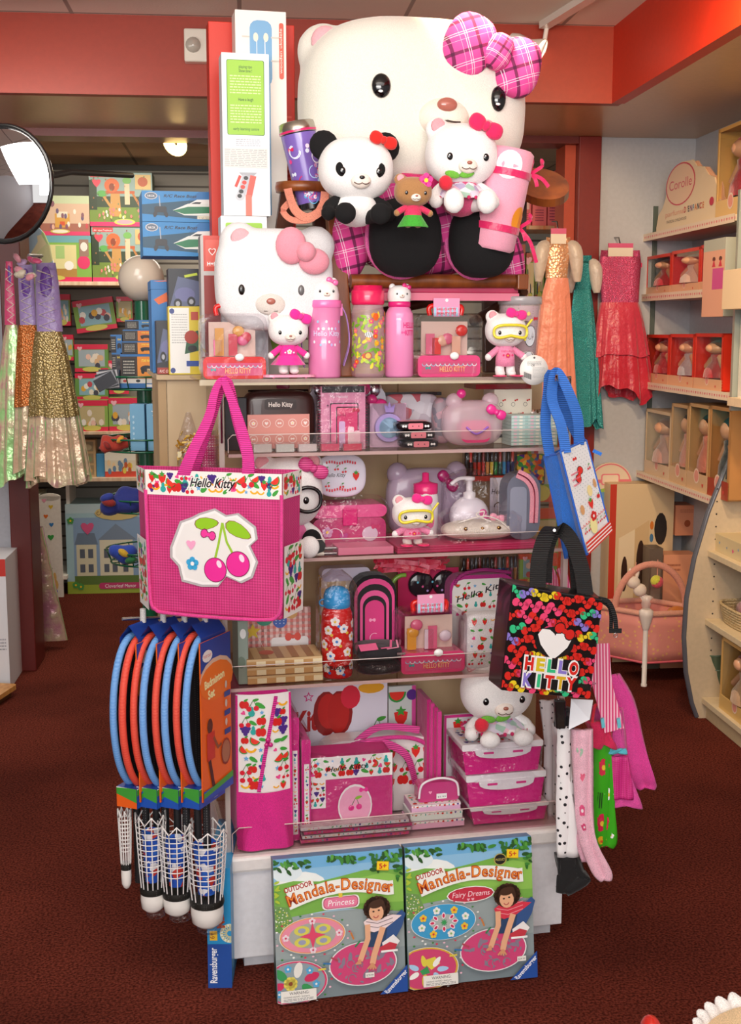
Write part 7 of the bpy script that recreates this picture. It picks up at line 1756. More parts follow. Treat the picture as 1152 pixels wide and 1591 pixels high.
# red bottle
t, r, H_ = bottle('water_bottle','red patterned water bottle with a sky blue cap in a cellophane bag',504,915,553,1054,.04,z,[
    ('bottle_body',[(0,0),(.92,0),(.98,.02),(1.0,.08),(1.0,.6),(.97,.7),(.85,.755),(.78,.77)],M('d3201c','plastic',.2)),('blue_cap',[(.78,.765),(.86,.775),(.86,.82),(.84,.9),(.7,.96),(.4,.99),(0,1.0)],M('2f9fe0','plastic'))],None)
MB().tube([(-r*.9+.008*cos(q),0,H_*.82+.008*sin(q)) for q in [2*pi*i/14 for i in range(14)]],.0022,M('2f9fe0','plastic'),closed=True).build('cap_ring',t)
A = Art(cyl_map(0,0,r,0)); rnd = random.Random(9); A.l = .001
pos = [(-.9,.12),(0,.1),(.9,.14),(-.6,.26),(.5,.3),(-1.1,.38),(-.2,.42),(.9,.46),(-.75,.54),(.25,.56),(1.1,.6),(-.3,.64)]
for x, y in pos:
    A.l = .001; A.flower(x*r,y*H_,.012,'f4f0ec',['2f7fd0','e8c23a'][int(abs(x)*10)%2]); A.l = .001; A.oval(x*r+.009,y*H_-.011,.004,.0035,['2f7fd0','e8c23a'][int(abs(x)*7)%2])
A.l = .003; A.text('HELLO KITTY',.0,.026,.011,'18161a',w=r*1.7,bold=.04); A.build('bottle_print',t)
wrapbag(t,-r*1.25,r*1.25,-r*1.15,r*1.15,0,H_*1.05,26,top=.03)
# yellow checked case
u, z_, w_, h_ = fit(492,882,568,1000,.22,z)
t = dthing('checked_case','yellow and white checked case with a pale lilac flap on the fourth shelf','case',u+.012,.22,z)
MB().rbox(-w_/2,w_/2,0,.035,0,h_*.93,.012,M('e8bc1e','check',c2='ece8ee',s=42)).build('case_body',t,bev=.003)
MB().rbox(-w_/2*.98,w_/2*1.0,-.006,.04,h_*.86,h_,.014,M('dcd4e6','plastic')).build('flap',t,bev=.003)
# striped shell bag
u, z_, w_, h_ = fit(548,893,616,990,.16,z)
t = dthing('striped_bag','black pouch with hot pink arched stripes standing behind the red bottle','bag',u,.16,z)
MB().rbox(-w_/2,w_/2,.0,.05,0,h_,w_*.42,M('131015','fabric')).build('bag_body',t,bev=.006)
A = Art(front(-w_/2,0,0),base=.001)
for k, c in ((.92,'ec4c92'),(.8,'131015'),(.66,'ec5a9a'),(.54,'131015'),(.44,'d83a80')):
    W_ = w_*k; H2 = h_*(.5+k*.5); pts = [(w_/2-W_/2,0)] + [(w_/2-W_/2*cos(pi*i/12),H2-W_*.45+W_*.45*sin(pi*i/12)) for i in range(13)] + [(w_/2+W_/2,0)]
    A.poly(pts,c)
A.bow(w_*.45,h_*.5,.009,'f4a0c4'); A.arc(w_*.5,h_*.3,.012,60,300,.0014,'f4c0d8'); A.build('stripe_print',t)
for i in range(2):
    u, z_, w_, h_ = fit(556,985,628,1050,.06,z); hh = h_*.34
    t = dthing('black_pouch',['lower black wrapped pouch beside the red bottle','upper black pouch with pink stripes and a silver zip pull'][i],'pouch',u,.1,z+i*(hh+.001),'black pouches beside the red bottle')
    MB().ell((0,0,hh/2),(w_/2,.06,hh/2),M('17131a','fabric'),n=26,p=3.2).build('pouch_body',t)
    if i: 
        A = Art(lambda a,b,l: (a,-.055+b*.9,hh*.82+b*.25+l-abs(a)*.06),base=.004)
        A.rect(-w_*.46,0.0,-w_*.08,.035,'f0709c'); A.line([(-w_*.02,.004),(w_*.2,.01),(w_*.28,.05)],.006,'f0709c'); A.line([(w_*.1,.0),(w_*.36,.01),(w_*.4,.05)],.005,'f4a0bc'); A.build('stripe_print',t)
        MB().box(w_*.3,w_*.48,-.064,-.06,hh*.5,hh*.66,M('d8d4d8','metal')).build('zip_pull',t)
    else: MB().ell((0,0,hh/2),(w_/2*1.06,.064,hh/2),WRAP,n=26,p=3.2).build('cellophane',t)
case('vanity_case','clear vanity case with a red handle at the centre of the fourth shelf',624,938,723,1047,.05,z,'e8487c',group=CG2,seed=9,tagc=1,fill=('e8d0d8','e86a8a','e8a03a'))
# glasses packs
u, z_, w_, h_ = fit(625,890,720,960,.22,z+.08)
t = dthing('sunglasses_pack','dark toy sunglasses on a raspberry card behind the vanity case','sunglasses',u,.26,z)
h2 = fit(625,888,720,1047,.22,z)[3]
MB().box(-w_/2,w_/2,.004,.006,0,h2,M('c8245c','print')).build('backing_card',t)
for sg in (-1,1): MB().lathe([(w_*.2,0),(w_*.21,-.006),(w_*.17,-.01),(0,-.011)],M('2a2228','plastic',.1),24,(sg*w_*.2+w_*.06,0,h2-w_*.24),'y').build('dark_lens',t)
MB().tube([(-w_*.42+w_*.22*cos(q),-.004,h2-w_*.34+w_*.26*sin(q)) for q in [pi*.45+pi*.55*i/10 for i in range(11)]],.006,M('8fc04a','plastic')).build('green_temple',t)
A = Art(front(-w_/2,0,-.012))
for i in range(8): A.l = .001; A.oval(w_*(.3+.08*i),h2-w_*(.2+.07*(i%3)),.003,.003,['6ac8e0','e85a9a','b8a0e0'][i%3])
A.build('lens_print',t)
# fruit pencil bag
u, z_, w_, h_ = fit(715,905,800,960,.12,z+.09)
u, z_, w_, h_ = fit(706,900,808,965,.14,z+.1)
t = dthing('fruit_pencil_bag','white fruit printed pencil bag with magenta piping and black script','pencil bag',u+.006,.2,z)
h2 = fit(706,900,808,1050,.14,z)[3]; W2 = w_/2
MB().rbox(-W2,W2,0,.05,0,h2,.035,M('c02a88','fabric')).build('bag_body',t,bev=.006)
A = Art(front(-W2,0,0),base=.001); A.rrect(.006,.004,w_-.006,h2-.01,.03,'f0ece8'); A.fruits(.01,h2*.45,w_-.01,h2-.014,.011,5,.9); A.text('Hello Kitty',w_*.5,h2*.76,.022,'18141a',w=w_*.85,rot=.28,shear=.3,bold=.01); A.build('fruit_print',t)
MB().tube(catmull([(-W2*.9,.01,h2*.8),(-W2*.7,-.005,h2*1.0),(0,.0,h2*1.06),(W2*.9,.01,h2*1.0)],6),.005,M('b0307f','ribbed')).build('zip_edge',t)
t, w_, h_ = soft('folded_fruit_bag','folded fruit printed bag in shiny film beside the vanity case','bag',724,955,790,1046,.05,.06,z,M('ece6e4','fabric'),p=6)
A = Art(fmap_soft(w_,.06,h_,6),base=.001); A.fruits(w_*.06,h_*.04,w_*.94,h_*.96,.011,8,.9); A.build('fruit_print',t)
wrapbag(t,-w_/2-.006,w_/2+.008,-.038,.036,0,h_*1.02,18)
u, z_, w_, h_ = fit(440,865,500,935,.22,z)
m = MB(); rnd = random.Random(14); u, zz = DISP.at(640,878,.24)
for i in range(30): m.ribbon([(rnd.uniform(-.1,.1),rnd.uniform(-.03,.03),rnd.uniform(-.02,.02)) for _ in range(3)],(rnd.random(),rnd.random(),1),.012,.0015,M(rnd.choice(['ee3a5c','e8284a','f4607c']),'satin'))
o = m.build('tinsel',None,loc=DISP.w(u,.25,zz),rz=DISP.yaw); tag(o,'coral red crumpled ribbon garland hung above the black sunglasses','garland',kind='stuff')
# pink stripe straps hanging at the right side
u, zz = DISP.at(868,910,.3)
t = dthing('striped_belt','pink and white striped satchel straps looped behind the black bag handles','strap',u,.32,zz)
for i, dx in enumerate((-.04,-.012,.02)): MB().ribbon(catmull([(dx-.01,0,.045),(dx,-.01,.02),(dx+.012,-.012,-.05)],5),(1,0,.1),.024,.003,M('e03a80','stripes',c2='f4b0cc',s=45)).build('strap',t)

# ---- white base tray
z = ZBASE + .0075
# apple board
def art_apple(A,w,h):
    A.rect(0,0,w,h,'e2dfec'); A.text('Hello Kitty',w*.12,h*.62,h*.24,'b81e1c',w=w*.8,rot=.12,shear=.2,bold=.04)
    for dx in (-.06,.06): A.oval(w*(.5+dx),h*.77,w*.12,h*.19,'8f100e'); 
    A.oval(w*.46,h*.79,w*.1,h*.15,'c01a14'); A.oval(w*.55,h*.77,w*.1,h*.17,'b81812'); A.oval(w*.66,h*.9,w*.09,h*.1,'d8203c'); A.oval(w*.85,h*.97,w*.12,h*.05,'e8a81e')
    A.cherry(w*.9,h*.62,w*.1,'c01a20'); A.cherry(w*.22,h*.3,w*.08,'c8202a','6fae2a'); A.star(w*.28,h*.92,w*.05,'d83a8a'); A.star(w*.28,h*.92,w*.03,'e2dfec'); A.oval(w*.06,h*.92,w*.05,h*.06,'4a2a86')
    A.line([(w*.32,h*.1),(w*.36,h*.42),(w*.42,h*.5),(w*.6,h*.42),(w*.9,h*.4),(w*.93,h*.1)],w*.012,'4a1a1c'); A.bow(w*.78,h*.38,w*.12,'b01a22',0,'4a1014')
t = pxbox('picture_board','large white board printed with an apple, cherries and red script','board',DISP,432,1066,602,1300,.27,.012,'e2dfec',art_apple,zb=z,bev=.002)
t = pxbox('strawberry_board','strawberry printed board edge beside the apple board','board',DISP,604,1066,646,1300,.275,.012,'cfd8d4',lambda A,w,h: (A.rect(w*.85,0,w,h,'d84a9a'),A.fruit(1,w*.45,h*.72,w*.42),A.fruit(4,w*.3,h*.92,w*.4),A.oval(w*.85,h*.92,w*.2,w*.2,'5a2a8a')),zb=z)
# backpack on its side
u, z_, w_, h_ = fit(368,1072,452,1310,.03,z)
t = dthing('fruit_backpack','tall fruit printed child backpack with a magenta base at the tray end','backpack',u,.03,z)
FPK = M('dc2288','fabric'); W2 = w_/2
MB().rbox(-W2,W2,.0,.2,0,h_,.02,FPK,axis='y').build('pack_body',t,bev=.01)
def pk(a,b,l): x = a - W2; return (x,-.004-.014*max(0,1-(x/W2) ** 2)-l,b)
m = MB().grid(lambda a,b: pk(w_*a,h_*(.36+.64*b)*.985,-.001),12,8,M('efebe8','plastic',.3)); m.build('printed_panel',t)
A = Art(pk,base=.0012); A.fruits(.004,h_*.37,w_*.56,h_*.96,.0165,21,1.25); A.fruits(w_*.62,h_*.37,w_-.004,h_*.96,.0155,22,1.25); A.build('fruit_print',t)
A = Art(pk,base=.003); A.line([(w_*.72,h_*.97),(w_*.62,h_*.8),(w_*.5,h_*.6),(w_*.38,h_*.37)],.009,M('d82a92','ribbed')); zpm = A.build('zipper',t)
q = pk(w_*.56,h_*.7,.006); MB().ell(q,(.007,.004,.007),M('c0207a','plastic'),n=10).ell((q[0]-.004,q[1],q[2]-.012),(.006,.004,.006),M('c0207a','plastic'),n=10).ell((q[0]+.006,q[1],q[2]-.012),(.006,.004,.006),M('c0207a','plastic'),n=10).build('zip_charm',zpm)
rnd = random.Random(2)
MB().grid(lambda a,b: (-W2*1.02+w_*1.04*a,-.006-.022*sin(pi*a)-.007*sin(9*a+3*b)*(1-b),h_*.37*b),20,10,FPK).build('magenta_pocket',t)
for sg in (-1,1): MB().tube([(sg*W2,-.004,h_*.02),(sg*W2,-.006,h_*.5),(sg*W2*.98,-.004,h_*.98)],.003,FPK).build('piping',t)
# folders with elastic in film
for i in range(2):
    u, z_, w_, h_ = fit(452+i*18,1112+i*30,466+i*18,1312,.04,z)
    t = dthing('elastic_folder',['magenta fruit edged folder pressed against the backpack','wrapped magenta folder with white fruit edge next to the lunch tote'][i],'folder',u,.045,z,'magenta folders standing in the tray')
    MB().rbox(-w_/2,w_/2,0,.17,0,h_*(.98 if i==0 else .95),.005,M('d42a86','fabric')).build('folder_body',t,bev=.002)
    A = Art(front(-w_/2,0,0),base=.001); A.rect(w_*.25,h_*.05,w_*.8,h_*.72,'eee8e6'); A.fruits(w_*.26,h_*.06,w_*.79,h_*.7,w_*.27,i,1.0); A.build('edge_print',t)
    wrapbag(t,-w_*.62,w_*.66,-.006,.17,0,h_,20)
# lunch tote
u, z_, w_, h_ = fit(478,1178,612,1290,.045,z+.0)
t = dthing('fruit_lunch_tote','small wrapped tote with a white fruit band and pink mesh front in the tray','tote bag',u,.06,z+.012)
W2 = w_/2
MB().rbox(-W2,W2,0,.09,0,h_*.95,.008,M('d83a86','net',c2='b82a6c',s=500)).build('bag_body',t,bev=.004)
A = Art(front(-W2,0,0),base=.001); A.rect(0,h_*.66,w_,h_*.95,'efebe8'); A.fruits(.003,h_*.67,w_-.003,h_*.94,.013,5,1.25); A.text('Hello Kitty',w_*.47,h_*.77,.018,'17131a',w=w_*.5,rot=.05,shear=.3,bold=.01)
A.rect(0,h_*.3,w_*.22,h_*.67,'efebe8'); A.fruits(.002,h_*.31,w_*.22,h_*.66,.009,6,1.1)
A.oval(w_*.56,h_*.3,w_*.2,h_*.28,'f2eeea',n=20); A.oval(w_*.56,h_*.3,w_*.185,h_*.25,'f0a8c4',n=20); A.cherry(w_*.56,h_*.32,.02,'e02a86','8fc03a'); A.bow(w_*.66,h_*.5,.012,'ee3a96'); A.build('bag_print',t)
wrapbag(t,-W2-.006,W2+.008,-.012,.1,0,h_,20)
# flat wrapped packs in front
for i in range(6):
    u, z_, w_, h_ = fit(470,1296-9*i,634-4*(i%2),1310,.035,z)
    t = dthing('folded_bag_pack',['lowest','second lowest','third lowest','third highest','second highest','topmost'][i]+' folded fruit bag in film lying at the tray front','folded bag',u+.002*(i%3),.04,z+.0045*i-.0,'folded fruit bags in film at the tray front') if False else None
for i in range(4):
    u, z_, w_, h_ = fit(468,1290,636,1312,.02,z)
    t = dthing('folded_bag_pack',['lowest','second','third','topmost'][i]+' folded fruit bag in clear film lying along the tray front','folded bag',u+.004*(i%3),.022,z+.0105*i-0,'folded fruit bags in film at the tray front')
    MB().box(-w_/2,w_/2,0,.03,.001,.008,M(['e04a86','efe6e6','d8307a','f0e8ea'][i],'fabric')).build('folded_cloth',t)
    A = Art(front(-w_/2,0,0)); A.fruits(.005,.001,w_-.005,.009,.004,i,.6); A.build('edge_print',t)
    MB().rbox(-w_/2-.004,w_/2+.004,-.003,.033,0,.0098,.003,M('f6f4f6','wrap',s=50)).build('cellophane',t)
# curved tote handles with fruit body behind
u, z_, w_, h_ = fit(500,1130,680,1240,.17,z+.06)
t = dthing('fruit_tote','fruit printed tote with thick pink looped handles behind the wrapped lunch tote','tote bag',u,.18,z)
h2 = fit(500,1150,678,1310,.17,z)[3]; W2 = w_/2
MB().rbox(-W2,W2,0,.07,0,h2,.05,M('e9e4e2','plastic',.3)).build('bag_body',t,bev=.006)
A = Art(front(-W2,0,0),base=.001); A.clip = (w_,h2); A.fruits(.004,h2*.3,w_-.004,h2*.9,.02,31,1.1,kinds=[0,1,2,1,6,0]); A.build('fruit_print',t)
MB().tube(catmull([(-W2*.98,-.004,h2*.3),(-W2*.92,-.008,h2*.72),(-W2*.4,-.01,h2*.98),(W2*.5,-.008,h2*1.0),(W2*.96,-.004,h2*.75),(W2*.99,0,h2*.25)],8),.006,M('dc3a92','fabric')).build('piping',t)
MB().ribbon(catmull([(-W2*.5,-.012,h2*.9),(-W2*.1,-.03,h2*1.02),(W2*.4,-.03,h2*.82),(W2*.6,-.02,h2*.4)],7),(.3,.3,1),.02,.003,M('e04a9a','ribbed')).ribbon(catmull([(-W2*.6,-.01,h2*.86),(0,.02,h2*1.12),(W2*.7,.0,h2*1.08)],7),(.1,.3,1),.018,.003,M('e04a9a','ribbed')).build('handle',t)
# little books stack + mini case
zz = z
for i in range(3):
    u, z_, w_, h_ = fit(636+2*i,1240,722-3*i,1306,.045,z); hh = h_*.27
    boxt('memo_cube',['lowest','middle','topmost'][i]+' fruit printed memo block in the stack beside the lunch boxes','memo block',DISP,u,.045,zz,w_,.08,hh-.001,['e8b0cc','e6ece6','e6b4d4'][i],lambda A,w,h: (A.rect(0,h*.75,w,h,'f0e8e4'),A.fruits(0,h*.72,w,h,.004,2,.6)),group='fruit printed memo blocks in a stack',topart=(lambda A,w,h: (A.rect(0,0,w,h,'eee6e4'),A.fruits(.004,.004,w-.004,h-.004,.008,12,1.0),A.text('Kitty',w*.4,h*.15,.014,'b83050',shear=.3))) if i==2 else None)
    zz += hh
u, z_, w_, h_ = fit(648,1206,712,1242,.07,zz)
t = dthing('mini_case','tiny clear pink case with a white handle on the memo blocks','case',u,.06,zz+.0005)
MB().rbox(-w_/2,w_/2,0,.035,0,h_*.8,.01,M('d84a8c','milky',.1,alpha=.75)).build('case_body',t,bev=.003)
MB().tube(catmull([(-w_*.48,-.004,h_*.2),(-w_*.4,-.006,h_*.8),(0,-.006,h_*1.0),(w_*.4,-.006,h_*.8),(w_*.48,-.004,h_*.2)],6),.003,M('f0e8ec','plastic')).build('handle',t)
A = Art(front(-w_/2,0,0)); A.rect(w_*.45,h_*.1,w_*.7,h_*.32,'f0eeee'); A.text('$5.99',w_*.575,h_*.15,.006,'5a5a5a',w=w_*.2); A.heart(w_*.3,h_*.4,.005,'f0a0c0'); A.build('price_sticker',t)
# magenta folders
for i in range(4):
    u, z_, w_, h_ = fit(668+i*7,1092+i*8,674+i*7,1300,.12-.02*i,z)
    t = dthing('magenta_folder',['first magenta folder edge behind the lunch boxes','second magenta folder edge behind the lunch boxes','third magenta folder edge behind the lunch boxes','fourth magenta folder edge against the strawberry folder'][i],'folder',u,.15-.012*i,z,'magenta folders behind the lunch boxes')
    MB().box(-w_/2,w_/2,0,.1,0,h_,M(['c8207c','dc3a92'][i%2],'fabric')).build('folder_edge',t)
pxbox('strawberry_folder','white strawberry and apple folder with magenta edge behind the lunch boxes','folder',DISP,690,1110,742,1306,.19,.01,'ebe6ea',lambda A,w,h: (A.rect(0,0,w*.06,h,'d8308c'),A.rect(0,h*.97,w,h,'d8308c'),A.fruit(1,w*.4,h*.88,w*.24),A.fruit(2,w*.4,h*.66,w*.24),A.fruit(4,w*.35,h*.48,w*.2),A.fruit(1,w*.85,h*.82,w*.16),A.fruit(1,w*.6,h*.36,w*.2)),zb=z)
# lunch boxes
LG = 'magenta lunch boxes with white lids in a stack'
zz = z; ys = [1306,1244,1194,1146]
prevtop = None
for i in range(3):
    u, z_, w_, h_ = fit([732,728,724][i],ys[i+1],[850,848,846][i],ys[i],.045,zz)
    hh = fit(710,ys[i+1]+6,850,1300,.045,z)[3]; hh = z + hh - zz
    t = dthing('lunch_container',['lowest magenta lunch box with a white clip lid on the tray','middle magenta lunch box with a white clip lid in the stack','topmost magenta lunch box with a white clip lid under the seated plush'][i],'lunch box',u-.004*i,.045,zz,LG,.0)
    W2 = w_/2
    MB().prism([(-W2*.92,0),(W2*.92,0),(W2,hh*.78),(-W2,hh*.78)],0,.13,M('e0308a','plastic')).build('box_body',t,bev=.006)
    l = MB().rbox(-W2*1.03,W2*1.03,-.005,.135,hh*.78,hh*.985,.004,M('ece8ea','plastic')).build('box_lid',t,bev=.003)
    pts = [(-W2*.72,hh*.8)] + [(W2*.72*sin(pi*(k/10-.5)),hh*.8-hh*.3*cos(pi*(k/10-.5)) ** .6) for k in range(1,10)] + [(W2*.72,hh*.8)]
    MB().prism(pts,-.009,-.004,M('f0ecee','plastic')).build('clip',t,bev=.001)
    A = Art(front(0,0,-.009)); A.rrect(-W2*.5,hh*.66,-W2*.24,hh*.73,.002,'e0308a'); A.rrect(W2*.24,hh*.66,W2*.5,hh*.73,.002,'e0308a'); A.build('clip_slots',t)
    A = Art(top_face(-W2,0,hh*.985)); A.clip = (w_,.13); A.fruits(.006,.006,w_-.006,.12,.011,40+i,1.0); A.build('lid_print',t)
    wrapbag(t,-W2*1.1,W2*1.12,-.014,.142,0,hh*.995,24)
    zz += hh + .0005
PT2 = dress_plush('white_plush','white plush in a floral dress seated on the lunch boxes below the black bag',.085,772,1071,(55,46),1160,(.5,.85,M('c8203c','fur'),.42,-.4),'white plush toys in floral dresses',zb=zz)

# ------------------------------------------------------------------ things hanging at the sides of the stand
def trap(t,name,F,P,z0,z1,m,bot=1.0,bev=0,ctr=None):      # walls over a plan polygon P [(u, v)], narrower below by bot
    c = ctr or (sum(p[0] for p in P)/len(P),sum(p[1] for p in P)/len(P)); n = len(P)
    lo = [F.w(c[0]+(u-c[0])*bot,c[1]+(v-c[1])*bot,z0) for u,v in P]; hi = [F.w(u,v,z1) for u,v in P]
    b = MB().add(lo+hi,[(i,(i+1)%n,n+(i+1)%n,n+i) for i in range(n)]+[tuple(range(n))[::-1]],m)
    return b.build(name,t,world=True,bev=bev)
# ---- pink mesh tote
q0 = at_y(335,850,2.72); TB = Frame(q0.x,q0.y,-17)
zt, zm, zb = TB.at(335,733,0)[1], TB.at(335,772,0)[1], TB.at(335,957,0)[1]
ua, ub = TB.at(229,850,0)[0], TB.at(440,850,0)[0]; uc = TB.at(469,800,.1)[0]; ud = TB.at(213,800,.07)[0]
t = thing('mesh_tote','large pink mesh tote bag with fruit trim and black script hung at the stand corner','tote bag',TB.w(0,.05,zb),TB.yaw)
NET = M('d43a84','net',c2='b42866',s=230); EDGE = M('e23e90','fabric')
plan = [(ua,0),(ub,0),(uc,.1),(ud,.075)]
trap(t,'mesh_body',TB,plan,zb,zt-.001,NET,.965,.006,((ua+ub)/2,.0))
W = ub - ua; H = zt - zb
def tf(a,b,l):  # front face with the same taper
    k = .965 + .035*b/H; return TB.w((ua+ub)/2+(a-W/2)*k,-.001-l,zb+b)
A = Art(tf,base=.001); hb = zt - zm
A.rect(0,H-hb,W,H,'f1ece6'); A.fruits(.003,H-hb+.002,W-.003,H-.002,.0165,51,1.75); A.text('Hello Kitty',W*.5,H-hb*.62,.028,'f4f0ea',w=W*.345,shear=.35,bold=.09); A.text('Hello Kitty',W*.5,H-hb*.62,.028,'15121a',w=W*.34,shear=.35,bold=.02)
A.build('fruit_band',t).parent = t
def fixw(o):   # art drawn in world coordinates -> local of its parent
    Mi = tm(o.parent).inverted()
    o.data.transform(Mi); return o
fixw(kids(t)[-1])
# side bands and side pockets
def sidemap(p,q):
    def f(a,b,l):
        d = Vector((q[0]-p[0],q[1]-p[1])); L = d.length; k = .965 + .035*b/H; nn = Vector((d.y,-d.x)).normalized()
        u = p[0] + d.x*a/L + nn.x*l; v = p[1] + d.y*a/L + nn.y*l; c = (ua+ub)/2
        return TB.w(c+(u-c)*k,v*k,zb+b)
    return f
LR = hypot(uc-ub,.1); LL = hypot(ud-ua,.075)
for nm, p, q, L in (('right',(ub,0),(uc,.1),LR),('left',(ud,.075),(ua,0),LL)):
    A = Art(sidemap(p,q),base=.0015); A.rect(0,H-hb,L,H,'f1ece6'); A.fruits(.002,H-hb+.002,L-.002,H-.002,.015,52,1.6); fixw(A.build('side_band',t))
    A = Art(sidemap(p,q),base=.006); A.rect(0,.012*H,L*1.06,H*.51,'f1ece6'); A.fruits(.003,.03*H,L,H*.5,.019,53+(nm=='left'),1.6); fixw(A.build('side_pocket',t))
m = MB()
out = [TB.w((ua+ub)/2+s_*W/2*(.965+.035*f_),-.003,zb+H*f_) for s_,f_ in ((-1,.86),(-1,.1))] 
c = [tf(0,H*.86,.002),tf(0,H*.5,.002),tf(.001,H*.1,.002),tf(W*.04,H*.02,.002),tf(W*.12,0.0,.002),tf(W*.5,-.002,.004),tf(W*.88,0,.002),tf(W*.97,H*.03,.002),tf(W,H*.12,.002),tf(W,H*.5,.002),tf(W,H*.86,.002)]
m.tube(catmull(c,6),.0042,EDGE); m.build('piping',t,world=True)
# applique patch
A = Art(tf,base=.002); px = lambda x, y: ((TB.at(x,y,0)[0]-ua),TB.at(x,y,0)[1]-zb)
k = W/211
patch = [(268,850),(283,812),(300,806),(312,800),(335,793),(352,803),(370,800),(396,820),(399,838),(388,848),(400,872),(392,895),(375,903),(352,893),(340,908),(315,908),(285,900),(280,878),(268,865)]
cc = (335,852)
A.poly([px(cc[0]+(x-cc[0])*1.06,cc[1]+(y-cc[1])*1.06) for x,y in patch],'b8b2b4'); A.poly([px(*p) for p in patch],'f4f2f0'); A.poly([px(cc[0]+(x-cc[0])*.93,cc[1]+(y-cc[1])*.93) for x,y in patch],'ece9e6')
A.leaf(*px(322,813),.03,'8a1c3a',.1); A.leaf(*px(322,813),.028,'93c91e',.1); A.leaf(*px(372,824),.034,'8a1c3a',-.45); A.leaf(*px(372,824),.032,'93c91e',-.45)
A.line([px(347,812),px(341,845),px(335,870)],.0055,'9cc832'); A.line([px(347,812),px(354,842),px(366,864)],.0055,'9cc832')
for x, y, r_ in ((336,885,.026),(372,876,.027)):
    A.oval(*px(x,y),r_*1.07,r_*1.07,'8a1650',n=24); A.oval(*px(x,y),r_,r_,'ea2a98',n=24); A.oval(*px(x+6,y-9),r_*.22,r_*.34,'fbd8ec',.4)
A.bow(*px(325,830),.018,'ec3a9c',-.25,'7a1440'); A.flower(*px(300,875),.016,'3aa8dc','f4f2f0'); A.heart(*px(298,845),.013,'f4a8cc')
o = fixw(A.build('padded_patch',t))
RB = M('e83a9c','ribbed',s=70)
hk = TB.w(*[TB.at(345,592,.03)[0],.03,TB.at(345,592,.03)[1]])
P_ = lambda x, y, v: TB.P(x,y,v)
m = MB().ribbon(catmull([P_(284,742,0),P_(298,706,-.004),P_(324,650,.01),P_(334,610,.02),hk+Vector((0,0,.002)),P_(356,610,.02),P_(372,655,.01),P_(385,705,-.002),P_(386,742,0)],6),[TB.u*1.0]*49,[.03-.016*(1-abs(i-24)/24) for i in range(49)],.003,RB)
m.build('strap',t,world=True)
MB().ribbon(catmull([P_(300,738,.08),P_(325,660,.06),hk+TB.v*.02,P_(370,660,.06),P_(392,738,.08)],8),TB.u,.022,.003,RB).build('strap',t,world=True)
u_, z_ = DISP.at(345,600,.0)
t = thing('chrome_hook','chrome hook on the corner upright holding the pink tote','hook',DISP.w(-.004,.02,0),DISP.yaw)
CH = M('c8c8cc','metal',.15)
zz = hk.z - .006
MB().tube([(0,0,zz-.14),(0,-.004,zz-.14),(0,-.004,zz+.01)],.003,CH).tube([(0,0,zz),(.0,-.02,zz),(-.0,-.1,zz),(0,-.104,zz+.012)],.0035,CH).build('hook_bar',t)

# ---- badminton sets
th = radians(23); dv = Vector((sin(th),cos(th),0)); nv = Vector((cos(th),-sin(th),0))
BGp = 'badminton sets hung beside the stand'
BLU, RDM = M('3a84d8','stripes',c2='8fc0f0',s=120,d='Z'), M('da2416','stripes',c2='f06a52',s=120,d='Z')
SNET = M('0c0c0f','dots',c2='a8a8a8',s=190,r=0,a=.12); WHP = M('ece9e6','plastic')
def netcone(t,base,r0,r1,z0,z1):
    m = MB(); n = 14
    prof = lambda k: r0 + (r1-r0)*(k ** .8)
    pt = lambda i, k, zz=0: base + Vector((prof(k)*cos(2*pi*i/n),prof(k)*sin(2*pi*i/n),z0+(z1-z0)*k+zz))
    for i in range(n): m.tube([pt(i,k) for k in (0,.33,.66,1)]+[pt(i,1,(.014 if i%2 else-.006))],.0015,WHP,5)
    for k in (.28,.36,.44,.52,.6,.68,.76,.84,.92): m.tube([pt(i,k) for i in range(n)],.0013,WHP,5,closed=True)
    m.tube([pt(i,1,(.014 if i%2 else-.006)) for i in range(n)],.0022,WHP,5,closed=True)
    return m.build('feather_skirt',t)
sets = [(311,322,1288,1399,1440,29),(279,275,1281,1387,1422,24),(246,237,1268,1381,1417,21),(215,196,1262,1345,1381,9)]
labs = ['badminton set with orange card nearest the slim blue box','second badminton set from the stand with red rim foremost','third badminton set from the stand with a red rim over a blue rim','outermost badminton set with a pale blue rim foremost']
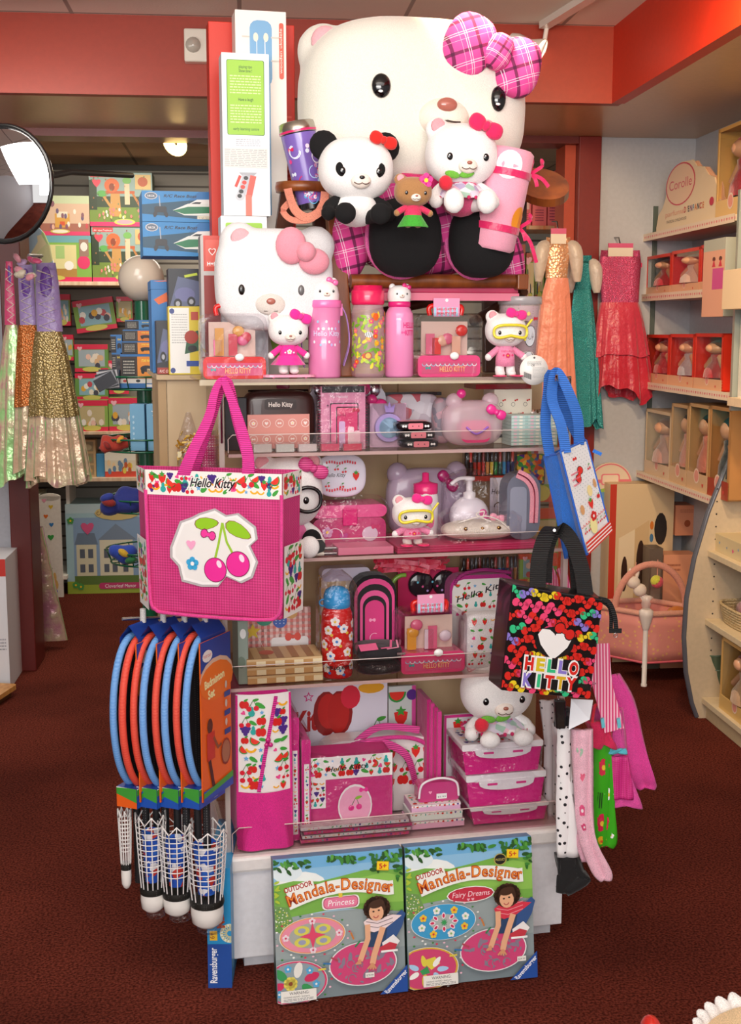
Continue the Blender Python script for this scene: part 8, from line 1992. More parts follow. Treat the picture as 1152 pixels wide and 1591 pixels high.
for i, (cx,sx,sy0,sb,sy1,hw) in enumerate(sets):
    Y = 2.78 + .005*i; C = at_y(cx,1103,Y); s = Y*1.01/FPX
    t = thing('badminton_set',labs[i],'badminton set',(C.x,C.y,C.z-.5),0,BGp); up = Vector((0,0,.5))
    cols = (RDM,BLU) if i < 3 else (BLU,RDM)
    for j, (off,mt) in enumerate(((-.012,cols[0]),(.012,cols[1]))):
        ring = [up+nv*off+dv*(.082*cos(q))*(1-.0*sin(q))+Vector((0,0,.175*sin(q))) for q in [2*pi*k/40 for k in range(40)]]
        r_ = MB().tube(ring,.0085,mt,8,closed=True).build('racket_frame',t)
        MB().add([up+nv*off]+ring,[(0,1+k,1+(k+1)%40) for k in range(40)],SNET).build('racket_strings',r_)
        MB().tube([up+nv*off-Vector((0,0,.17)),up+nv*off-Vector((0,0,.42))],.009,M('1a191c','dots',c2='8a8a8a',s=160,r=0,a=.15),10).build('handle',r_)
    # cards
    def bx(a0,a1,n0,n1,z0,z1,m): 
        q = [up+dv*a+nv*n_+Vector((0,0,zz)) for a in (a0,a1) for n_ in (n0,n1) for zz in (z0,z1)]
        return MB().add(q,[(0,1,3,2),(4,6,7,5),(0,4,5,1),(2,3,7,6),(0,2,6,4),(1,5,7,3)],m)
    NV = M('1c3f96','print'); 
    top = MB()
    q = [up+dv*a+nv*n_+Vector((0,0,zz)) for a in (-.03,.08) for n_,zz in ((-.026,.13),(-.024,.176),(0,.205),(.024,.176),(.026,.13))]
    top.add(q,[(0,5,6,1),(1,6,7,2),(2,7,8,3),(3,8,9,4),(5,6,7,8,9)],NV)
    top.build('card_top',t)
    MB().box(-.002,.002,-.002,.002,0,0,WHP) if False else None
    MB().tube([up+dv*.03+Vector((0,0,.2)),up+dv*.03+Vector((.0,0,.232))],.007,M('d8d4d0','fabric'),8).build('string_loop',t)
    bt = bx(-.056,.06,-.027,.027,-.215,-.168,NV).build('card_sleeve',t)
    for nm, mp, Lw in (('front',lambda a,b,l: up+dv*(-.056-l)+nv*(-.027+a)+Vector((0,0,-.215+b)),.054),('side',lambda a,b,l: up+dv*(-.056+a)+nv*(.027+l)+Vector((0,0,-.215+b)),.116)):
        A = Art(mp); c0 = 'e8601c' if i == 3 and nm == 'front' else '1f52b0'; A.rect(0,0,Lw,.047,c0)
        A.poly([(0,.03),(Lw,.014 if nm=='front' else .04),(Lw,.047),(0,.047)],'3f9a38'); A.poly([(0,.045),(Lw*.6,.047),(0,.047)],'f0f0ec')
        if nm == 'side': A.oval(Lw*.35,.016,.008,.005,'f0e4dc'); A.text('SPORTS',Lw*.35,.013,.006,'c83a2c',w=.013); A.scribble(Lw*.55,.005,Lw*.7,.02,4,'a8b8dc')
        A.build('sleeve_print',bt)
    # side card
    cd = bx(-.05,.085,.03,.033,-.2,.17,M('e8641c','print')).build('side_card',t)
    A = Art(lambda a,b,l: up+dv*(-.05+a)+nv*(.033+l)+Vector((0,0,-.2+b)))
    A.rect(0,.3,.135,.37,'1c3f96'); A.oval(.07,.28,.075,.045,'d8b49a'); A.oval(.07,.27,.075,.045,'e8701c'); A.oval(.03,.335,.022,.014,'e8e0dc'); A.text('PLAY DAY',.03,.332,.01,'d83a2c',w=.034)
    A.text('Badminton',.06,.265,.026,'f0e4a8',w=.09,rot=.12,bold=.04); A.text('Set',.045,.235,.028,'f0e4a8',w=.03,rot=.1,bold=.04)
    A.oval(.035,.17,.012,.018,'5a2a1a'); A.rect(.02,.09,.055,.155,'c83020'); A.line([(.05,.14),(.07,.11),(.085,.115)],.008,'8a4a2a'); A.oval(.105,.09,.022,.032,'8a2a1c'); A.oval(.105,.09,.018,.027,'a8684a'); A.line([(.03,.09),(.045,.03),(.055,.005)],.012,'4a1a14')
    for kx in range(3): A.rect(.1,.13+.045*kx,.128,.143+.045*kx,'2a3f8a'); A.oval(.108,.16+.045*kx,.005,.009,'c8b8b0')
    A.rect(0,0,.135,.025,'1f52b0'); A.poly([(0,.02),(.135,.035),(.135,.02),(0,.008)],'3f9a38'); A.build('card_print',cd)
    # shuttlecock
    sc_ = at_y(sx,sb,Y-.03); base = sc_ - Vector((C.x,C.y,C.z-.5)); hwm = hw*s; ztop = at_y(sx,sy0,Y-.03).z - sc_.z; zbot = at_y(sx,sy1,Y-.03).z - sc_.z
    sh = MB().lathe([(0,zbot),(hwm*.5,zbot+.004),(hwm*.85,zbot*.75),(hwm*.92,zbot*.4),(hwm*.9,-.004)],M('efece6','plastic'),22,tuple(base)).build('shuttlecock_cork',t)
    MB().lathe([(hwm*.93,-.008),(hwm*.97,0),(hwm*.93,.008)],M('15140f','dots',c2='6a6a6a',s=200,r=0,a=.15),22,tuple(base)).build('black_band',sh)
    netcone(sh,base,hwm*.85,hwm*1.16,.006,ztop-.006)
    if i < 3:
        MB().lathe([(hwm*.5,.02),(hwm*.62,ztop*.5),(hwm*.75,ztop*.8)],M('1f52b8','multi',c2='1f52b8',s=60,more='e8e8ec,2a66c8,c83a2c,1f52b8'),14,tuple(base),cap=False).build('inner_card',sh)
        MB().ell(tuple(base+Vector((.006,0,zbot-.004))),(hwm*.75,hwm*.6,.012),WRAP,n=14).build('cellophane_tip',sh)
t = thing('hanging_bar','metal peg bar holding the badminton sets','hook',DISP.w(0,.02,0),0)
a = at_y(360,955,2.95); b = at_y(190,962,2.8)
MB().tube([a,b],.004,CH).build('peg',t,world=True)

# ---- goods hung on the maple side panel
u, zz = DISP.at(294,745,VCR-.02); z1_ = DISP.at(294,640,VCR-.02)[1]
t = dthing('tinsel_bag','cellophane bag of gold tinsel hung on the maple panel behind the pink strap','gift bag',u,VCR-.035,zz)
rnd = random.Random(8); m = MB()
for i in range(110):
    a = Vector((rnd.uniform(-.028,.026),rnd.uniform(-.016,.012),rnd.uniform(.03,.115))); m.ribbon([a,a+Vector((rnd.uniform(-.014,.014),rnd.uniform(-.008,.008),rnd.uniform(-.014,.014)))],(rnd.random(),rnd.random(),1),.005,.0008,M(['e0aa2a','b8821c','f4d47a'][i%3],'plastic'))
m.ell((0,0,.04),(.018,.012,.025),M('a86a2a','plastic'),n=12); m.build('gold_tinsel',t)['kind'] = 'stuff'
MB().grid(lambda a,b: ((.03-.024*max(0,b-.55)/.45)*cos(2*pi*a),.02*(1-b*.7)*sin(2*pi*a),(z1_-zz)*b),16,10,WRAP).build('cellophane',t)
MB().box(-.03,-.02,-.016,-.014,.06,.075,M('e8dcb0','print')).build('paper_tag',t)
for i, x in enumerate((320,331)):
    u, zz = DISP.at(x,746,VCR-.02); z1_ = DISP.at(x,676,VCR-.02)[1]
    t = dthing('polka_dot_strip',['pink polka dot pencil tube hung beside the gold tinsel bag','pink polka dot pencil tube hung against the corner upright'][i],'pencil tube',u,VCR-.02,zz,'pink polka dot pencil tubes')
    MB().rbox(-.0085,.0085,0,.012,0,z1_-zz,.002,M('c8246c','dots',c2='f6e8ee',s=150,r=0,a=.14)).build('tube_body',t); MB().rbox(-.01,.01,-.002,.014,-.002,z1_-zz+.012,.002,WRAP).build('cellophane',t)

# ---- boxes on top of the maple core
vb = VCR + .06
def topbox(name,label,x0,y0,x1,y1,v,d,col,art,zb,group=None,rz=0): return pxbox(name,label,'box',DISP,x0,y0,x1,y1,v,d,col,art,zb=zb,group=group,rz=rz)
zT = Z1 + .001
z_a = zT; h1 = fit(236,450,320,566,vb+.06,zT)[3]
topbox('toy_box','blue toy car set box at the bottom behind the yellow box',236,450,318,566,vb+.06,.16,'1b74b8',art_hw,zT)
h2 = fit(235,399,320,566,vb+.06,zT)[3]
topbox('toy_box','blue toy car set box with a cream window above the truck box',235,399,322,566,vb+.06,.16,'1b74b8',art_hw,zT+h1+.0005).scale = (1,1,(h2-h1)/h2)
h3 = fit(222,346,338,566,vb+.06,zT)[3]; h4 = fit(222,298,338,566,vb+.06,zT)[3]
u, z_, w_, _h = fit(222,346,340,398,vb+.05,zT)
BB = 'remote control boat boxes stacked on the maple panel'
boxt('boat_box','lower blue remote control boat box below its twin','box',DISP,u,vb+.05,zT+h2+.001,w_,.17,h3-h2-.001,'1f86c8',art_boat,group=BB)
boxt('boat_box','upper blue remote control boat box on top of the left stack','box',DISP,u,vb+.05,zT+h3+.001,w_,.17,h4-h3-.001,'1f86c8',art_boat,group=BB)['label'] = 'upper blue remote control boat box crowning the stack beside the red box'
def art_truck(A,w,h):
    A.rect(0,0,w,h,'20222c'); A.poly([(0,h*.2),(w,h*.3),(w,h*.75),(w*.3,h*.85)],'5a6486'); A.oval(w*.5,h*.5,w*.32,h*.14,'6c6fa0'); A.oval(w*.28,h*.32,w*.13,h*.1,'17171c'); A.oval(w*.7,h*.36,w*.13,h*.1,'17171c'); A.oval(w*.28,h*.32,w*.07,h*.05,'a8acb8'); A.oval(w*.7,h*.36,w*.07,h*.05,'a8acb8')
    A.line([(w*.5,h*.85),(w*.9,h*.9)],h*.05,'c8dc3a'); A.rect(0,0,w,h*.12,'9a2a20'); A.text('R/C Off Road',w*.5,h*.03,h*.07,'f4ece8',w=w*.8,shear=.2)
u, z_, w_, h_ = fit(245,498,277,566,vb-.03,zT)
boxt('truck_box','lower remote control truck box behind the yellow box','box',DISP,u,vb-.03,zT,w_*1.1,.07,h_,'20222c',art_truck,group='remote control truck boxes')
boxt('truck_box','upper black remote control truck box with a lilac truck picture','box',DISP,u+.045,vb-.03,zT+h_+.001,fit(252,418,302,498,vb-.03)[2],.07,fit(252,418,302,498,vb-.03)[3],'20222c',art_truck,group='remote control truck boxes')
def art_yel(A,w,h):
    A.rect(0,0,w,h,'d8c02a'); A.rect(w*.04,h*.02,w*.66,h*.98,'f0efe9'); A.scribble(w*.1,h*.45,w*.6,h*.9,12,'b8b8b4',.35); A.oval(w*.12,h*.93,w*.08,h*.04,'3a4a8a'); A.oval(w*.12,h*.06,w*.08,h*.04,'3a4a8a')
    A.poly([(w*.5,h*.3),(w*.95,h*.35),(w*.95,h*.65),(w*.6,h*.6)],'2a5a3a'); A.oval(w*.72,h*.55,w*.22,h*.1,'a8301c'); A.rect(w*.55,h*.12,w*.95,h*.2,'2a4a9a'); A.rect(w*.72,h*.8,w*.95,h*.92,'b8402a'); A.oval(w*.75,h*.38,w*.15,h*.05,'1a1a1a')
topbox('toy_box','yellow box with a silvery white back panel on the maple top',262,476,311,568,VCR-.015,.055,'d8c02a',art_yel,zT)

# ---- carousel rack between the rooms
YR = floor_pt(200,1085).y - .12; RX_ = lambda x, y, Y=YR: at_y(x,y,Y)
GR = M('0f5a3c','plastic'); pc = RX_(224,600)
t = thing('carousel_rack','dark green wire carousel rack carrying toys and a white globe','rack',(pc.x,pc.y,0))
zg = RX_(216,468).z
MB().tube([(0,0,0),(0,0,zg)],.03,GR,16).build('pole',t)
MB().lathe([(.12,0),(.125,.02),(.1,.05),(.035,.07)],M('1c7a3c','plastic'),28,cap=False).build('rack_base',t)
for i in range(5): q = 2*pi*i/5 + .55; MB().ell((.1*cos(q),.1*sin(q),.03),(.035,.035,.028),M('1f8a42','plastic'),n=14).build('foot',t)
for y in (603,698,790,870):
    zz = RX_(200,y).z; m = MB()
    for dz, rr in ((0,.15),(.05,.17)): m.tube([(rr*cos(q),rr*sin(q),zz+dz) for q in [2*pi*k/28 for k in range(28)]],.004,GR,6,closed=True)
    for k in range(14): q = 2*pi*k/14; m.tube([(.03*cos(q),.03*sin(q),zz),(.15*cos(q),.15*sin(q),zz),(.17*cos(q),.17*sin(q),zz+.05)],.0025,GR,5)
    m.build('wire_basket',t)
gp = RX_(225,434); r_ = 35*YR/FPX
t2 = thing('globe_topper','creamy white round globe on top of the green rack pole','globe',(pc.x,pc.y,zg))
MB().ell((0,0,r_*.98),(r_,r_,r_),M('ddd0be','plastic',.25),n=32).build('globe_ball',t2)
zr = RX_(200,603).z + .006
CB = 'boxed toy cars stacked on the green rack'
def rk(x0,y0,x1,y1,name,label,col,art,dy=-.12,d=.1,zb=None,group=None,rz=0):
    Y = pc.y + dy; a, b = at_y(x0,(y0+y1)/2,Y), at_y(x1,(y0+y1)/2,Y); z0 = at_y(x0,y1,Y).z if zb is None else zb; z1 = at_y(x0,y0,Y).z
    return boxt(name,label,'box',Frame(0,0,0),(a.x+b.x)/2,Y,z0,b.x-a.x,d,z1-z0,col,art,group=group,rz=rz)
def artb(A,w,h): A.rect(0,0,w,h,'2468a8'); A.rect(0,h*.5,w,h,'d0ccc4'); A.rect(w*.7,h*.1,w*.92,h*.4,'e8e8e8'); A.oval(w*.15,h*.75,w*.06,h*.15,'a8302a'); A.oval(w*.5,h*.75,w*.06,h*.15,'2a2a2a')
ytop = 603
stack = [(185,588,243,603,'blue lying car pack at the bottom of the rack stack','2468a8',artb),(187,550,242,588,'orange toy car box with a dark vehicle on the rack','e07a20',art_car('3a2a22','e08a2a')),(190,530,241,550,'orange and blue toy car box in the middle of the rack stack','d86a20',art_car('2a2a30','e08a2a')),(192,512,240,530,'second toy car box from the top of the rack stack','c87a2a',art_car('3a3a3a','d8782a')),(196,497,240,512,'topmost toy car box on the rack stack','2a6aa8',art_car('22232c','3a7ab0'))]
zc_ = zr
for x0, y0, x1, y1, lab, col, art in stack:
    Y = pc.y - .12; hh = at_y(x0,y0,Y).z - at_y(x0,y1,Y).z; a, b = at_y(x0,560,Y), at_y(x1,560,Y)
    boxt('car_box',lab,'box',Frame(0,0,0),(a.x+b.x)/2,Y,zc_,b.x-a.x,.1,hh-.001,col,art,group=CB); zc_ += hh
for k, (x0,y0,x1,y1) in enumerate(((172,575,186,603),(174,548,188,575),(172,520,190,548))):
    rk(x0,y0,x1,y1,'car_box',['small blue toy car box standing low beside the stack','small black toy car box halfway up beside the stack','small blue edged toy car box high beside the stack'][k],'1f3f70',art_car('22232c',['2a5a90','3a3a40','2a6aa8'][k]),-.1,.08,group=CB)
t = thing('blister_cards','fan of black and silver blister cards leaning over the rack basket edge','blister card',RX_(165,604,pc.y-.16),0)
for k in range(5): 
    m = MB(); m.T = Matrix.Rotation(-.5+.12*k,4,'Y'); m.box(-.03,.05,.004*k,.004*k+.002,-.0,.05+.006*k,M(['22222a','8a8c94','1a1a20','b0b0b4','2a2a34'][k],'plastic')); m.build('blister_card',t)
z2_ = RX_(200,698).z + .006
rk(202,628,225,696,'pale_blue_box','pale blue plastic wrapped box in the rack beside its twin','6ea6c8',lambda A,w,h: [A.oval(w*.25,h*(.25+.12*i),w*.07,h*.03,'a8cce0') for i in range(5)],-.13,.08,zb=z2_,group='pale blue boxes in the rack')
rk(228,628,247,696,'pale_blue_box','pale blue plastic wrapped box in the rack against the maple panel','6ea6c8',lambda A,w,h: A.arc(w*.4,h*.8,w*.2,-60,90,w*.06,'e8f0f4'),-.13,.08,zb=z2_,group='pale blue boxes in the rack')
def soft_toy(name,label,px,py,cs,n,sz,zb,seed):
    rnd = random.Random(seed); c = RX_(px,py,pc.y-.12); t = thing(name,label,'soft toy',(c.x,c.y,zb))
    m = MB()
    for i in range(n):
        dx, dz, rr = rnd.uniform(-sz,sz)*.7, rnd.uniform(.2,1)*sz*.8, sz*rnd.uniform(.3,.5)
        m.ell((dx,rnd.uniform(-.02,.02),dz+rr*.2),(rr*1.2,rr*.8,rr),M(cs[0],'fabric'),(0,rnd.uniform(-1,1),0),n=12)
    m.build('toy_body',t,remesh=.012)
    for k, c_ in enumerate(cs[1:]): MB().ell((rnd.uniform(-sz,sz)*.6,-sz*.5,sz*rnd.uniform(.3,.9)),(sz*.35,sz*.2,sz*.2),M(c_,'fabric'),(0,rnd.uniform(-1,1),0),n=12).build('toy_patch',t)
soft_toy('soft_toy','red and orange soft toy lying in the rack basket below the car boxes',178,690,['a83222','d8962a','8a1f18'],7,.055,z2_,3)
z3_ = RX_(200,790).z + .006; soft_toy('soft_toy','royal blue plush with red lining in the upper low basket of the rack',190,780,['1c2a7a','8a1f1c','20348a'],9,.085,z3_,5)
z4_ = RX_(200,870).z + .006; soft_toy('soft_toy','blue rounded plush with yellow trim in the bottom basket of the rack',190,860,['2444a8','c8a22a','1f6a3a'],8,.07,z4_,6)

# ---- blue tote at the right upright
def W3(x,y,Y): return at_y(x,y,Y)
a, b, c, d = W3(871,702,2.86), W3(911,684,2.94), W3(949,826,2.94), W3(912,862,2.86)
e_, f_ = W3(846,709,2.95), W3(879,868,2.95)
BT = M('2a78dc','fabric'); 
t = thing('blue_tote','bright blue tote bag with a dotted red and white print hung from the upright','tote bag',c.lerp(d,.5))
MB().add([a,b,c,d],[(3,2,1,0)],M('ecebea','print')).build('front_panel',t,world=True,solid=.002)
bk = e_ - a
m = MB()
mid_t, mid_b = a.lerp(e_,.5) + Vector((.012,.0,0)), d.lerp(f_,.5) + Vector((.01,0,.03))
m.add([a,mid_t,mid_b,d],[(0,1,2,3)],BT).add([mid_t,e_,f_,mid_b],[(0,1,2,3)],BT).add([e_,b+bk,c+bk,f_],[(0,1,2,3)],BT).add([b,b+bk,c+bk,c],[(0,1,2,3)],BT).add([d,c,c+bk,f_],[(0,1,2,3)],BT)
m.build('gusset',t,world=True,solid=.002)
m = MB()
for p, q in ((a,b),(b,c),(c,d),(d,a),(a,mid_t),(mid_t,e_),(e_,f_)): m.tube([p,q],.0028,M('1f62c8','fabric'),6)
m.build('piping',t,world=True)
w_, h_ = (b-a).length, (a-d).length
A = Art(quad_map(a,b,c,d,w_,h_),base=.002,step=.0001); A.clip = (w_,h_)
for i in range(9):
    for j in range(22): A.l = .0021; A.oval(w_*(i+.5+.5*(j%2))/9.5,h_*(.3+.7*j/22),.0011,.0011,'7a8a9a',n=5)
A.l = .0024
A.bow(w_*.4,h_*.88,.008,'d8241c'); A.bow(w_*.42,h_*.72,.02,'e0281c',.9,'3a1414'); A.cherry(w_*.8,h_*.74,.008); A.scribble(w_*.12,h_*.62,w_*.4,h_*.78,3,'e8788a',.3)
A.oval(w_*.62,h_*.52,.01,.014,'f0dc9a'); A.fruit(1,w_*.55,h_*.4,.016); A.oval(w_*.2,h_*.4,.008,.012,'d8a06a'); A.oval(w_*.85,h_*.56,.006,.012,'d8a06a'); A.fruit(2,w_*.86,h_*.42,.008)
for i in range(10): A.l -= A.step*.8*(i>0); A.arc(w_*(.05+.1*i),h_*.27,w_*.05,180,360,.0014,'d8241c',5)
for i in range(6): A.l -= A.step*2; A.cherry(w_*(.12+.15*i),h_*.2,.007)
A.oval(w_*.42,h_*.2,.014,.02,'f0e6a0'); A.flower(w_*.5,h_*.28,.013,'d8241c','f4f0ee'); A.rect(0,0,w_,h_*.115,'d8301c')
for i in range(3): A.l -= A.step*.5; A.rect(0,h_*(.015+.033*i),w_,h_*(.028+.033*i),'f0ece8')
fixw(A.build('front_print',t)); 
hkb = W3(862,590,2.9)
RBB = M('3a7ad8','ribbed',s=70)
MB().ribbon(catmull([W3(900,692,2.92),W3(898,650,2.9),W3(884,610,2.89),hkb+Vector((.012,0,.01)),hkb+Vector((0,0,.012)),W3(858,620,2.9),W3(872,660,2.88),W3(880,704,2.87)],6),(1,.3,0),.026,.002,RBB).build('strap',t,world=True)
MB().ribbon(catmull([W3(855,708,2.93),W3(848,660,2.93),W3(852,610,2.93),hkb+Vector((-.004,.02,.012)),W3(880,640,2.96),W3(905,690,2.97)],6),(1,.3,0),.026,.002,RBB).build('strap',t,world=True)
MB().ribbon([W3(922,700,2.95),W3(935,706,2.95)],(0,0,1),.008,.002,BT).build('side_tab',t,world=True)
t = thing('chrome_hook','chrome hook on the upright holding the blue tote','hook',hkb)
MB().tube([DISP.w(W_DIS+.004,.025,hkb.z-.15),DISP.w(W_DIS+.004,.02,hkb.z+.0),hkb+Vector((0,-.03,0)),hkb+Vector((0,-.034,.012))],.0035,CH).build('hook_bar',t,world=True)

# ---- black tote with bows
Yb = 2.72
a, b, c, d = W3(797,908,Yb), W3(938,931,Yb+.03), W3(917,1086,Yb+.05), W3(779,1073,Yb+.02)
t = thing('black_tote','glossy black tote with multicoloured bows and bold name lettering hung below the blue tote','tote bag',c.lerp(d,.5))
th_ = Vector((-.022,.085,0)); BKM = M('0b0a0c','plastic',.3)
m = MB().hexa(a,b,c,d,(0,0.0,0),BKM) if False else MB()
m.add([a,b,c,d,a+th_,b+th_*.3+Vector((0,.06,0)),c+th_*.3+Vector((0,.06,0)),d+th_],[(3,2,1,0),(4,5,6,7),(0,4,7,3),(1,2,6,5),(0,1,5,4),(3,7,6,2)],BKM)
m.build('bag_body',t,world=True,bev=.004)
w_, h_ = (b-a).length, (a-d).length
A = Art(quad_map(a,b,c,d,w_,h_),base=.001,step=.00008); A.clip = (w_,h_)
rnd = random.Random(77); bc = ['d8241a','e84474','e8cc22','8a7ad0','2fbf82','d8241a','d8241a']
for j in range(9):
    for i in range(8):
        A.l = .0012; x = w_*(i+.35+.5*(j%2))/8; y = h_*(j+.5)/9
        A.bow(x,y,.0205,bc[rnd.randrange(7)],rnd.choice([-.55,-.4,-.3,.4]),None)
A.l = .0022
for j in range(9):
    for i in range(8): A.l = .0022; x = w_*(i+.35+.5*(j%2))/8; y = h_*(j+.5)/9; A.arc(x,y,.0058,0,360,.0015,'0b0a0c',10)
A.l = .003; A.oval(w_*.52,h_*.52,w_*.215,h_*.15,'0b0a0c',n=26); A.heart(w_*.52,h_*.52,w_*.21,'eeecea'); A.bow(w_*.62,h_*.64,w_*.12,'d02018',-.45,'0b0a0c')
cols = [['d8241a','d8c01e','2fbf82','8a7ad0','d8241a'],['8a7ad0','2fbf82','d8241a','d8b01e','d8241a']]
A.l += .0004; A.rect(w_*.19,h_*.06,w_*.84,h_*.37,'0b0a0c')
for r_, word in enumerate(('HELLO','KITTY')):
    for i, ch in enumerate(word):
        x = w_*(.27+.125*i); y = h_*(.235-.155*r_); l0 = A.l
        A.text(ch,x,y-.0015,h_*.185,'f4f2f0',w=w_*(.06 if ch=='I' else .118),bold=.1); A.l = l0 + .0002; A.text(ch,x,y,h_*.165,cols[r_][i],w=w_*(.042 if ch=='I' else .1),bold=.05); A.l = l0
fixw(A.build('bow_print',t))
t_ = th_*.5
RBK = M('0a090b','ribbed',s=70)
MB().ribbon(catmull([W3(836,912,Yb+.02),W3(838,870,Yb+.04),W3(848,835,Yb+.08),W3(862,820,Yb+.12),W3(885,835,Yb+.12),W3(903,880,Yb+.08),W3(910,925,Yb+.05)],6),(1,.0,.0),.036,.003,RBK).build('strap',t,world=True)
MB().ribbon(catmull([W3(848,905,Yb+.07),W3(852,850,Yb+.1),W3(868,822,Yb+.14),W3(890,845,Yb+.14),W3(898,920,Yb+.1)],6),(1,.2,.0),.03,.003,RBK).build('strap',t,world=True)
MB().ribbon(catmull([W3(930,930,Yb+.04),W3(946,935,Yb+.04),W3(955,955,Yb+.04),W3(958,978,Yb+.04)],6),(1,0,.2),.01,.003,RBK).ribbon(catmull([W3(930,932,Yb+.05),W3(948,945,Yb+.05),W3(950,978,Yb+.05)],6),(1,0,.2),.008,.003,RBK).build('zip_tail',t,world=True)
q = W3(957,981,Yb+.04); MB().hexa(q+Vector((-.014,0,.006)),q+Vector((.014,0,.006)),q+Vector((.014,0,-.004)),q+Vector((-.014,0,-.004)),(0,.004,0),RBK).tube([q+Vector((.004*cos(x),0,-.009+.005*sin(x))) for x in [2*pi*k/12 for k in range(12)]],.0009,CH,closed=True).build('zip_end',t,world=True)
t = thing('chrome_hook','chrome hook holding the black tote straps','hook',W3(862,832,Yb+.12))
MB().tube([DISP.w(W_DIS+.004,.02,W3(862,832,Yb+.12).z),W3(862,828,Yb+.1),W3(862,824,Yb+.06)],.0035,CH).build('hook_bar',t,world=True)

# ---- clothes and bags hanging at the right end of the stand
def sheet(t,name,rows,m,th=.012,nx=8,wav=.004,seed=0):
    """rows: list of (xl, xr, y, Y) pixel edges down the cloth"""
    rows3 = [(W3(xl,y,Y),W3(xr,y,Y)) for xl,xr,y,Y in rows]; n = len(rows3) - 1
    L = catmull([r[0] for r in rows3],4); R = catmull([r[1] for r in rows3],4); k = len(L) - 1
    def fn(a,b):
        i = min(int(b*k+1e-6),k); j = min(i+1,k); f = b*k - i; l = L[i].lerp(L[j],f); r = R[i].lerp(R[j],f)
        return l.lerp(r,a) + Vector((0,wav*sin(a*9+b*4+seed),0))
    return MB().grid(fn,nx*2,k,m).build(name,t,world=True,solid=th), fn
YS = 2.9
t = thing('dotted_trousers','white polka dot trousers with black hems hung below the black tote','clothes',W3(885,1380,YS))
sheet(t,'dotted_leg',[(866,886,1125,YS),(867,888,1200,YS),(870,893,1270,YS),(869,893,1328,YS)],M('f0eeee','dots',c2='141418',s=52,r=.6,a=.2),.03)
sheet(t,'black_hem',[(868,894,1328,YS),(868,906,1355,YS),(868,915,1363,YS),(869,880,1383,YS)],M('0b0a0c','fabric'),.03)
sheet(t,'waist',[(866,884,1100,YS),(866,886,1128,YS)],M('16141a','fabric'),.03)
tc = thing('clothes_clip','black plastic clothes clip gripping the dotted trousers','clip',W3(872,1125,YS-.03))
MB().hexa(W3(862,1088,YS-.03),W3(880,1088,YS-.03),W3(880,1133,YS-.03),W3(864,1133,YS-.03),(0,.02,0),M('131214','plastic')).build('clip_jaw',tc,world=True,bev=.004)
MB().tube([W3(868,1092,YS-.02),W3(870,1060,YS-.02)],.003,CH).build('clip_wire',tc,world=True)
t = thing('dotted_blouse','white black dotted blouse seen through the clear side panel','clothes',W3(845,1280,3.1))
sheet(t,'dotted_cloth',[(840,864,1088,3.12),(846,866,1150,3.12),(848,868,1230,3.12),(858,868,1290,3.12)],M('d8d0d2','dots',c2='2a2428',s=70,r=.6,a=.2),.01)
t = thing('cream_garment','cream garment with tiny black script between the trousers and leggings','clothes',W3(892,1320,2.93))
_, fn = sheet(t,'cream_cloth',[(880,900,1145,2.94),(881,902,1220,2.94),(885,905,1290,2.94),(890,908,1325,2.94)],M('ebe2d4','fabric'),.02)
A = Art(lambda a,b,l: fn(a,1-b)+Vector((0,-.011-l,0)))
for y in (.2,.42,.62,.82): A.text('Kitty',.3,y,.03,'1f2440',w=.4,shear=.3)
fixw(A.build('script_print',t))
t = thing('pink_leggings','pale pink child leggings with feet hanging longest of the clothes','clothes',W3(920,1365,2.87))
_, fn = sheet(t,'left_leg',[(891,920,1134,2.87),(893,920,1200,2.87),(895,921,1260,2.87),(905,928,1310,2.87),(922,947,1352,2.87),(935,947,1366,2.87)],M('f2bccd','fabric'),.016)
sheet(t,'right_leg',[(900,921,1238,2.885),(898,912,1300,2.885),(906,914,1337,2.885)],M('eab0c4','fabric'),.012)
A = Art(lambda a,b,l: fn(a,1-b*.12)+Vector((0,-.0088-l,0)))
for x, y, c in ((.3,.93,'a8c8b0'),(.4,.82,'e86a8a')): A.l = .0006; A.heart(x,y*8,.2,c)
A.l = .0006; A.flower(.35,5.1,.28,'e85a8a','f6e8ee'); A.flower(.35,4.3,.2,'d84a7a','f6e8ee'); fixw(A.build('leg_print',t))
t = thing('white_card','white backing card slipping out below the black tote','card',W3(905,1125,2.84))
MB().hexa(W3(888,1086,2.86),W3(922,1088,2.86),W3(917,1118,2.84),W3(884,1134,2.84),(0,.003,0),M('dfe0e6','print')).build('card_sheet',t,world=True)
t = thing('green_bag','green glossy bag with red and yellow flowers and a raspberry rim','bag',W3(940,1318,2.95))
_, fn = sheet(t,'bag_body',[(918,950,1150,2.97),(920,954,1200,2.97),(922,956,1260,2.97),(926,954,1300,2.97),(932,948,1312,2.97)],M('3fae22','plastic',.25),.03)
A = Art(lambda a,b,l: fn(a,1-b*.2)+Vector((0,-.0155-l,0)))
for x, y, r_, c, cc in ((.35,.42,.16,'d8204c','f0d03a'),(.25,.22,.15,'f0b81c','d8481c'),(.5,.8,.12,'d82a4a','f0d03a'),(.7,.62,.08,'f4f4ee','e8c83a'),(.75,.3,.07,'f4f4ee','e8c83a'),(.4,.06,.12,'d8204c','f0d03a')): A.l = .0008; A.flower(x,y*5,r_*2.6,c,cc)
for k in range(4): A.l = .001; A.line([(.05+.09*k,2.7),(.12+.09*k,3.2)],.04,'141414')
fixw(A.build('flower_print',t))
sheet(t,'rim',[(916,944,1122,2.96),(917,952,1146,2.96),(918,953,1158,2.96)],M('d82458','fabric'),.034)
MB().tube(catmull([W3(920,1128,2.95),W3(926,1095,2.96),W3(940,1110,2.96),W3(948,1142,2.95)],6),.004,M('d8243c','fabric')).build('handle',t,world=True)
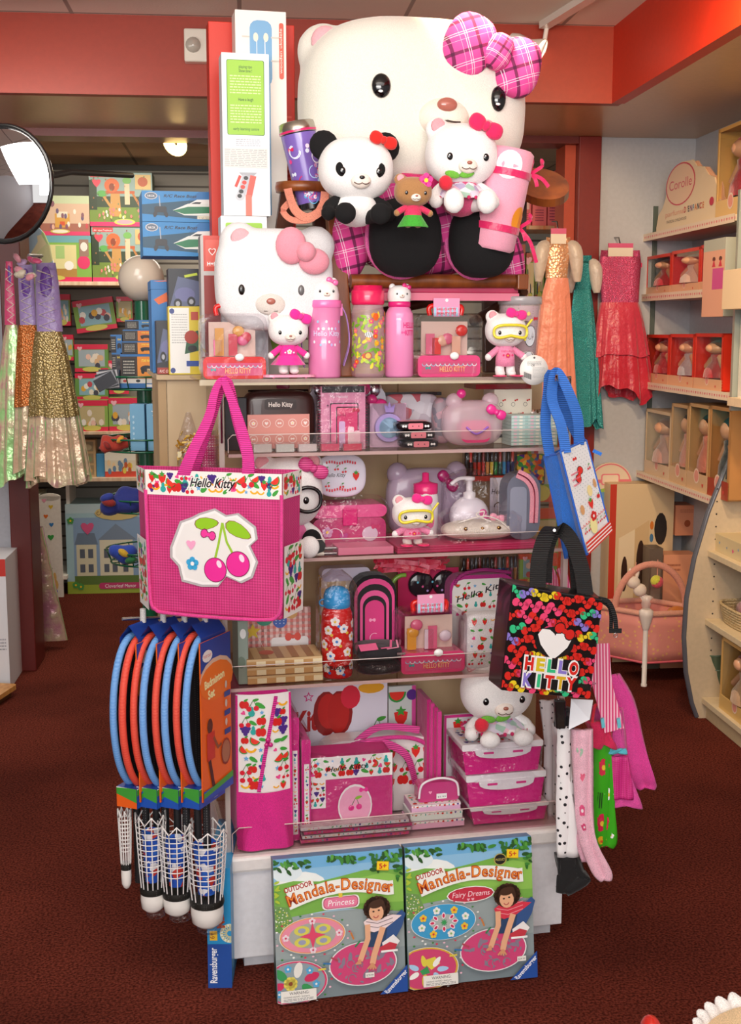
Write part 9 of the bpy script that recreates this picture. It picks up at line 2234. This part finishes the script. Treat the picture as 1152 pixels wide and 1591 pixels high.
t = thing('pink_satchel','hot pink child backpack with striped straps and turquoise trim at the stand end','backpack',W3(960,1250,3.02))
HP = M('e4459e','fabric')
sheet(t,'front_flap',[(928,962,1048,3.05),(945,985,1090,3.04),(955,1000,1150,3.04),(972,1014,1200,3.04),(985,1017,1216,3.05),(996,1014,1224,3.05)],HP,.02)
sheet(t,'bag_side',[(925,968,1100,3.02),(932,972,1160,3.01),(940,985,1230,3.0),(950,988,1246,3.0)],M('e64fa4','fabric'),.06)
sheet(t,'mesh_pocket',[(942,976,1175,2.965),(946,982,1215,2.965),(952,984,1242,2.965)],M('d8328e','net',c2='c0206e',s=300),.006)
sheet(t,'turquoise_trim',[(946,974,1164,2.96),(946,975,1171,2.96)],M('5ac0d0','fabric'),.006)
MB().ribbon(catmull([W3(932,1000,2.98),W3(936,1060,2.96),W3(946,1100,2.95),W3(955,1135,2.94)],6),(1,0,.1),.048,.004,M('dc2f70','stripes',c2='f6b8cc',s=42)).build('striped_strap',t,world=True)
for x in (936,961): MB().hexa(W3(x-2,1118,2.93),W3(x+3,1116,2.93),W3(x+5,1130,2.93),W3(x,1132,2.93),(0,.01,0),M('6ac8d8','plastic')).build('buckle',t,world=True)
t = thing('hanging_bar','metal peg bar holding the clothes and satchel','hook',W3(870,1062,2.9))
MB().tube([DISP.w(W_DIS,.03,W3(870,1062,2.9).z),W3(870,1062,2.9),W3(925,1062,2.96),W3(935,1042,3.03)],.0035,CH).build('peg',t,world=True)

# ---- basket with a white ruffle at the near corner
q = W3(1222,1640,2.0)
t = thing('ruffled_basket','cloth lined basket with a white ruffled rim at the near corner','basket',(q.x,q.y,0))
MB().lathe([(.1,0),(.12,.1),(.135,q.z)],M('caa468','wood',.7,c2='a07c44',sc=(80,80,80)),28,cap=True).build('basket_body',t)
MB().lathe([(.13,q.z-.03),(.142,q.z+.01),(.13,q.z+.02),(.1,q.z-.01),(0,q.z-.02)],M('e6c79a','fabric'),28,cap=False).build('cloth_lining',t)
MB().grid(lambda a,b: ((.132+.02*b+.006*sin(60*pi*a)*b)*cos(2*pi*a),(.132+.02*b+.006*sin(60*pi*a)*b)*sin(2*pi*a),q.z+.03*b+.005*sin(60*pi*a+1)*b),240,4,M('eeeae6','fabric')).build('ruffle',t,solid=.003)
q = W3(1012,1604,2.05)
tag(MB().ell((0,0,0),(.02,.03,.03),M('c8281c','plastic'),n=18).tube([(0,0,-.02),(0,0,-q.z+.001)],.012,M('c8281c','plastic')).build('red_toy_knob',None,loc=q),'tip of a red toy post at the bottom edge of the picture','toy')
